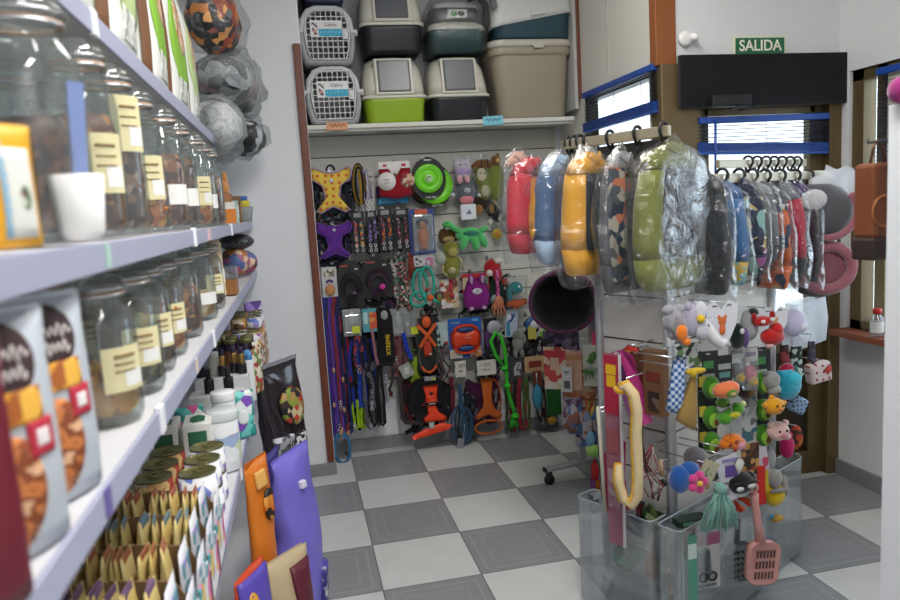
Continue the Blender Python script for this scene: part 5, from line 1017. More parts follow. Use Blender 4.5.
# between
t, w, h = leashes('maroon striped leashes with a blue handle left of the orange harness', (392, 336, 406, 378), .12, 3, [PR(['5a2430', '9a7a74', '5a2430'], 40, 'wavex', .8), fab('5a1c28')], .014)
t, w, h = H('padded_leash', 'bright blue padded leash handle beside the maroon leashes', 'leash', (402, 333, 413, 362), .14); G().strap(wob([(-.3*w, 0, .5*h), (-.1*w, -.006, 0), (.3*w, -.004, -.4*h)], .002), .024, .010).build('padded_handle', fab('1c34a0'), t); buckle(t, .3*w, -.44*h)
t, w, h = H('toggle_tag', 'grey and lime swing tag over the maroon leashes', 'tag', (399, 362, 414, 379), .16); card(t, w*.8, h*.8, 0, M('96988e'), 0, .002, 'tag_card', rz=-.4, marks=[(0, 0, .4, .5, M('c0c4bc'))])
harness('small lime green harness under the grey swing tag', (408, 352, 422, 384), .11, fab('8aa42a'), fab('4a5a1c'), th=.012)
# row 5
t, w, h = H('dog_harness', 'large black and neon orange harness low in the middle', 'dog harness', (402, 372, 451, 438), .16)
NEO = M('f0421a', .5)
BK = fab('16161a')
G().puff([(-.40*w, .30*h), (-.2*w, .40*h), (.2*w, .40*h), (.38*w, .30*h), (.40*w, -.0*h), (.30*w, -.20*h), (-.26*w, -.20*h), (-.40*w, -.02*h)], .03, 0, T(.06*w, .012, 0)).build('black_back', BK, t)
G().puff([(-.16*w, .30*h), (.16*w, .30*h), (.12*w, .16*h), (.14*w, .02*h), (.22*w, -.0*h), (-.22*w, -.0*h), (-.14*w, .02*h), (-.12*w, .16*h)], .018, 0, T(.10*w, -.012, 0)).build('neon_yoke', NEO, t)
G().puff([(-.10*w, .0), (.08*w, .0), (.14*w, -.12*h), (.30*w, -.2*h), (.28*w, -.26*h), (-.16*w, -.25*h), (-.2*w, -.2*h), (-.08*w, -.12*h)], .018, 0, T(.10*w, -.012, 0)).build('neon_chest', NEO, t)
G().puff([(-.36*w, -.44*h), (-.30*w, -.5*h), (.40*w, -.40*h), (.50*w, -.34*h), (.3*w, -.28*h), (-.1*w, -.36*h)], .022, 0, T(.0, -.016, 0)).build('neon_belly_strap', NEO, t)
G().strap([(-.06*w, -.026, .03*h), (.3*w, -.026, .03*h)], .018, .006).build('black_band', BK, t); G().tube([(.02*w+.0011*i, -.0298, .03*h+.0035*math.sin(i*1.5)) for i in range(41)], .0013, 4).build('lettering', M('d8d8d8'), t)
for sx in (-1, 1): G().strap(wob([(sx*.2*w+.1*w, -.004, .36*h), (sx*.36*w+.1*w, .0, .2*h), (sx*.38*w+.1*w, .0, -.1*h), (sx*.2*w+.1*w, -.004, -.3*h)]), .016).build('side_strap', BK, t)
G().strap([(-.5*w, .01, .46*h), (-.5*w, .0, -.16*h), (-.44*w, -.006, -.22*h), (-.1*w, -.006, -.26*h)], .026, .006).build('wide_strap', PR(['17171a', '5a4444', '17171a'], 24, 'wavex', .8), t)
G().ell((.1*w, -.024, .18*h), (.013, .006, .009)).build('d_ring', BLACK, t); card(t, .034, .040, -.29*h, M('a0a49c'), -.034, name='swing_tag', x=.06*w, marks=[(0, 0, .4, .5, M('c8ccc4'))]); card(t, .07, .026, .40*h, M('8e9290'), -.01, name='header_card', x=.1*w, marks=[(.3, -.2, .4, .4, M('b8c428'))])
def pricecard(label, bb, off=.16):
    t, w, h = H('price_card', label, 'price card', bb, off); c = card(t, w, h, 0, M('c8c6bc'), 0, .002, 'card'); writing('1 UDS', h*.26, M('3a3a3c'), c, (-.05*w, -.0015, .2*h)); G().tube([(-.2*w+.4*w*i/30, -.0015, -.14*h+.05*h*math.sin(i*1.3)) for i in range(31)], .001, 4).build('handwriting', M('6a6a6c'), c)
pricecard('white price card above the blue harness', (455, 361, 466, 377)); pricecard('wider white price card above the orange harness', (477, 360, 496, 375))
t, w, h = H('dog_collar', 'maroon padded collar between the neon harness and the blue harness', 'collar', (447, 377, 458, 410), .13); G().strap(wob([(0, 0, .5*h), (.02*w, -.008, 0), (-.05*w, -.004, -.5*h)], .002), .026, .010).build('padded_band', fab('6a1c2c'), t); buckle(t, 0, .2*h, -.012)
t, w, h = H('dog_harness', 'steel blue harness with trailing straps and a hanging tag', 'dog harness', (450, 382, 476, 446), .14)
SB = fab('2c4a66')
G().strap(wob([(-.1*w, -.006, .48*h), (-.06*w, -.012, .1*h), (.1*w, -.010, -.2*h), (0, -.008, -.45*h)]), .026, .008).build('padded_band', SB, t)
for q in range(4): G().strap(wob(arc(-.1*w+.07*q*w, -.16*h, .36*w-.05*q*w, .32*h-.02*q*h, 0, 2*PI, 14, -.004*q)[:-1], .004), .014, .004, 0, (0, -1, 0), None, True).build('strap_loop', [SB, fab('22384e'), fab('1a2430')][q % 3], t)
buckle(t, .1*w, .0, -.018); buckle(t, -.2*w, -.3*h, -.014)
t, w, h = H('swing_tag', 'silvery swing tag on a chain dangling lowest under the blue harness', 'tag', (457, 424, 468, 453), .17); G().tube([(.3*w, 0, .5*h), (.1*w, 0, .0), (-.1*w, -.001, -.05*h)], .0018, 5).build('bead_chain', CHROME, t); card(t, w*.6, h*.5, -.25*h, M('86888c', .35), 0, .002, 'tag_card', rz=.2, x=-.1*w)
t, w, h = H('dog_harness', 'orange leather look harness with a round strap loop', 'dog harness', (473, 378, 504, 434), .16)
ORB = M('bc5a1a', .5, 0, .1)
G().puff([(-.22*w, .5*h), (.18*w, .5*h), (.12*w, .1*h), (.2*w, -.05*h), (.44*w, -.18*h), (.36*w, -.28*h), (-.02*w, -.16*h), (-.42*w, -.24*h), (-.46*w, -.18*h), (-.18*w, .0*h), (-.16*w, .1*h)], .016).build('chest_panel', ORB, t)
G().strap(arc(-.02*w, -.38*h, .44*w, .12*h, 0, 2*PI, 18, .004)[:-1], .012, .004, 0, (0, -1, 0), None, True).build('belly_strap', ORB, t)
G().strap(arc(.16*w, .1*h, .26*w, .38*h, -PI*.5, PI*.6, 14, .008), .010, .003).build('side_strap', fab('8a3a14'), t); G().tube(arc(.2*w, -.1*h, .2*w, .2*h, -1.2, 1.6, 10, -.004), .0025, 6).build('cord', M('b86a3a'), t)
harness('plum coloured harness behind the orange leather look one', (466, 377, 500, 425), .08, fab('4a1a3c'), fab('2a1424'))
GRN2 = M('2fae24', .7, 0, .2, 160, .6)
t, w, h = H('rope_toy', 'long bright green knotted rope hanging down the right part', 'rope toy', (488, 331, 519, 429), .18)
G().tube(wob([(-.02*w, 0, .16*h), (-.22*w, 0, .26*h), (-.34*w, -.004, .40*h), (-.20*w, -.006, .49*h), (-.02*w, -.004, .44*h), (.10*w, 0, .28*h), (.10*w, 0, .16*h), (.10*w, 0, .0), (.12*w, 0, -.14*h), (.24*w, 0, -.28*h), (.30*w, 0, -.36*h)], .002), .0115, 10).build('rope', GRN2, t, jit=.0025, jsc=90)
for x, z, r_ in ((.04, .12, .022), (.10, -.06, .020), (.30, -.38, .024)): G().ell((x*w, -.006, z*h), (r_, r_*.8, r_*.9)).torus((x*w, -.006, z*h), r_*.8, .008, 0, None, 14, 7, 'z').build('knot', GRN2, t, jit=.004, jsc=60)
for k in range(5): G().tube([(.26*w+.012*(k-2)*.5, -.004, -.40*h), (.26*w+.014*(k-2), -.008, -.5*h)], .0045, 6).build('fray', GRN2, t, jit=.002, jsc=60)
leashes('dark green and red collars right of the green rope', (506, 378, 530, 432), .12, 5, [fab('3a4a24'), fab('7a1a24'), fab('1c2420'), fab('8a2030'), fab('4a5a2a')], .014)
t, w, h = H('accessory_pack', 'dark pack with a white emblem right of the green rope', 'pack', (508, 356, 524, 382), .12); card(t, w*.9, h, 0, M('3a3a3e'), 0, .003, 'backing_card', marks=[(.1, .0, .5, .5, PR(['a8a8b0', '3a3a3e', 'a8a8b0'], 50))])
t, w, h = H('grooming_brush', 'brown and red grooming brush pack near the rear rack', 'brush', (525, 356, 546, 396), .12); card(t, w, h*.4, .3*h, M('b0906a'), 0, .003, 'header_card', marks=[(0, 0, .6, .4, M('7a2a24'))]); G().box((.05*w, -.01, -.16*h), (w*.4, .02, h*.6)).build('brush_body', M('6a2a1c', .5), t, bevel=.006); G().tube([(0, -.022, .1*h), (0, -.022, -.3*h)], .004, 6).build('steel_pin', CHROME, t)
t, w, h = H('dental_toy', 'light blue leaf shaped chew near the rear rack', 'dog toy', (531, 382, 544, 411), .14); G().puff([(0, .5*h), (.34*w, .3*h), (.42*w, -.1*h), (.1*w, -.5*h), (-.3*w, -.36*h), (-.44*w, .0), (-.26*w, .34*h)], .02).build('leaf', M('3a8aa8', .5), t)
t, w, h = H('treat_pack', 'green pouch with yellow toy below it at the right end of the wall', 'pack', (546, 384, 562, 424), .12); G().box((0, 0, .1*h), (w*.9, .02, h*.76)).build('pouch', M('1c5a20', .45), t, bevel=.006); G().ell((-.2*w, -.008, -.40*h), (.3*w, .016, .1*h)).build('yellow_toy', M('a87a14', .5), t)
leashes('dark brown beaded collars between the brush pack and the green pouch', (538, 380, 549, 424), .10, 3, [PR(['2a1c14', '5a3a2a', '1a1210'], 90), fab('2a201c')], .010)
# filler collars and leads in the gaps
FILL = [('wide black leads behind the lime green end of the leash group', (343, 330, 364, 424), ['141416', '1c1c22', '17171a']), ('wide black leads behind the royal blue strands', (358, 330, 382, 424), ['17171a', '1a1c28', '141416']), ('black collars behind the collar cards of the second row', (352, 214, 408, 252), ['17171a', '202026', '2a2a30']), ('dark leads behind the domed leash packs', (336, 262, 394, 306), ['17171a', '241c24', '1c1c20']), ('dark leads behind the large neon harness', (400, 380, 446, 430), ['141416', '1c1c20', '2a1c1c']), ('dark leads behind the crossed strap harness', (412, 330, 444, 376), ['1a1a1c', '2a2420', '202024']), ('dark toys and leads behind the purple rabbit toy', (458, 276, 512, 312), ['1c1c20', '2c2024', '1e2824']), ('brown and grey leads behind the grey elephant', (500, 330, 540, 372), ['22201e', '34302c', '1c1c1e']), ('black webbing collar between the polka dot harness and the gold coil', (345, 196, 357, 222), ['17171a', '2a2a30', '3a3a44']), ('dark harness strap cluster below the bright purple harness', (320, 256, 342, 268), ['1c1c22', '2a2438', '1a1a1c']), ('black collar cluster below the domed violet disc pack', (334, 296, 350, 316), ['1c1c20', '3a2430', '2a3040']), ('navy collar cluster under the pink disc pack', (384, 294, 396, 312), ['2a3050', '1c1c20', '5a3050']), ('dark collar cluster under the teal rope toy', (420, 304, 437, 320), ['1c1c20', '6a3a30', '243438']), ('black and red collars left of the neon harness', (404, 376, 414, 420), ['1a1a1c', '7a2424', '3a2a2c']), ('dark leads behind the silver disc toy', (484, 340, 500, 378), ['1c1c1e', '2a2030', '3a3a3c']), ('grey and black leads right of the bone shaped toy', (474, 352, 488, 372), ['1c1c1e', '5a5a5c', '2c2c30']), ('dark leads above the dark green and red collars', (516, 340, 532, 372), ['1e2226', '2c3a4a', '3a2a2a']), ('black leads beside the steel blue harness', (462, 392, 476, 432), ['16161a', '2a2230', '1e2a3a']), ('brown leads between the elephant and the brush pack', (524, 338, 540, 362), ['2c2420', '3a3c44', '1e1e20']), ('purple leads beside the purple rim of the cat cave', (538, 336, 556, 358), ['3a2a4a', '241c30', '4a3a5a']), ('dark tangled leads right of the neon harness', (438, 384, 452, 420), ['17171a', '2c1c20', '20282c'])]
for lab, bb, cs in FILL:
    t, w, h = H('dog_collar', lab, 'collar', bb, .07)
    nf = 6 if w < .11 else 12
    for i in range(nf): G().strap(wob([(rnd(-.5, .5)*w, -.005*(i % 6), h*.5), (rnd(-.5, .5)*w, -.005*(i % 6), .15*h), (rnd(-.5, .5)*w, -.005*(i % 6), -.2*h), (rnd(-.5, .5)*w, -.005*(i % 6), -.5*h)], .003), .016 if nf == 6 else .020, .003, 0, (0, -1, rnd(-.4, .4))).build('webbing', fab(cs[i % 3]), t)
    buckle(t, rnd(-.2, .2)*w, rnd(-.2, .2)*h, -.034); buckle(t, rnd(-.3, .3)*w, rnd(-.4, 0)*h, -.036, .02, .014, M('7a7c80', .3, .8))
# ------------------------------------------------------------------ display tower with two garment rails
PT0 = atd(670, 400, 2.38); TX, TY = PT0.x, PT0.y
LV = Vector((-.461, .887, 0)); RV = Vector((.887, .461, 0)); NL = Vector((-.887, -.461, 0)); NR = Vector((.461, -.887, 0))
AL, AR = math.atan2(-.887, .461), math.atan2(.461, .887)      # rotation of goods facing NL / NR
def PB(n):
    def f(x0, y0, x1, y1, off=.05):
        P = Vector((TX, TY, .9))+n*off; xm, ym = (x0+x1)/2, (y0+y1)/2
        return hit(xm, ym, P, n), (hit(x1, ym, P, n)-hit(x0, ym, P, n)).length, (hit(xm, y0, P, n)-hit(xm, y1, P, n)).length
    return f
TL, TR = PB(NL), PB(NR)
r2 = hit(771, 450, (TX, TY, .9), NR); LR = (Vector((r2.x-TX, r2.y-TY, 0))).length; LL = .285
tw = thing('display_tower', 'white slatted display tower with silver corner poles and two garment rails', 'display stand', (TX, TY, 0), AR)
# local frame of the tower: x along the right face, y along the left face (away from the camera)
SIL = M('b9bbbe', .4, .55)
def pole(x, y, z1): G().tube([(x, y, .10), (x, y, z1)], .018 if y == 0 else .0135, 14).build('pole', SIL, tw)
pole(0, 0, 1.50); pole(LR, 0, 1.50); pole(0, LL, 1.66); pole(LR, LL, 1.50)
g = G()
for i in range(-1, 9): g.box((.012, LL/2, .30+.152*i), (.014, LL-.03, .145), 0)
g.box((.016, LL/2, .9), (.008, LL-.03, 1.5), 1); g.build('slat_panel', [M('dcdad4', .45), M('4a4a4c', .6)], tw)
g = G()
for i in range(-1, 8): g.box((LR/2, .012, .30+.152*i), (LR-.03, .014, .145), 0)
g.box((LR/2, .016, .82), (LR-.03, .008, 1.2), 1); g.build('slat_panel', [M('dcdad4', .45), M('4a4a4c', .6)], tw)
for x, y in ((0, 0), (LR, 0), (0, LL), (LR, LL)):
    G().lathe([(.028, -.012), (.028, .012)], 16, 0, T(x, y, .03) @ RX(PI/2)).box((x, y, .062), (.03, .03, .02)).build('caster', M('1a1a1c', .5), tw)
G().box((LR/2, 0, .09), (LR, .03, .03)).box((LR/2, LL, .09), (LR, .03, .03)).box((0, LL/2, .09), (.03, LL, .03)).box((LR, LL/2, .09), (.03, LL, .03)).build('base_frame', SIL, tw)
G().box((LR/2, LL/2, .115), (LR, LL, .015)).build('base_board', M('cfcfca', .5), tw)
def loc(v): d = Vector(v)-Vector((TX, TY, 0)); return Vector((d.dot(RV), d.dot(LV), v[2]))
ra, rb = atd(667, 131, 2.25), None
rb = hit(568, 145, (0, 0, ra.z), (0, 0, 1))
la, lb_ = loc(ra), loc(rb)
RAILC = M('b5ab95', .35, .6)
G().box((la.x, (la.y+lb_.y)/2, la.z), (.018, abs(lb_.y-la.y)+.02, .034)).build('garment_rail', RAILC, tw, bevel=.003)
for q in (.16, .30): G().tube([(0, q, 1.45), (0, q, la.z-.03), (la.x, q, la.z-.03), (la.x, q, la.z-.015)], .008, 8).build('rail_bracket', SIL, tw)
qa = hit(700, 178, Vector((TX, TY, 0))+NR*.02, NR); qb = hit(822, 176, Vector((TX, TY, 0))+NR*.02, NR)
a2, b2 = loc(qa), loc(qb)
G().box(((a2.x+b2.x)/2, a2.y, (a2.z+b2.z)/2), (b2.x-a2.x+.16, .018, .034)).build('garment_rail', RAILC, tw, bevel=.003)
a3 = loc(hit(724, 164, Vector((TX, TY, 0))-NR*.22, NR)); b3 = loc(hit(800, 162, Vector((TX, TY, 0))-NR*.22, NR))
G().box(((a3.x+b3.x)/2, a3.y, a3.z), (b3.x-a3.x+.1, .018, .034)).build('garment_rail', RAILC, tw, bevel=.003)
# ---- coats
def hanger(label, P, rot, w):
    P = Vector(P)-Vector((0, 0, .034)); t = thing('coat_hanger', label, 'hanger', P, rot, 'black hangers on the rails')
    g = G().tube([(-.004, 0, .0)]+[(.022*math.cos(a), 0, .040+.022*math.sin(a)) for a in [PI*(1.25-1.5*i/12) for i in range(0, 13)]][::-1][::-1]+[(.008, 0, .012), (0, 0, -.01), (0, 0, -.03)], .0055, 8)
    g.build('hook', BLACK, t)
    G().tube([(-w*.36, 0, -.075), (-w*.15, 0, -.045), (0, 0, -.03), (w*.15, 0, -.045), (w*.36, 0, -.075)], .006, 7, 0, False, None).build('shoulder_bar', BLACK, t)
    return t
def coat(label, P, rot, w, h, th, cols, style=0, film=None, drop=.03, film_label=None, jit=.009, grp=None):
    """cols: body, yoke, hem, trim"""
    t = thing('dog_coat', label, 'dog coat', (P[0], P[1], P[2]-drop), rot, grp); n = 22
    def ring(z, ww, tt, x=0): return [(a+x, b, -z*h) for a, b in rrect(ww*w, tt*th, min(ww*w, tt*th)*.48, 5)]
    prof = [(.0, .16, .34), (.035, .38, .55), (.09, .62, .8), (.18, .80, .95), (.30, .88, 1), (.42, .94, 1.05), (.55, .98, 1.08), (.66, 1.0, 1.1), (.78, .99, 1.1), (.90, .93, 1.0), (.97, .84, .85), (1.0, .74, .7)]
    def seg(i0, i1, nm, m, s=1.0, caps=(True, True)): G().loft([ring(z, a*s, b*s) for z, a, b in prof[i0:i1+1]], 0, True, caps).build(nm, m, t, jit=jit, jsc=22)
    seg(0, 3, 'yoke', cols[1], 1.02); seg(3, 8, 'body', cols[0]); seg(8, 11, 'hem', cols[2], 1.02)
    if style == 1:    # front panel darker, sides of the body colour
        rg = [(z, a, b) for z, a, b in prof if .09 < z < .8]
        G().loft([[(x0*w*a, -b*th/2-e, -z*h) for x0, e in ((-.32, .007), (.0, .010), (.22, .010), (.38, .006), (.38, -.02), (-.32, -.02))] for z, a, b in rg], 0, True).build('front_panel', cols[3], t, jit=jit*.7, jsc=22)
    if style == 2:    # stripe with shapes
        G().strap([(-.30*w, -th*.56, -.12*h), (-.32*w, -th*.6, -.5*h), (-.28*w, -th*.58, -.9*h)], w*.3, .01).build('printed_strip', cols[3], t, jit=jit*.6, jsc=16)
    G().strap([(-w*.13, -th*.30, -.02*h), (0, -th*.50, -.07*h), (w*.13, -th*.30, -.02*h)], .02, .006).build('collar', cols[1], t)
    if film:
        bt = thing('garment_bag', film_label or ('clear plastic bag over the '+label), 'plastic bag', (P[0], P[1], P[2]-drop), rot)
        fp = [(-.05, .14, .5), (.0, .34, .9), (.06, .68, 1.2), (.14, .96, 1.35), (.3, 1.10, 1.45), (.5, 1.16, 1.5), (.75, 1.20, 1.5), (.95, 1.20, 1.4), (1.08, 1.16, 1.2)]
        G().loft([ring(z, a, b) for z, a, b in fp], 0, True, (False, False)).build('film', film, bt, jit=.014, jsc=13)
    return t
def lrail(px, py=131):     # point on the left rail under a pixel column
    v = rb-ra; best = min(range(101), key=lambda i: abs(px-(450+FPX*((ra+v*i/100)-CAM).dot(R_)/((ra+v*i/100)-CAM).dot(F_)))); return ra+v*best/100
def lcoat(label, hx, bb, th, cols, style=0, film=FILM, fl_=None, hl=None):
    s = lrail(hx); n = NR; P = s-Vector((0, 0, .0))
    xm, ym = (bb[0]+bb[2])/2, (bb[1]+bb[3])/2
    c = hit(xm, ym, P, n); w = (hit(bb[2], ym, P, n)-hit(bb[0], ym, P, n)).length; top = hit(xm, bb[1], P, n); h = (top-hit(xm, bb[3], P, n)).length
    hanger(hl or 'black hanger of the '+label, s+Vector((0, 0, .0)), AR, w)
    coat(label, (c.x, c.y, top.z), AR, w, h, th, cols, style, film, 0, fl_)
OLI = fab('6f7424', 60); CHA = fab('2c3036', 60); YEL = fab('d89a18', 60); DEN = fab('3c5a80', 90); LDN = fab('9ab0cc', 90)
lcoat('olive green quilted coat with a charcoal panel', 664, (640, 143, 699, 288), .085, (OLI, OLI, OLI, CHA), 1)
lcoat('grey patterned coat with an orange motif', 638, (602, 152, 646, 292), .05, (fab('4a4c52', 60), PR(['5a5c60', '8a7a78', '8a8c90', '5a5c60'], 18, 'blobs', .8), fab('3e4046', 60), PR(['2a3a4a', '9a9488', '2a3240', 'a09a8e', '4a5058', 'b06a50'], 30, rough=.8)), 2)
lcoat('yellow and charcoal padded coat', 610, (566, 152, 614, 274), .085, (YEL, YEL, YEL, CHA), 1)
lcoat('denim blue coat with a pale blue lower edge', 588, (537, 156, 582, 262), .07, (DEN, LDN, LDN, DEN), 0)
lcoat('orange yellow coat just behind the denim one', 580, (528, 160, 570, 246), .04, (YEL, CHA, YEL, YEL), 0, None)
lcoat('bright red coat near the back end of the left rail', 574, (509, 158, 554, 252), .06, (fab('c01c34', 60), fab('c01c34', 60), fab('a81830', 60), CHA), 0)
lcoat('pale peach and grey coat last on the left rail', 569, (503, 152, 536, 236), .03, (fab('8a8488', 60), fab('c8a090', 60), fab('8a8488', 60), CHA), 0)
# right rail
def rcoat(label, px, y0, y1, w, th, cols, style=0, film=FILM, hl=None):
    s = hit(px, 177, Vector((TX, TY, 0))+NR*.02, NR); top = s.z-(y0-176)*.0036; h = (y1-y0)*2.65/FPX
    hanger(hl or 'black hanger of the '+label, s, AL, w)
    coat(label, (s.x, s.y, top), AL+rnd(-.12, .12), w, h, th, cols, style, film, 0)
rcoat('dark navy coat first on the right rail', 703, 172, 282, .19, .05, (fab('20242c', 60), fab('2a2e36', 60), fab('1c2026', 60), CHA), 0)
rcoat('blue and teal pet coat second on the right rail', 722, 180, 276, .19, .045, (fab('3c6a9c', 60), fab('2f5c92', 60), PR(['4a7a8a', '7ab0b0', 'c8a848', '5a8a9a'], 20, 'blobs', .8), DEN), 0)
rcoat('navy coat with pink and mint flowers', 739, 178, 270, .19, .035, (PR(['1e2238', '1e2238', 'c05a98', '8ab8b0', '28304a', 'b8a860'], 30, rough=.8), fab('2a3048', 60), PR(['1e2238', '8a4a80', '8ab8b0', '28304a'], 26, rough=.8), CHA), 0)
rcoat('grey coat behind the flowered one', 752, 180, 262, .19, .035, (fab('6c6e74', 60), fab('8a8c90', 60), fab('4a4c52', 60), CHA), 0)
rcoat('orange, navy and white argyle knit coat', 765, 184, 288, .19, .035, (PR(['d0622c', '2a3450', 'c8c0b4', 'b85a28', '2a3450'], 22, rough=.85), fab('3a3e48', 90), PR(['d0622c', '2a3450', 'c8a078'], 22, rough=.85), CHA), 0)
rcoat('grey coat with a red chest block', 780, 182, 282, .19, .045, (fab('a81c3a', 60), fab('7a7c82', 60), fab('2a2c32', 60), CHA), 0)
rcoat('plum and black coat seventh on the right rail', 795, 182, 286, .19, .04, (fab('2c2430', 60), fab('50406a', 60), fab('1e2024', 60), CHA), 0)
rcoat('black hooded coat last on the right rail', 808, 180, 292, .19, .045, (fab('1e2024', 60), fab('2c2e34', 60), fab('24262c', 60), CHA), 0)
for i, px in enumerate((748, 757, 766, 774, 782, 790, 797)):
    P = hit(px, 163, Vector((TX, TY, 0))-NR*.22, NR)
    hanger('%s bare black hanger from the left on the rear rail' % ORD[i], P, AL, .16)
# grey fleece bed with a pink lining at the end of the right rail
nrm = Vector((-.5, -.86, 0)); rotb = math.atan2(-.5, .86)
P = hit(826, 268, Vector((TX, TY, 0))+RV*.5, Vector((.2, -.98, 0))); t = thing('pet_bed', 'grey fleece pet bed with a round pink lining, ending the right rail', 'pet bed', P, AR-.75)
GRYF = fur('4c4c50'); PNK = fur('8f5862')
G().tube([(.100*math.cos(a), 0, .085*math.sin(a)-.0) for a in [2*PI*i/24 for i in range(24)]], .022, 10, 0, True).build('pink_rim', PNK, t, jit=.004, jsc=40)
G().ell((0, .02, 0), (.10, .02, .085)).build('pink_lining', fur('7c4a54'), t); G().ell((0, .055, -.01), (.125, .05, .115)).build('grey_shell', GRYF, t, jit=.006, jsc=30)
P = hit(824, 212, Vector((TX, TY, 0))+RV*.52, Vector((.2, -.98, 0))); t = thing('pet_bed', 'grey fleece igloo bed with a pink edge above the round pink lined bed', 'pet bed', P, AR-.75)
G().ell((0, .03, 0), (.13, .06, .115)).build('grey_shell', GRYF, t, jit=.01, jsc=20); G().tube([(.11*math.cos(a), -.03, .10*math.sin(a)) for a in [-1.7+2.4*i/14 for i in range(15)]], .014, 9).build('pink_edge', PNK, t); G().ell((-.05, -.028, .05), (.05, .012, .04)).build('white_label', M('b8b6b8', .6), t)
P = hit(846, 195, Vector((TX, TY, 0))+RV*.6, Vector((.2, -.98, 0))); t = thing('plastic_bag', 'crumpled white plastic bag behind the grey fleece beds', 'plastic bag', P, AR)
G().ell((0, .06, 0), (.13, .07, .12), 0, None, 26, 18).build('film', FILMW, t, jit=.05, jsc=14)
P = hit(806, 322, Vector((TX, TY, 0))+RV*.5+NR*-.06, NR); t = thing('plastic_bag', 'clear flat plastic bag hanging under the right rail coats', 'plastic bag', P, AR)
G().loft([[(x, y, -.10) for x, y in rrect(.32, .05, .02)], [(x, y, .0) for x, y in rrect(.33, .06, .02)], [(x, y, .10) for x, y in rrect(.30, .05, .02)]], 0, True, (False, False)).build('film', FILMW, t, jit=.006, jsc=14)
# ------------------------------------------------------------------ goods on the tower
def thook(pl, c):
    n = NL if pl is TL else NR; d = (Vector((c.x, c.y, 0))-Vector((TX, TY, 0))).dot(n); q = loc(c)
    if d > .02:
        a = (0, q.y) if pl is TL else (q.x, 0); b = (-d, q.y) if pl is TL else (q.x, -d)
        G().tube([(a[0], a[1], c.z), (b[0], b[1], c.z)], .0026, 6).build('hook', CHROME, tw)
NF = Vector((.02, -1, 0)); AF = math.atan2(.02, 1)
def TR(x0, y0, x1, y1, off=.05):
    c = hit((x0+x1)/2, (y0+y1)/2, Vector((TX, TY, .9))+NR*(off+.02), NR); xm, ym = (x0+x1)/2, (y0+y1)/2
    return c, (hit(x1, ym, c, NF)-hit(x0, ym, c, NF)).length*1.1, (hit(xm, y0, c, NF)-hit(xm, y1, c, NF)).length*1.06
def HT(name, label, cat, bb, pl=None, off=.06, group=None, hk=True):
    pl = pl or TR; c, w, h = pl(*bb, off); t = thing(name, label, cat, c, AL if pl is TL else AF, group)
    if hk: thook(pl, c+Vector((0, 0, h/2-.005)))
    return t, w, h
def pl_(name, label, bb, off, bodies, parts, m, pl=None, cat='plush toy', group=None):
    f = pl or TR; return plush(name, label, cat, bb, off, bodies, parts, m, f, AL if f is TL else AF, False, group)
PGY = fur('8e8c94'); PLV = fur('a8a4b8'); PWH = fur('d4d4d6')
# row of plush cards under the coats
pl_('plush_toy', 'grey plush heart first on the left of the tower plush row', (663, 305, 684, 339), .10, [(0, 0, .05, .42, .03, .38), (-.22, 0, .34, .22, .02, .16), (.22, 0, .34, .22, .02, .16), (0, 0, -.32, .24, .022, .2)], [('eye', [(-.1, -.032, .14, .05, .003, .03), (.14, -.032, .14, .05, .003, .03)], BE)], PGY)
pl_('plush_toy', 'orange and grey plush toy between the grey heart and the lavender one', (673, 317, 687, 344), .13, [(0, 0, .1, .40, .024, .38), (.1, -.006, -.34, .34, .022, .2)], [('orange_patch', [(-.1, -.018, -.05, .34, .016, .3), (.15, -.02, -.36, .28, .016, .14)], fur('d0701c'))], fur('7a7478'))
pl_('plush_toy', 'lavender plush cat head second in the tower plush row', (684, 303, 699, 338), .08, [(0, 0, 0, .44, .026, .44), (-.2, 0, .36, .18, .016, .16), (.24, 0, .36, .18, .016, .16)], [('eye', [(.1, -.026, .1, .08, .003, .03)], BE)], PLV)
pl_('plush_toy', 'white and yellow plush duck head in the tower plush row', (693, 301, 708, 341), .10, [(0, 0, .2, .34, .024, .28), (.05, -.004, -.18, .42, .026, .30)], [('yellow_beak', [(-.2, -.02, .08, .22, .016, .1)], fur('d0b024')), ('eye', [(.02, -.028, .12, .05, .003, .02)], BE)], fur('c2c2cc'))
t, w, h = HT('plush_goose', 'long white plush goose curving over a white card', 'plush toy', (703, 317, 728, 348), TR, .13)
G().tube([(-.42*w, 0, .32*h), (-.30*w, -.002, .16*h), (-.10*w, -.004, -.16*h), (.14*w, -.004, -.36*h), (.38*w, 0, -.30*h)], [.012, .017, .018, .018, .010], 12).build('plush_body', PWH, t, jit=.0015, jsc=60); G().ell((-.36*w, -.018, .28*h), (.03*w, .003, .03*h)).build('eye', BE, t)
def heartcard(label, bb, off, rz=0, fc='c8642c'):
    t, w, h = HT('plush_card', label, 'toy card', bb, TR, off)
    P = [(0, .30*h), (-.2*w, .5*h), (-.46*w, .40*h), (-.42*w, .0), (-.2*w, -.38*h), (0, -.5*h), (.2*w, -.38*h), (.42*w, .0), (.46*w, .40*h), (.2*w, .5*h)]
    c = G().prism(P, 0, .003).build('heart_card', M('cfd0d8', .5), t)
    G().ell((0, -.002, .06*h), (.11*w, .003, .10*h)).ell((0, -.002, -.12*h), (.09*w, .003, .12*h)).ell((-.09*w, -.002, .15*h), (.04*w, .002, .05*h)).ell((.09*w, -.002, .15*h), (.04*w, .002, .05*h)).build('fox_picture', M(fc, .6), t)
    G().tube(arc(-.2*w, .38*h, .06*w, .02*h, 0, PI, 6, -.001), .0018, 5).tube(arc(.2*w, .38*h, .06*w, .02*h, 0, PI, 6, -.001), .0018, 5).build('sleeping_eye', BLACK, t)
    return t
heartcard('white heart shaped card with an orange fox picture', (706, 302, 738, 346), .10)
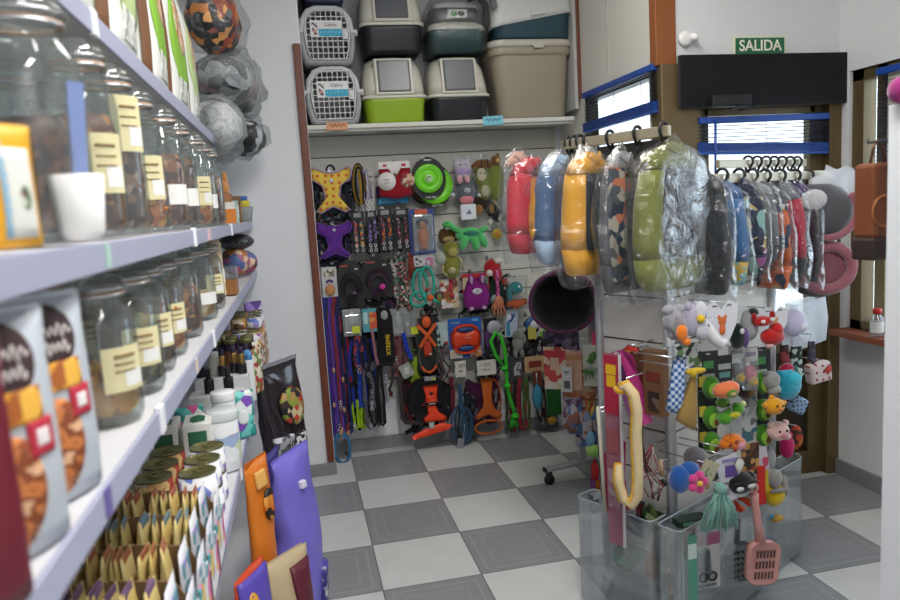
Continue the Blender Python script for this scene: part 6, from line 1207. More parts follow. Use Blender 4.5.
heartcard('second white heart card partly behind the red plush fox', (760, 308, 788, 340), .08, 0, 'b8884a')
pl_('plush_toy', 'dark green, black and violet plush toy right of the heart card', (729, 322, 746, 350), .09, [(0, 0, 0, .40, .026, .44)], [('violet_patch', [(.28, -.012, -.05, .16, .018, .34)], fur('5a4478')), ('white_mark', [(.0, -.026, .2, .12, .004, .1)], fur('c8c8c8'))], fur('18261f'))
pl_('plush_toy', 'grey plush ball cat left of the red plush fox', (741, 308, 758, 342), .07, [(0, 0, 0, .44, .03, .44)], [('dark_ear', [(.1, -.01, .36, .24, .02, .12)], fur('2a2a2c'))], fur('98989c'))
pl_('plush_fox', 'red plush fox with a pointed tail hanging from a card', (750, 312, 784, 347), .12, [(-.12, 0, .24, .28, .024, .14), (.12, -.004, -.2, .30, .03, .24), (.22, -.004, -.02, .16, .026, .2)], [('ear', [(-.36, -.004, .34, .07, .01, .14), (.12, -.004, .38, .07, .01, .12)], fur('8a1418')), ('eye', [(-.22, -.025, .26, .06, .004, .05), (.02, -.025, .30, .06, .004, .05)], fur('d0d0d0')), ('tail_tip', [(.02, -.01, -.42, .1, .016, .09)], fur('c8a0a0'))], fur('a81c1c'))
pl_('plush_ball', 'lilac furry ball at the right end of the tower plush row', (783, 309, 804, 337), .08, [(0, 0, 0, .46, .036, .46)], [('white_patch', [(.2, -.02, -.1, .2, .02, .2)], fur('c4c4d4'))], fur('b0aec8'), None, 'toy')
# second row
t, w, h = HT('toy_card', 'white header card printed black and green at the left pole', 'toy card', (676, 344, 700, 372), TR, .03); card(t, w, h, 0, PR(['c4c6c2', '1c2a24', '5a7a4a', 'b8bab8', '2a4a8a'], 50), 0, .003, 'backing_card')
t, w, h = HT('fabric_toy', 'blue and white checked fabric toy beside the left pole', 'dog toy', (665, 358, 688, 414), TR, .13)
G().puff([(-.1*w, .5*h), (.42*w, .46*h), (.30*w, -.3*h), (.18*w, -.5*h), (-.46*w, -.40*h), (-.30*w, .0)], .02).build('checked_cloth', PR(['2a5a94', 'b4c0d0'], 90, 'check', .8), t)
t, w, h = HT('plush_wedge', 'brown triangular plush wedge with a yellow tie', 'dog toy', (675, 368, 702, 430), TR, .15)
G().puff([(.08*w, .36*h), (.28*w, .36*h), (.30*w, -.2*h), (.24*w, -.46*h), (.14*w, -.5*h), (-.44*w, -.30*h), (-.40*w, -.22*h)], .026).build('wedge', fab('8f7440', 80), t); G().ell((.22*w, -.006, .42*h), (.34*w, .014, .05*h)).ell((.08*w, -.012, .40*h), (.1*w, .016, .07*h)).build('yellow_tie', fab('b89a1c', 80), t); G().tube([(.22*w, 0, -.45*h), (.26*w, 0, -.5*h)], .004, 6).build('cord', fab('6a4a34'), t)
def avocados(label, bb, off, zs, mini=True):
    t, w, h = HT('avocado_toy', label, 'dog toy', bb, TR, off)
    card(t, w*.95, h*.34, h*.34, M('131816'), .012, .003, 'header_card', marks=[(0, .1, .5, .22, M('3f8f4a')), (0, -.26, .6, .2, M('9aa89a'))]); card(t, w*.9, h*.7, -h*.12, M('1a211c'), .018, .003, 'backing_card')
    for z in zs:
        A = G().ell((0, -.004, z*h), (.40*w, .022, .115*h)).build('avocado', fur('3f7a1c'), t); G().ell((.02*w, -.022, z*h-.006), (.27*w, .006, .075*h)).build('pale_flesh', fur('8ab83c'), A); G().ell((.06*w, -.027, z*h-.012), (.13*w, .006, .038*h)).build('stone', fur('6a3f1c'), A)
        G().box((-.34*w, .004, z*h+.06*h), (.3*w, .006, .10*h)).build('yellow_card', M('b8a83a'), t)
    return t
avocados('left string of three green avocado toys on a black card', (701, 356, 720, 450), .07, (.16, -.14, -.40))
avocados('right string of three green avocado toys on a black card', (753, 352, 772, 444), .07, (.16, -.12, -.38))
t, w, h = HT('toy_card', 'black card with pale print right of the left avocado string', 'toy card', (717, 356, 731, 382), TR, .06); card(t, w, h, 0, M('151a18'), 0, .003, 'backing_card', marks=[(0, .1, .8, .2, M('aab4ac')), (0, -.2, .7, .2, M('5a8a8a'))])
pl_('plush_toy', 'salmon round plush toy with an avocado mark on a string', (714, 381, 738, 399), .14, [(0, 0, 0, .48, .028, .42), (.2, 0, .1, .26, .026, .34)], [('green_mark', [(.05, -.026, -.1, .22, .006, .22)], fur('5a7a2c')), ('mark_core', [(.06, -.031, -.12, .1, .004, .1)], fur('b89a6a'))], fur('d8754a'))
pl_('plush_pickle', 'green plush cucumber with a yellow label hanging aslant', (718, 403, 744, 424), .14, [(-.2, 0, -.18, .26, .022, .28), (.0, 0, -.02, .26, .023, .28), (.22, 0, .18, .22, .022, .28)], [('pale_tip', [(.42, 0, .36, .09, .012, .14)], fur('b8c08a')), ('yellow_label', [(.02, -.018, .0, .20, .008, .14)], fur('b8b428'))], fur('4a8f24'))
pl_('plush_toy', 'orange plush taco with spots on the lower left string', (720, 433, 744, 452), .14, [(0, 0, -.06, .48, .026, .36), (0, 0, .16, .36, .026, .28)], [('pink_spot', [(.18, -.024, -.1, .16, .006, .2)], fur('c88a9a')), ('brown_spot', [(-.2, -.022, .0, .08, .005, .1), (.0, -.026, .16, .08, .005, .1), (-.05, -.026, -.24, .08, .005, .1)], fur('8a3a1c'))], fur('d0701c'))
t, w, h = HT('toy_string', 'thin white cords joining the hanging food shaped toys', 'cord', (722, 396, 738, 436), TR, .15); G().tube([(-.1*w, 0, .5*h), (.1*w, 0, .2*h), (0, 0, -.5*h)], .0016, 5).tube([(.1*w, .002, .1*h), (.5*w, .004, -.2*h)], .0014, 5).build('cords', M('b4b4ac'), t)
pl_('plush_toy', 'small green plush ball behind the salmon toy', (716, 397, 730, 408), .11, [(0, 0, 0, .44, .022, .44)], [('dark_patch', [(.1, -.016, -.1, .2, .008, .2)], fur('2c4a1c'))], fur('5a8a34'))
def cpack(label, bb, off, cols, extra=None):
    t, w, h = HT('toy_pack', label, 'toy pack', bb, TR, off); card(t, w, h*.34, .33*h, M('b8b6b4'), 0, .003, 'header_card', marks=[(0, 0, .7, .3, M('5a4a6a'))])
    G().ell((0, 0, -.14*h), (.40*w, .016, .20*h)).build('toy', PR(cols, 40), t); G().ell((.1*w, -.012, -.30*h), (.26*w, .012, .12*h)).build('toy_face', M('c8a01c', .5), t)
    bagmesh(w*.98, h, .04).build('clear_bag', FILMC, t).location = (0, -.004, -h/2)
cpack('clear pack with a grey header and dark toy in the middle of the tower', (729, 346, 744, 384), .07, ['5a5a60', '8a8a90', '3a3a3e']); cpack('clear pack with a pink and yellow toy in the middle of the tower', (742, 348, 757, 388), .09, ['c03a5a', 'b02a48', 'd0607a'])
t, w, h = HT('toy_card', 'long white and teal card in the middle of the tower', 'toy card', (742, 392, 757, 446), TR, .05); card(t, w*.9, h, 0, PR(['b0b4b4', '9aa0a0', '6a6c70', 'b8bcbc', '3a6a7a'], 40), 0, .003, 'backing_card')
t, w, h = HT('catnip_toy', 'teal feather shaped toy behind the salmon toy', 'cat toy', (730, 364, 748, 394), TR, .05); G().puff([(-.4*w, .4*h), (-.1*w, .5*h), (.3*w, .0), (.5*w, -.3*h), (.2*w, -.5*h), (-.2*w, -.1*h)], .014).build('feather', fab('2a6a7a'), t)
pl_('plush_toy', 'brown plush toy in the shade between the two avocado strings', (737, 380, 755, 400), .06, [(0, 0, 0, .46, .026, .42)], [('tan_patch', [(.1, -.02, -.1, .2, .01, .16)], fur('7a5a3a'))], fur('3c2a20'))
pl_('plush_toy', 'grey plush rat beside the teal furry ball', (762, 370, 780, 396), .10, [(0, 0, .1, .40, .028, .34), (.1, -.004, -.24, .30, .026, .24)], [('nose', [(.12, -.032, -.32, .07, .004, .04)], BE), ('ear', [(-.26, 0, .36, .16, .012, .12)], fur('6a6c6c'))], fur('8a8c8a'))
pl_('plush_ball', 'teal blue furry ball on the right edge of the tower', (774, 369, 800, 400), .07, [(0, 0, 0, .46, .036, .46), (-.2, 0, .3, .2, .02, .16)], [('pale_patch', [(.1, -.026, .2, .24, .014, .2)], fur('3ab0c4'))], fur('2a9ab4'), None, 'toy')
pl_('plush_toy', 'orange yellow plush chick on the right string', (764, 396, 784, 416), .13, [(0, 0, 0, .42, .03, .40), (-.4, 0, .1, .14, .014, .12), (.4, 0, .1, .14, .014, .12), (-.1, 0, .42, .1, .01, .12)], [('eye', [(-.1, -.03, .1, .05, .003, .05), (.16, -.03, .08, .05, .003, .05)], BE), ('beak', [(.04, -.032, -.08, .08, .008, .06)], fur('b8601c'))], fur('d8961c'))
pl_('plush_toy', 'pale pink plush pig at the bottom of the right string', (766, 420, 790, 442), .12, [(0, 0, 0, .38, .03, .40), (-.28, 0, .3, .12, .01, .14), (.28, 0, .3, .12, .01, .14), (.3, 0, -.26, .14, .02, .16)], [('eye', [(-.12, -.028, .08, .05, .003, .05), (.14, -.028, .08, .05, .003, .05)], BE), ('snout', [(.02, -.03, -.1, .12, .01, .1)], fur('b87a80'))], fur('d4b0a8'))
t, w, h = HT('fabric_ball', 'pale blue dotted fabric cube toy', 'dog toy', (788, 393, 807, 416), TR, .05); G().box((0, 0, 0), (w*.7, .04, h*.66), 0, RY(.5)).build('cube', PR(['2a3448', '8aa4c0', '8aa4c0'], 60, 'dots', .8), t, bevel=.012, seg=3)
pl_('fabric_heart', 'fuchsia fabric drop toy low on the right edge of the tower', (780, 431, 794, 458), .08, [(0, 0, -.08, .44, .022, .40), (0, 0, .3, .26, .018, .2)], [('loop', [(0, 0, .46, .08, .006, .06)], fab('8a1a44'))], fab('b01c5a'), None, 'dog toy')
t, w, h = HT('fabric_ball', 'dark red and black patterned fabric pod beside the fuchsia drop', 'dog toy', (790, 425, 802, 450), TR, .05); G().ell((0, 0, 0), (.44*w, .022, .46*h)).build('pod', PR(['2a1814', 'a8381c', '3a1c14', 'b86a24'], 60, rough=.8), t)
t, w, h = HT('fabric_ball', 'white fabric dice toy with red hearts hanging from the far right hook', 'dog toy', (806, 359, 830, 385), TR, .04); G().box((0, 0, 0), (w*.8, .05, h*.72), 0, RY(-.15)).build('dice', PR(['8a2438', 'c8b8b4', 'c8b8b4', 'c8b8b4'], 34, 'dots', .8), t, bevel=.014, seg=3); G().puff([(0, .12*h), (.14*w, .24*h), (.26*w, .1*h), (.1*w, -.12*h), (-.06*w, .06*h)], .012, 0, T(.1*w, -.028, .05*h)).build('red_heart', M('b8382c', .7), t)
for i, (bb, cs, lb) in enumerate([((778, 338, 790, 366), ['3a1c1c', '1a1a1c', '8a3a3a'], 'dark red sock toy under a white tag, left of three'), ((788, 336, 804, 380), ['2a4a3c', '1c2a24', 'b8c4bc', '2a3430'], 'dark green sock toy under a white tag, middle of three'), ((806, 334, 816, 364), ['2a2430', '5a5464', '3a3440'], 'violet grey sock toy under a white tag, right of three')]):
    t, w, h = HT('sock_toy', lb, 'cat toy', bb, TR, .03); G().puff([(-.3*w, .26*h), (.3*w, .26*h), (.36*w, -.2*h), (.5*w, -.40*h), (.2*w, -.5*h), (-.34*w, -.3*h)], .018).build('sock', PR(cs, 50, rough=.85), t); G().prism([(-.3*w, .26*h), (.3*w, .26*h), (.3*w, .42*h), (.1*w, .5*h), (-.1*w, .5*h), (-.3*w, .42*h)], -.012, -.010).build('white_tag', M('c4ccd4'), t)
pl_('plush_toy', 'crimson plush toy beside the dark green sock', (778, 362, 796, 382), .06, [(0, 0, 0, .42, .024, .42)], [('teal_patch', [(.3, -.01, .1, .14, .014, .2)], fur('2a6a68'))], fur('a01c3a'))
# third row
pl_('plush_flower', 'blue plush toy with a magenta flower low on the left pole', (671, 462, 702, 494), .13, [(-.2, 0, 0, .30, .03, .40), (.1, .004, .16, .3, .026, .3)], [('petal', [(.2+.17*math.cos(2*PI*i/5), -.024, -.08+.2*math.sin(2*PI*i/5), .13, .012, .14) for i in range(5)], fur('b83a78')), ('flower_heart', [(.2, -.036, -.08, .08, .008, .08)], fur('c8a030'))], fur('1c4a8c'))
pl_('plush_toy', 'grey and pink plush mouse above the flower toy', (683, 444, 706, 470), .10, [(0, 0, 0, .42, .03, .36)], [('pink_patch', [(.1, -.024, -.2, .2, .012, .2)], fur('8a5a78'))], fur('6a666c'))
t, w, h = HT('toy_card', 'cream label card of the grey plush fish', 'toy card', (694, 462, 718, 490), TR, .15); card(t, w*.6, h*1.05, 0, M('a8a48a'), 0, .003, 'backing_card', rz=.5, marks=[(0, .1, .6, .3, PR(['7a8a6a', 'b8b49a', '6a6a60'], 60)), (0, -.3, .3, .2, M('8a6a4a'))])
t, w, h = HT('plush_fish', 'long grey plush fish hanging aslant behind the white label card', 'plush toy', (702, 446, 734, 484), TR, .12); G().tube([(.44*w, 0, .46*h), (.2*w, -.004, .2*h), (-.1*w, -.006, -.12*h), (-.34*w, 0, -.40*h)], [.012, .026, .028, .010], 12).build('plush_body', fur('7e7e84'), t, jit=.003, jsc=60); G().puff([(-.30*w, -.3*h), (-.5*w, -.34*h), (-.42*w, -.5*h), (-.26*w, -.46*h)], .012).build('tail_fin', fur('8e8a80'), t)
t, w, h = HT('toy_card', 'tall white card with violet print over the teal tassel', 'toy card', (716, 456, 744, 500), TR, .17); card(t, w*.66, h*.96, 0, M('c4c4cc'), 0, .003, 'backing_card', rz=-.22, marks=[(.05, .16, .6, .26, M('5a3f8a')), (-.1, -.1, .5, .05, M('6a6a70')), (0, .40, .8, .08, M('8a7ab0')), (-.2, -.28, .3, .12, M('8a8a90'))]); G().puff([(.1*w, .30*h), (.2*w, .42*h), (.36*w, .40*h), (.44*w, .28*h), (.30*w, .12*h), (.22*w, .04*h)], .010, 0, T(0, -.006, 0)).build('white_heart', fur('c8c8c4'), t)
pl_('plush_ball', 'black furry ball with white slanted eyes', (726, 471, 754, 494), .18, [(0, 0, 0, .44, .036, .44), (.3, 0, .1, .18, .02, .3), (-.3, 0, .05, .18, .02, .3)], [('eye', [(-.2, -.034, -.08, .12, .006, .1), (.14, -.036, .0, .12, .006, .1)], M('c4c8c8', .6)), ('band', [(0, -.034, .14, .40, .006, .07)], M('0c0c0e', .4))], fur('17171a'), None, 'toy')
t, w, h = HT('toy_card', 'brown card with small round faces right of the white card', 'toy card', (742, 444, 758, 474), TR, .11); card(t, w, h, 0, PR(['3a2418', '5a3420', 'b88a4a', '2a1a14', '8a3a24'], 50), 0, .003, 'backing_card')
t, w, h = HT('toy_card', 'white and red ribbon card right of the black furry ball', 'toy card', (754, 450, 771, 502), TR, .13); card(t, w*.8, h*.4, .3*h, M('b8b4bc'), 0, .003, 'header_card', rz=-.15, marks=[(.1, -.1, .5, .4, PR(['b03a5a', 'b8b4bc', '5a4a7a'], 40))]); G().strap([(-.1*w, -.004, .2*h), (-.16*w, -.006, -.1*h), (-.06*w, -.004, -.5*h)], .03, .006).build('red_ribbon', fab('b8241c'), t); G().strap([(.2*w, -.002, .1*h), (.16*w, -.004, -.3*h)], .012, .005).build('yellow_ribbon', fab('b89a24'), t)
pl_('plush_toy', 'bright yellow plush toy with a grey arm at the right pole', (763, 468, 785, 505), .10, [(0, 0, -.18, .40, .034, .32)], [('grey_arm', [(-.1, -.02, .26, .26, .02, .24), (.3, -.014, .0, .12, .018, .3)], fur('8a8884')), ('grey_tie', [(.0, -.03, -.02, .4, .01, .06)], fur('7a7876'))], fur('cfae14'))
pl_('plush_toy', 'grey plush tail over the yellow plush toy', (762, 446, 776, 472), .08, [(0, 0, 0, .36, .02, .46)], [('white_tip', [(0, -.004, -.4, .2, .014, .12)], fur('b4b4b4'))], fur('8c8c90'))
TE = fab('6f9a90', 200)
t, w, h = HT('tassel_toy', 'pale teal tassel toy hanging in front of the bin', 'cat toy', (703, 484, 738, 532), TR, .18)
G().ell((0, 0, .38*h), (.14*w, .022, .12*h)).build('tassel_head', TE, t)
for i in range(26):
    a = -1+2*i/25; G().tube([(a*.08*w, rnd(-.012, .012), .32*h), (a*.30*w+rnd(-.004, .004), rnd(-.02, .02)-.006, .0), (a*.46*w+rnd(-.006, .006), rnd(-.026, .02), -.46*h+rnd(0, .1)*h)], .0042, 6).build('yarn', TE, t)
t, w, h = HT('feather_toy', 'orange red feather toy under the black furry ball', 'cat toy', (727, 488, 757, 516), TR, .17)
for i in range(12):
    a = rnd(-.2, 1); G().puff([(0, -.004), (rnd(.3, .42)*w, .006), (rnd(.4, .5)*w, 0), (rnd(.3, .4)*w, -.006)], .004, 0, T(-.3*w+rnd(0, .3)*w, rnd(-.02, .02), .2*h) @ RY(rnd(.2, 1.5))).build('feather', M(['c8381a', 'd8641c', 'b82a1c'][i % 3], .8), t)
# left face of the tower
t, w, h = HT('cat_wand', 'tall pink and red cat wand card with yellow lettering and a white edge', 'cat toy', (606, 356, 622, 545), TL, .17)
card(t, w*.9, h, 0, M('8a5a68', .5), 0, .004, 'backing_card', marks=[(-.0, .34, .96, .30, M('a0203c')), (0, .36, .6, .06, M('d0a818')), (0, .42, .66, .05, M('d0a818')), (0, .05, .8, .12, M('8a4a50')), (0, -.2, .8, .2, PR(['8a6a74', '7a5a68', 'a08a90'], 30))]); G().box((.5*w, -.001, 0), (.006, .008, h)).build('white_edge', M('c8c4c4'), t)
t, w, h = HT('cat_tunnel_box', 'pink and violet slim carton leaning diagonally on the tower', 'toy pack', (612, 350, 650, 424), TL, .10); G().box((0, 0, 0), (w*.34, .05, h*1.0), 0, RY(.30) if False else RY(-.34)).box((-.0, -.026, .2*h), (w*.2, .003, h*.24), 1, RY(-.34)).box((0, -.0265, -.25*h), (w*.3, .003, h*.36), 2, RY(-.34)).build('carton', [M('b83a80', .5), M('4a2a50', .5), M('8a5a8a', .5)], t)
for i, (bb, lb) in enumerate([((634, 352, 653, 410), 'brown cardboard toy sleeve left of the taller brown one'), ((645, 350, 667, 415), 'taller brown cardboard toy sleeve next to the front pole')]):
    t, w, h = HT('cardboard_pack', lb, 'toy pack', bb, TL, .06+.03*i); boxg(w*.9, .03, h, -h/2).build('sleeve', M('6a4a30' if i else '5c4028', .7), t, bevel=.002); card(t, w*.6, h*.14, h*.1, M('6a2a20'), -.0165, .002, 'red_band'); card(t, w*.5, h*.3, -h*.28, PR(['3a2a20', '6a5a48', '2a2420'], 40), -.0165, .002, 'picture_panel')
t, w, h = HT('red_tag_toy', 'small red and black toy lying on top of the pink carton', 'cat toy', (622, 344, 642, 356), TL, .12); G().puff([(-.5*w, -.1*h), (-.2*w, .4*h), (.3*w, .3*h), (.5*w, -.2*h), (0, -.4*h)], .02).build('toy_body', PR(['a8241c', '2a1a18', 'b87a3a'], 50), t)
FZ = PR(['c8901c', 'd0a83a', 'c49a4c'], 60, 'blobs', .9)
t, w, h = HT('plush_snake', 'long fuzzy yellow and cream plush snake looped in front of the tower', 'plush toy', (613, 378, 643, 508), TL, .22)
pts = [(-.36*w, 0, -.18*h), (-.36*w, 0, -.32*h), (-.20*w, -.004, -.44*h), (.08*w, -.004, -.46*h), (.24*w, 0, -.38*h), (.28*w, 0, -.2*h), (.26*w, 0, .1*h), (.30*w, 0, .26*h), (.24*w, -.004, .38*h), (.02*w, -.006, .44*h), (-.16*w, -.006, .42*h)]
G().tube(pts, [.013]+[.019]*9+[.016], 12).build('plush_body', FZ, t, jit=.002, jsc=90); G().tube([(x+.010, y-.008, z) for x, y, z in pts], [.010]+[.014]*9+[.012], 10).build('cream_side', fur('c8b48a'), t, jit=.002, jsc=90); G().ell((-.14*w, -.008, .40*h), (.20*w, .020, .035*h)).build('head', fur('d09a14'), t)
t, w, h = HT('cat_wand', 'magenta ribbon wand behind the fuzzy snake', 'cat toy', (612, 440, 632, 508), TL, .10); G().strap(wob([(.1*w, 0, .5*h), (0, 0, 0), (.2*w, 0, -.5*h)]), .018, .004).build('ribbon', fab('a01c48'), t); G().tube([(-.2*w, 0, .5*h), (-.1*w, 0, -.5*h)], .003, 6).build('wand_stick', M('1c1c1e'), t)
t, w, h = HT('cat_wand', 'pair of crimson and black wands at the left edge of the tower', 'cat toy', (594, 412, 612, 512), TL, .16); G().tube([(-.3*w, 0, .5*h), (-.1*w, 0, -.4*h)], .003, 6).build('wand_stick', M('1c1c1e'), t); G().strap([(.2*w, -.002, .1*h), (.24*w, -.004, -.2*h), (.3*w, -.002, -.5*h)], .016, .005).build('crimson_ribbon', fab('8a1c34'), t)
t, w, h = HT('cat_wand', 'pale cream wand stick standing at the left edge of the tower', 'cat toy', (597, 408, 606, 512), TL, .19); G().tube([(-.2*w, 0, .5*h), (.0, 0, 0), (.2*w, 0, -.5*h)], .0065, 8).build('wand_stick', M('a8a494', .6), t)
t, w, h = HT('string_bundle', 'bundle of black and red twisted cords on the white slats', 'cat toy', (636, 445, 666, 498), TL, .08)
for i in range(9): G().tube(wob([(.1*w, -.004*(i % 3), .5*h), (rnd(-.3, .4)*w, -.004*(i % 3), .1*h), (rnd(-.5, .45)*w, -.004*(i % 3), -.2*h), (rnd(-.2, .3)*w, 0, -.5*h)], .004), .0022, 5).build('cord', [M('17171a'), M('8a1c28'), M('9a8a80')][i % 3], t)
t, w, h = HT('grooming_tool', 'beige handled tool with a black tip beside the front pole', 'tool', (656, 460, 668, 486), TL, .06); G().tube([(-.1*w, 0, .5*h), (0, 0, -.1*h)], [.006, .009], 8).build('beige_handle', M('a8896a', .5), t); G().ell((.1*w, 0, -.36*h), (.3*w, .008, .14*h)).build('black_tip', BLACK, t)
t, w, h = HT('cat_wand', 'red and pink ribbons hanging from a hook near the fuzzy snake', 'cat toy', (628, 412, 648, 470), TL, .05)
for i in range(4): G().strap(wob([((i-1.5)*.1*w, 0, .5*h), ((i-1.5)*.16*w, -.004, 0), ((i-1.5)*.22*w, 0, -.5*h)]), .010, .003).build('ribbon', fab(['8a1c38', '3a3a3e', 'a03a6a', '6a5a50'][i]), t)
# acrylic bins
N0 = atd(680, 533, 2.27); q0 = loc(N0); zt = N0.z; zb_ = .022
def tbin(label, x0, x1, y0, y1, r=.02):
    t = thing('acrylic_bin', label, 'bin', Vector((TX, TY, 0))+RV*((x0+x1)/2)+LV*((y0+y1)/2)+Vector((0, 0, zb_)), AR)
    w, d, h = x1-x0, y1-y0, zt-zb_
    G().loft([[(x, y, 0) for x, y in rrect(w-.006, d-.006, r)], [(x, y, 0) for x, y in rrect(w, d, r)], [(x, y, h) for x, y in rrect(w, d, r)], [(x, y, h) for x, y in rrect(w-.006, d-.006, r)], [(x, y, .004) for x, y in rrect(w-.006, d-.006, r)]], 0, False, (True, True)).build('bin_wall', ACRY, t)
    G().tube([(x, y, h) for x, y in rrect(w-.003, d-.003, r)], .0025, 6, 0, True).build('rim', glassy('rim_acrylic', 'e8eef2', .25, .1, .35, 'd8e2ea'), t)
    return t
bl_ = tbin('clear acrylic bin on the left side of the tower', q0.x, -.022, .0, .32)
br_ = tbin('wide clear acrylic bin across the front of the tower', q0.x+.0, LR*.62, q0.y, -.018)
bz = tbin('rounded clear acrylic bin at the right corner of the tower', LR*.63, LR+.10, q0.y+.02, -.018, .05)
def TB(px, py, fx, fy): # point inside the bins: on the vertical plane at local depth
    return None
def binthing(name, label, cat, px, py, pl, off, rot=None):
    c = pl(px-2, py-2, px+2, py+2, off)[0]; return thing(name, label, cat, c, AL if pl is TL else AF)
t = binthing('scissors_pack', 'boxed pet scissors on a white card seen through the front bin', 'scissors', 707, 562, TR, .085)
card(t, .10, .19, 0, M('c4c2c2'), .004, .004, 'backing_card', marks=[(0, .42, .98, .22, M('9a5a78')), (0, -.44, .7, .05, M('6a6a74')), (-.36, .05, .14, .4, M('a8a8ac'))]); BK2 = M('26282c', .4)
G().torus((-.017, -.006, -.05), .014, .0042).torus((.017, -.006, -.05), .014, .0042).build('finger_rings', BK2, t); G().prism([(-.010, -.036), (.0, -.03), (.002, .035), (-.002, .05), (-.006, .03)], -.008, -.005).prism([(.010, -.036), (.0, -.03), (-.001, .035), (.003, .05), (.007, .03)], -.011, -.008).build('blade', M('6a6e74', .3, .6), t)
t = binthing('grooming_carton', 'teal carton left of the scissors pack in the front bin', 'carton', 689, 566, TR, .075); boxg(.035, .04, .22, -.11).build('carton', M('4a8a78', .5), t); card(t, .03, .05, .06, M('b8c8c0'), -.0215, .002, 'label_panel')
t = binthing('litter_scoop', 'grey litter scoop with round holes in the front bin', 'scoop', 737, 562, TR, .085)
g = G().puff([(-.05, .06), (-.03, .075), (.03, .075), (.05, .06), (.052, -.06), (.04, -.075), (-.04, -.075), (-.052, -.06)], .014); g.build('scoop_blade', M('5a6264', .45), t)
for i in range(5):
    for j in range(5): G().lathe([(.0052, 0), (.0052, .003)], 8, 0, T(-.034+.017*i, -.0085, -.05+.022*j) @ RX(PI/2)).build('hole', M('1c2022', .6), t)
G().tube([(0, 0, .07), (.004, 0, .12), (.006, 0, .16)], [.012, .009, .011], 8).build('scoop_handle', M('5a6264', .45), t)
PKS = M('c08a84', .45)
t = binthing('litter_scoop', 'pink litter scoop with slots hanging in front of the bin', 'scoop', 762, 562, TR, .22); t.scale = (1.2, 1.2, 1.2)
g = G().loft([[(x, -.010, z) for x, z in rrect(.088, .115, .025)], [(x, -.012, z) for x, z in rrect(.094, .121, .028)], [(x, .016, z) for x, z in rrect(.088, .115, .026)], [(x, .016, z) for x, z in rrect(.080, .107, .024)], [(x, -.006, z) for x, z in rrect(.078, .104, .022)]], 0, True, (True, True), True, RY(.12)); g.build('scoop_blade', PKS, t)
for j in range(3):
    for i in range(6): G().box((-.026+.0105*i, -.0128, .028-.03*j), (.0042, .002, .020), 0, RY(.12)).build('slot', M('4a3432', .6), t)
G().tube([(-.004, 0, .058), (-.014, -.004, .11), (-.024, -.004, .175), (-.026, -.002, .20)], [.015, .0105, .010, .013], 10).torus((-.027, -.002, .215), .010, .005).build('scoop_handle', PKS, t)
t = binthing('pet_brush', 'teal brush behind the pink scoop in the front bin', 'brush', 750, 556, TR, .06); G().ell((0, 0, .0), (.03, .016, .055)).build('brush_head', M('4a7a7c', .5), t); G().tube([(0, 0, .05), (.004, 0, .12)], [.010, .012], 8).build('brush_handle', M('5a8a8c', .5), t)
t = binthing('comb_pack', 'small pink and blue comb pack above the grey scoop', 'pack', 720, 556, TR, .075); card(t, .03, .11, 0, PR(['b08a94', '5a7a9a', 'a8a8ac', '8a4a4a'], 30), 0, .004, 'backing_card')
t = binthing('brush_carton', 'violet topped carton at the rear of the front bin', 'carton', 705, 536, TR, .03); boxg(.13, .03, .07, -.035).build('carton', M('7a5a6a', .5), t); card(t, .10, .02, .02, M('a88aa0'), -.0165, .002, 'printed_band')
t = binthing('brush_carton', 'dark green flat carton lying on the tower above the bin', 'carton', 690, 520, TR, .03); boxg(.11, .05, .022, -.011).build('carton', M('1c3428', .5), t); card(t, .08, .012, 0, M('5a8a6a'), -.026, .002, 'printed_band')
t = binthing('bone_chew', 'orange bone shaped chew at the back of the rounded bin', 'chew', 786, 560, TR, .0); G().tube([(-.03, 0, .02), (.03, 0, -.02)], .010, 8).ell((-.034, 0, .03), (.016, .012, .014)).ell((-.04, 0, .014), (.014, .012, .014)).ell((.036, 0, -.012), (.016, .012, .014)).ell((.03, 0, -.03), (.014, .012, .014)).build('bone', M('b8754a', .6), t)
t = binthing('squeaky_ball', 'yellow and blue toy lying in the rounded bin', 'dog toy', 776, 518, TR, .07); G().ell((0, 0, 0), (.03, .02, .014)).build('yellow_body', M('c89a1c', .4), t); G().ell((-.03, .0, .012), (.02, .015, .012)).build('blue_end', M('3a8ab0', .4), t)
t = binthing('nylon_lead', 'pale blue lead coiled in the rounded bin', 'leash', 770, 556, TR, .04)
for k in range(3): G().strap(arc(0, .01*k, .022+.004*k, .05, 0, 2*PI, 16, .008*k)[:-1], .014, .003, 0, (0, -1, 0), None, True).build('coil', fab('4a7a9a'), t)
# left bin goods
for i, (px, py, hx, nm, lab) in enumerate([(625, 556, '4a9a7a', 'net_ball', 'green net ball seen through the left bin'), (652, 566, '8a5a34', 'bristle_brush', 'brown bristle brush seen through the left bin')]):
    t = binthing(nm, lab, 'brush' if i else 'ball', px, py, TL, .05)
    if i == 0: G().ell((0, 0, 0), (.045, .04, .055)).build('ball', PR(['2f7a5c', '4a9a7a', '2a5a4a'], 60), t, jit=.004, jsc=40)
    else: G().ell((0, 0, 0), (.024, .02, .06)).build('bristles', fur('8a5a34'), t, jit=.004, jsc=60); G().tube([(0, 0, .05), (.01, 0, .12)], .006, 8).build('brush_handle', M('a8896a', .5), t)
t = binthing('slicker_brush', 'grey handled slicker brush lying across the left bin', 'brush', 628, 522, TL, .06); G().ell((0, 0, 0), (.075, .022, .018), 0, RY(.5)).build('brush_back', M('5c6064', .35), t); G().tube([(-.05, 0, .03), (-.10, 0, .06)], .009, 8).build('brush_handle', M('44484c', .4), t)
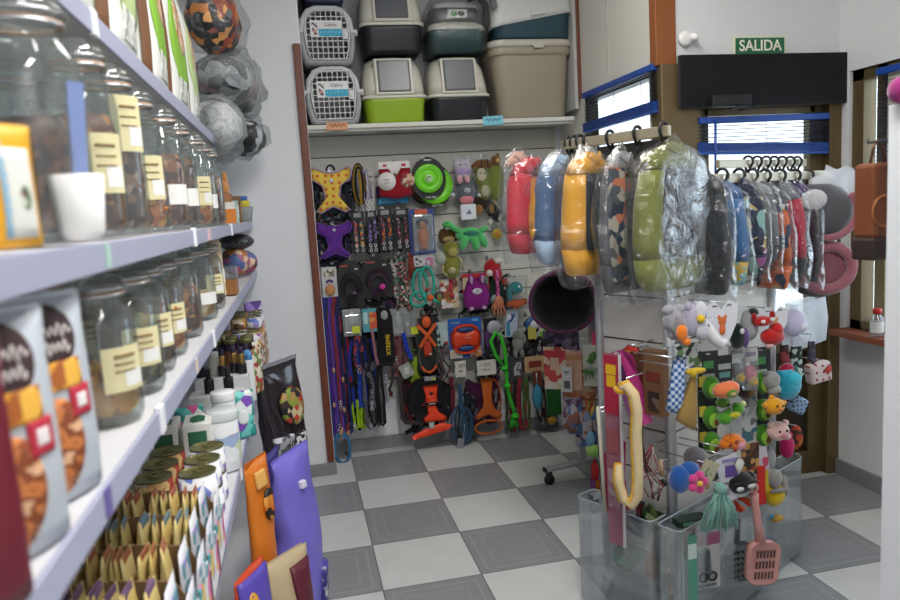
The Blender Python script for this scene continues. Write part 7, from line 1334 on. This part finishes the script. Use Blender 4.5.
t = binthing('rope_lead', 'twisted tan rope lead seen through the left bin', 'leash', 668, 565, TL, .05); G().tube([(.004*math.sin(i*1.3)-.012+.002*i, .004*math.cos(i*1.3), .12-.022*i) for i in range(12)], .006, 8).build('rope', PR(['9a7a4a', '5a4630', 'b09060'], 90), t)
t = binthing('toy_pack', 'dark red and black small packs standing in the left bin', 'toy pack', 634, 510, TL, .04); boxg(.07, .03, .07, -.035).build('pack_body', PR(['5a1c28', '1c1c20', '3a4a5a'], 26), t); card(t, .04, .03, .0, M('8a8a8c'), -.0165, .002, 'label_panel')
t = binthing('toy_pack', 'dark green foil packs lying behind the front pole in the left bin', 'toy pack', 655, 518, TL, .03); G().box((0, 0, 0), (.09, .03, .05), 0, RY(.35)).build('pack_body', PR(['2a4a24', '5a6a2a', '1c2a1c', '8a8a5a'], 34), t); G().box((0, -.017, 0), (.05, .003, .02), 0, RY(.35)).build('label_panel', M('8a9a6a'), t)
# ------------------------------------------------------------------ wheeled rear rack
RA = .20; rx = Vector((math.cos(RA), math.sin(RA), 0)); ry = Vector((-math.sin(RA), math.cos(RA), 0))
rk = thing('display_rack', 'low wheeled display rack with grey legs behind the tower', 'display stand', (1.02, -1.02, 0), RA)
for y in (-.205, .205):
    G().box((.18, y, .085), (.42, .035, .022)).build('foot', SIL, rk, bevel=.003); G().box((-.03, y, .085), (.006, .037, .024)).build('end_cap', BLACK, rk)
    G().box((.20, y, .66), (.028, .028, 1.13)).build('upright', SIL, rk)
    for x in (-.005, .36):
        G().lathe([(.026, -.011), (.028, -.006), (.028, .006), (.026, .011)], 16, 0, T(x, y, .029) @ RX(PI/2)).box((x, y, .06), (.022, .03, .03)).build('caster', BLACK, rk)
for i in range(6): G().box((.20, 0, .38+.155*i), (.012, .40, .148)).build('slat', M('c4c2ba', .5), rk)
nk = -rx
def TK(x0, y0, x1, y1, off=.12):
    P = Vector((1.02, -1.02, .6))+rx*.2+nk*off; n = Vector((-.55, -.83, 0)); xm, ym = (x0+x1)/2, (y0+y1)/2; c = hit(xm, ym, P, n)
    return c, (hit(x1, ym, P, n)-hit(x0, ym, P, n)).length, (hit(xm, y0, P, n)-hit(xm, y1, P, n)).length
AK = math.atan2(-.55, .83)
def HK(name, label, cat, bb, off): c, w, h = TK(*bb, off); return thing(name, label, cat, c, AK), w, h
def kcard(name, label, cat, bb, off, m, marks=(), body=None, hd=None):
    t, w, h = HK(name, label, cat, bb, off); card(t, w, h, 0, m, 0, .004, 'backing_card', marks=marks)
    if hd: card(t, w*.9, h*.18, h*.42, hd, -.003, .002, 'header_band')
    if body: G().ell((0, -.010, -.1*h), (.36*w, .014, .28*h)).build('toy', body, t)
    return t, w, h
kcard('chew_sticks_card', 'red and white chew stick card at the left front of the rear rack', 'toy pack', (544, 347, 566, 389), .20, PR(['b8b0a0', '9a2a34', 'c0a888', 'b03a3a', 'c4bcb0'], 26), [(.0, .34, .8, .16, M('a02a34')), (0, .1, .4, .3, M('b89a84'))])
kcard('price_tag', 'white price tag with a bar code on the rear rack', 'tag', (562, 367, 572, 392), .24, M('b4b4b4'), [(0, -.2, .6, .3, M('4a4a4c')), (0, .3, .5, .1, M('7a7a7c'))])
kcard('treat_pack', 'orange and white striped stick pack on the rear rack', 'toy pack', (562, 351, 582, 390), .19, PR(['b86a30', 'b8aa98', 'a8502a', 'c0b4a8'], 40, 'wavex'), [(0, .34, .9, .14, M('a87a50'))])
kcard('treat_pack', 'orange and tan stick pack right of the striped one', 'toy pack', (578, 354, 600, 398), .17, PR(['a86a3a', 'b8843a', '7a3a24', 'b8a088'], 40, 'cells'), [(0, .3, .8, .1, M('b89a70'))])
kcard('plant_card', 'white seed card with a green plant on the rear rack', 'pack', (583, 345, 599, 386), .23, M('a8aca0'), [(0, -.2, .8, .3, PR(['a8aca0', '5a7a3a', '8a8a80'], 50))]); t = bpy.data.objects['plant_card']
G().puff([(-.02, -.01), (.0, .03), (.02, .04), (.03, .02), (.01, -.02)], .012, 0, T(.0, -.01, .03)).puff([(-.04, -.0), (-.02, .014), (.03, .006), (.02, -.01)], .010, 0, T(-.012, -.012, -.03)).build('leaves', M('3a6a1c', .6), t)
kcard('cartoon_bag', 'blue and violet printed hanging bag low on the rear rack', 'toy pack', (563, 388, 582, 434), .18, PR(['3a5a8a', '8a7a9a', 'a8a0a4', '5a3a5a', '7a4a3a'], 30), [(0, .38, .9, .16, M('9a5a34'))], PR(['a8a4a8', '4a6a9a', '8a5a4a'], 34))
kcard('cartoon_bag', 'second blue and orange printed bag beside the lower one', 'toy pack', (575, 392, 596, 446), .15, PR(['4a6a9a', 'a87a5a', 'a8a4a8', '5a3a4a', '2a3a5a'], 30), [(0, .4, .9, .12, M('a8622c'))], PR(['7a8aa8', '9a5a3a', 'b0aab0'], 34))
kcard('treat_pack', 'violet bag hanging right of the plant card', 'toy pack', (596, 362, 608, 394), .20, M('5a4474'), [(0, .2, .8, .3, M('8a7aa0'))])
kcard('treat_pack', 'grey and steel packs hanging low behind the crimson wands', 'toy pack', (592, 396, 610, 440), .14, PR(['6a6c70', '8a8c90', '4a4a4e', '5a3a34'], 24), [(0, .3, .7, .2, M('9a9a9c'))])
t, w, h = HK('feather_toy', 'red, yellow and green feathers hanging on the rear rack', 'cat toy', (584, 398, 598, 436), .24)
for i in range(6): G().puff([(0, .0), (.010, -.04), (.004, -.09), (-.008, -.05)], .004, 0, T((i-2.5)*.010, -.004*i, .45*h) @ RY((i-2.5)*.12)).build('feather', M(['a81c1c', 'b8961c', '2a6a34', 'b83a1c', '8a1c2a', 'b8a03a'][i], .8), t)
t, w, h = HK('catnip_fish', 'pale blue and lime green cat toy dangling low on the rear rack', 'cat toy', (584, 428, 600, 458), .26); G().ell((-.1*w, 0, .1*h), (.26*w, .018, .30*h)).build('blue_body', M('6a9ab0', .6), t); G().ell((.1*w, -.006, -.26*h), (.46*w, .02, .22*h)).build('lime_body', fur('8ab85a'), t)
t, w, h = HK('feather_toy', 'red and violet feather dangling near the caster', 'cat toy', (589, 458, 601, 502), .30); G().puff([(0, .5*h), (.4*w, .3*h), (.3*w, 0), (-.3*w, 0), (-.3*w, .3*h)], .014).build('red_part', M('b01c1c', .7), t); G().puff([(-.4*w, .05*h), (0, .05*h), (-.05*w, -.5*h), (-.4*w, -.4*h)], .010).build('violet_part', M('7a3a7a', .7), t); G().puff([(0, .05*h), (.4*w, .02*h), (.44*w, -.36*h), (.1*w, -.44*h)], .010).build('orange_part', M('c0601c', .7), t)
kcard('treat_pack', 'row of violet and black header cards above the chew sticks', 'toy pack', (543, 331, 562, 347), .16, PR(['3a2a4a', '6a5a80', '1c1a24', '8a8494'], 30)); kcard('treat_pack', 'violet and grey header card right of the violet and black ones', 'toy pack', (561, 332, 579, 350), .16, PR(['4a3a5a', '2a2434', '8a7a94'], 30))
kcard('toy_pack', 'hot pink ribbed toy pack under the cat cave', 'toy pack', (592, 332, 608, 348), .22, PR(['b82a5a', '9a1c48', 'c03a68'], 40, 'wavex'))
kcard('foil_bag', 'clear bag with pale pink paper hanging right of the cat cave', 'toy pack', (588, 298, 632, 342), .12, PR(['a8a4aa', 'b8a0ac', '8a8c92', 'c0bcc0'], 14, 'blobs'))
# cat cave
n = Vector((-.4, -.92, 0)); P0 = Vector((1.02, -1.02, 1.1))+rx*.2+nk*.30; c = hit(563, 302, P0, n)
t = thing('cat_cave', 'purple felt cat cave with a wide black opening hanging left of the tower', 'pet bed', c, math.atan2(-.4, .92))
PL2 = fab('4a1c40', 90)
G().loft([[(r_*1.0*math.cos(a), y, r_*.92*math.sin(a)) for a in [2*PI*i/28 for i in range(28)]] for r_, y in ((.150, -.02), (.166, .0), (.168, .05), (.14, .11), (.06, .15))], 0, True, (False, True)).build('felt_shell', PL2, t, jit=.006, jsc=14)
G().loft([[(r_*math.cos(a), y, r_*.92*math.sin(a)) for a in [2*PI*i/28 for i in range(28)]] for r_, y in ((.152, -.021), (.142, -.01), (.135, .05), (.06, .09))], 0, True, (False, True)).build('black_lining', fab('08080a', 90), t)
G().tube([(.157*math.cos(a), -.016, .144*math.sin(a)) for a in [2*PI*i/28 for i in range(28)]], .009, 8, 0, True).build('purple_rim', PL2, t, jit=.003, jsc=20)
G().tube([(0, .03, .13), (.01, .03, .20), (.0, .06, .24)], .004, 6).build('hanging_loop', BLKF, t)
# right edge odds and ends
P = hit(877, 211, (0, -3.055, 0), (0, 1, 0)); G().tube([(-.235, .245, P.z+.132), (-.225, .325, P.z+.132), (-.225, .325, P.z+.14)], .0025, 6).build('hook', DARK, u_); t = thing('leather_bag', 'brown bag with a dark base hanging behind the white side panel', 'bag', P, .1)
G().box((0, 0, .02), (.07, .05, .145)).build('bag_body', M('6e3a1c', .6, 0, .12), t, bevel=.008); G().box((0, 0, -.072), (.074, .054, .045)).build('dark_base', M('2a1c18', .6), t, bevel=.006); G().torus((-.01, -.026, .0), .03, .0016, 0, None, 18).build('stitched_ring', M('a0642c', .6), t); G().tube([(-.02, 0, .09), (-.01, 0, .125), (.0, 0, .135), (.01, 0, .125), (.02, 0, .09)], .003, 6).build('handle', M('5a3018', .6), t)
P = hit(901, 96, (0, -3.16, 0), (0, 1, 0)); P.z = 1.632; t = thing('plush_toy', 'magenta plush toy on top of the white side panel', 'plush toy', P, 0)
G().ell((0, 0, 0), (.022, .022, .024)).ell((.02, 0, -.006), (.02, .02, .018)).build('plush_body', fur('8a2468'), t); G().ell((.006, -.021, .006), (.005, .003, .005)).build('eye', BE, t)
P = hit(877, 326, (XR-.06, 0, 0), (1, 0, 0)); P.z = rz0+.001
t = thing('medicine_bottle', 'clear bottle with a red cap on the window sill', 'bottle', P, 0); G().lathe([(.027, 0), (.028, .004), (.028, .085), (.016, .10), (.016, .108)], 18).build('bottle', FILMC, t); G().lathe([(.0285, .02), (.0285, .07)], 18, 0, None, (False, False)).build('paper_label', M('d0d0cc', .6), t); G().lathe([(.019, .106), (.019, .128), (.017, .13)], 18).build('red_cap', M('b8281c', .4), t)
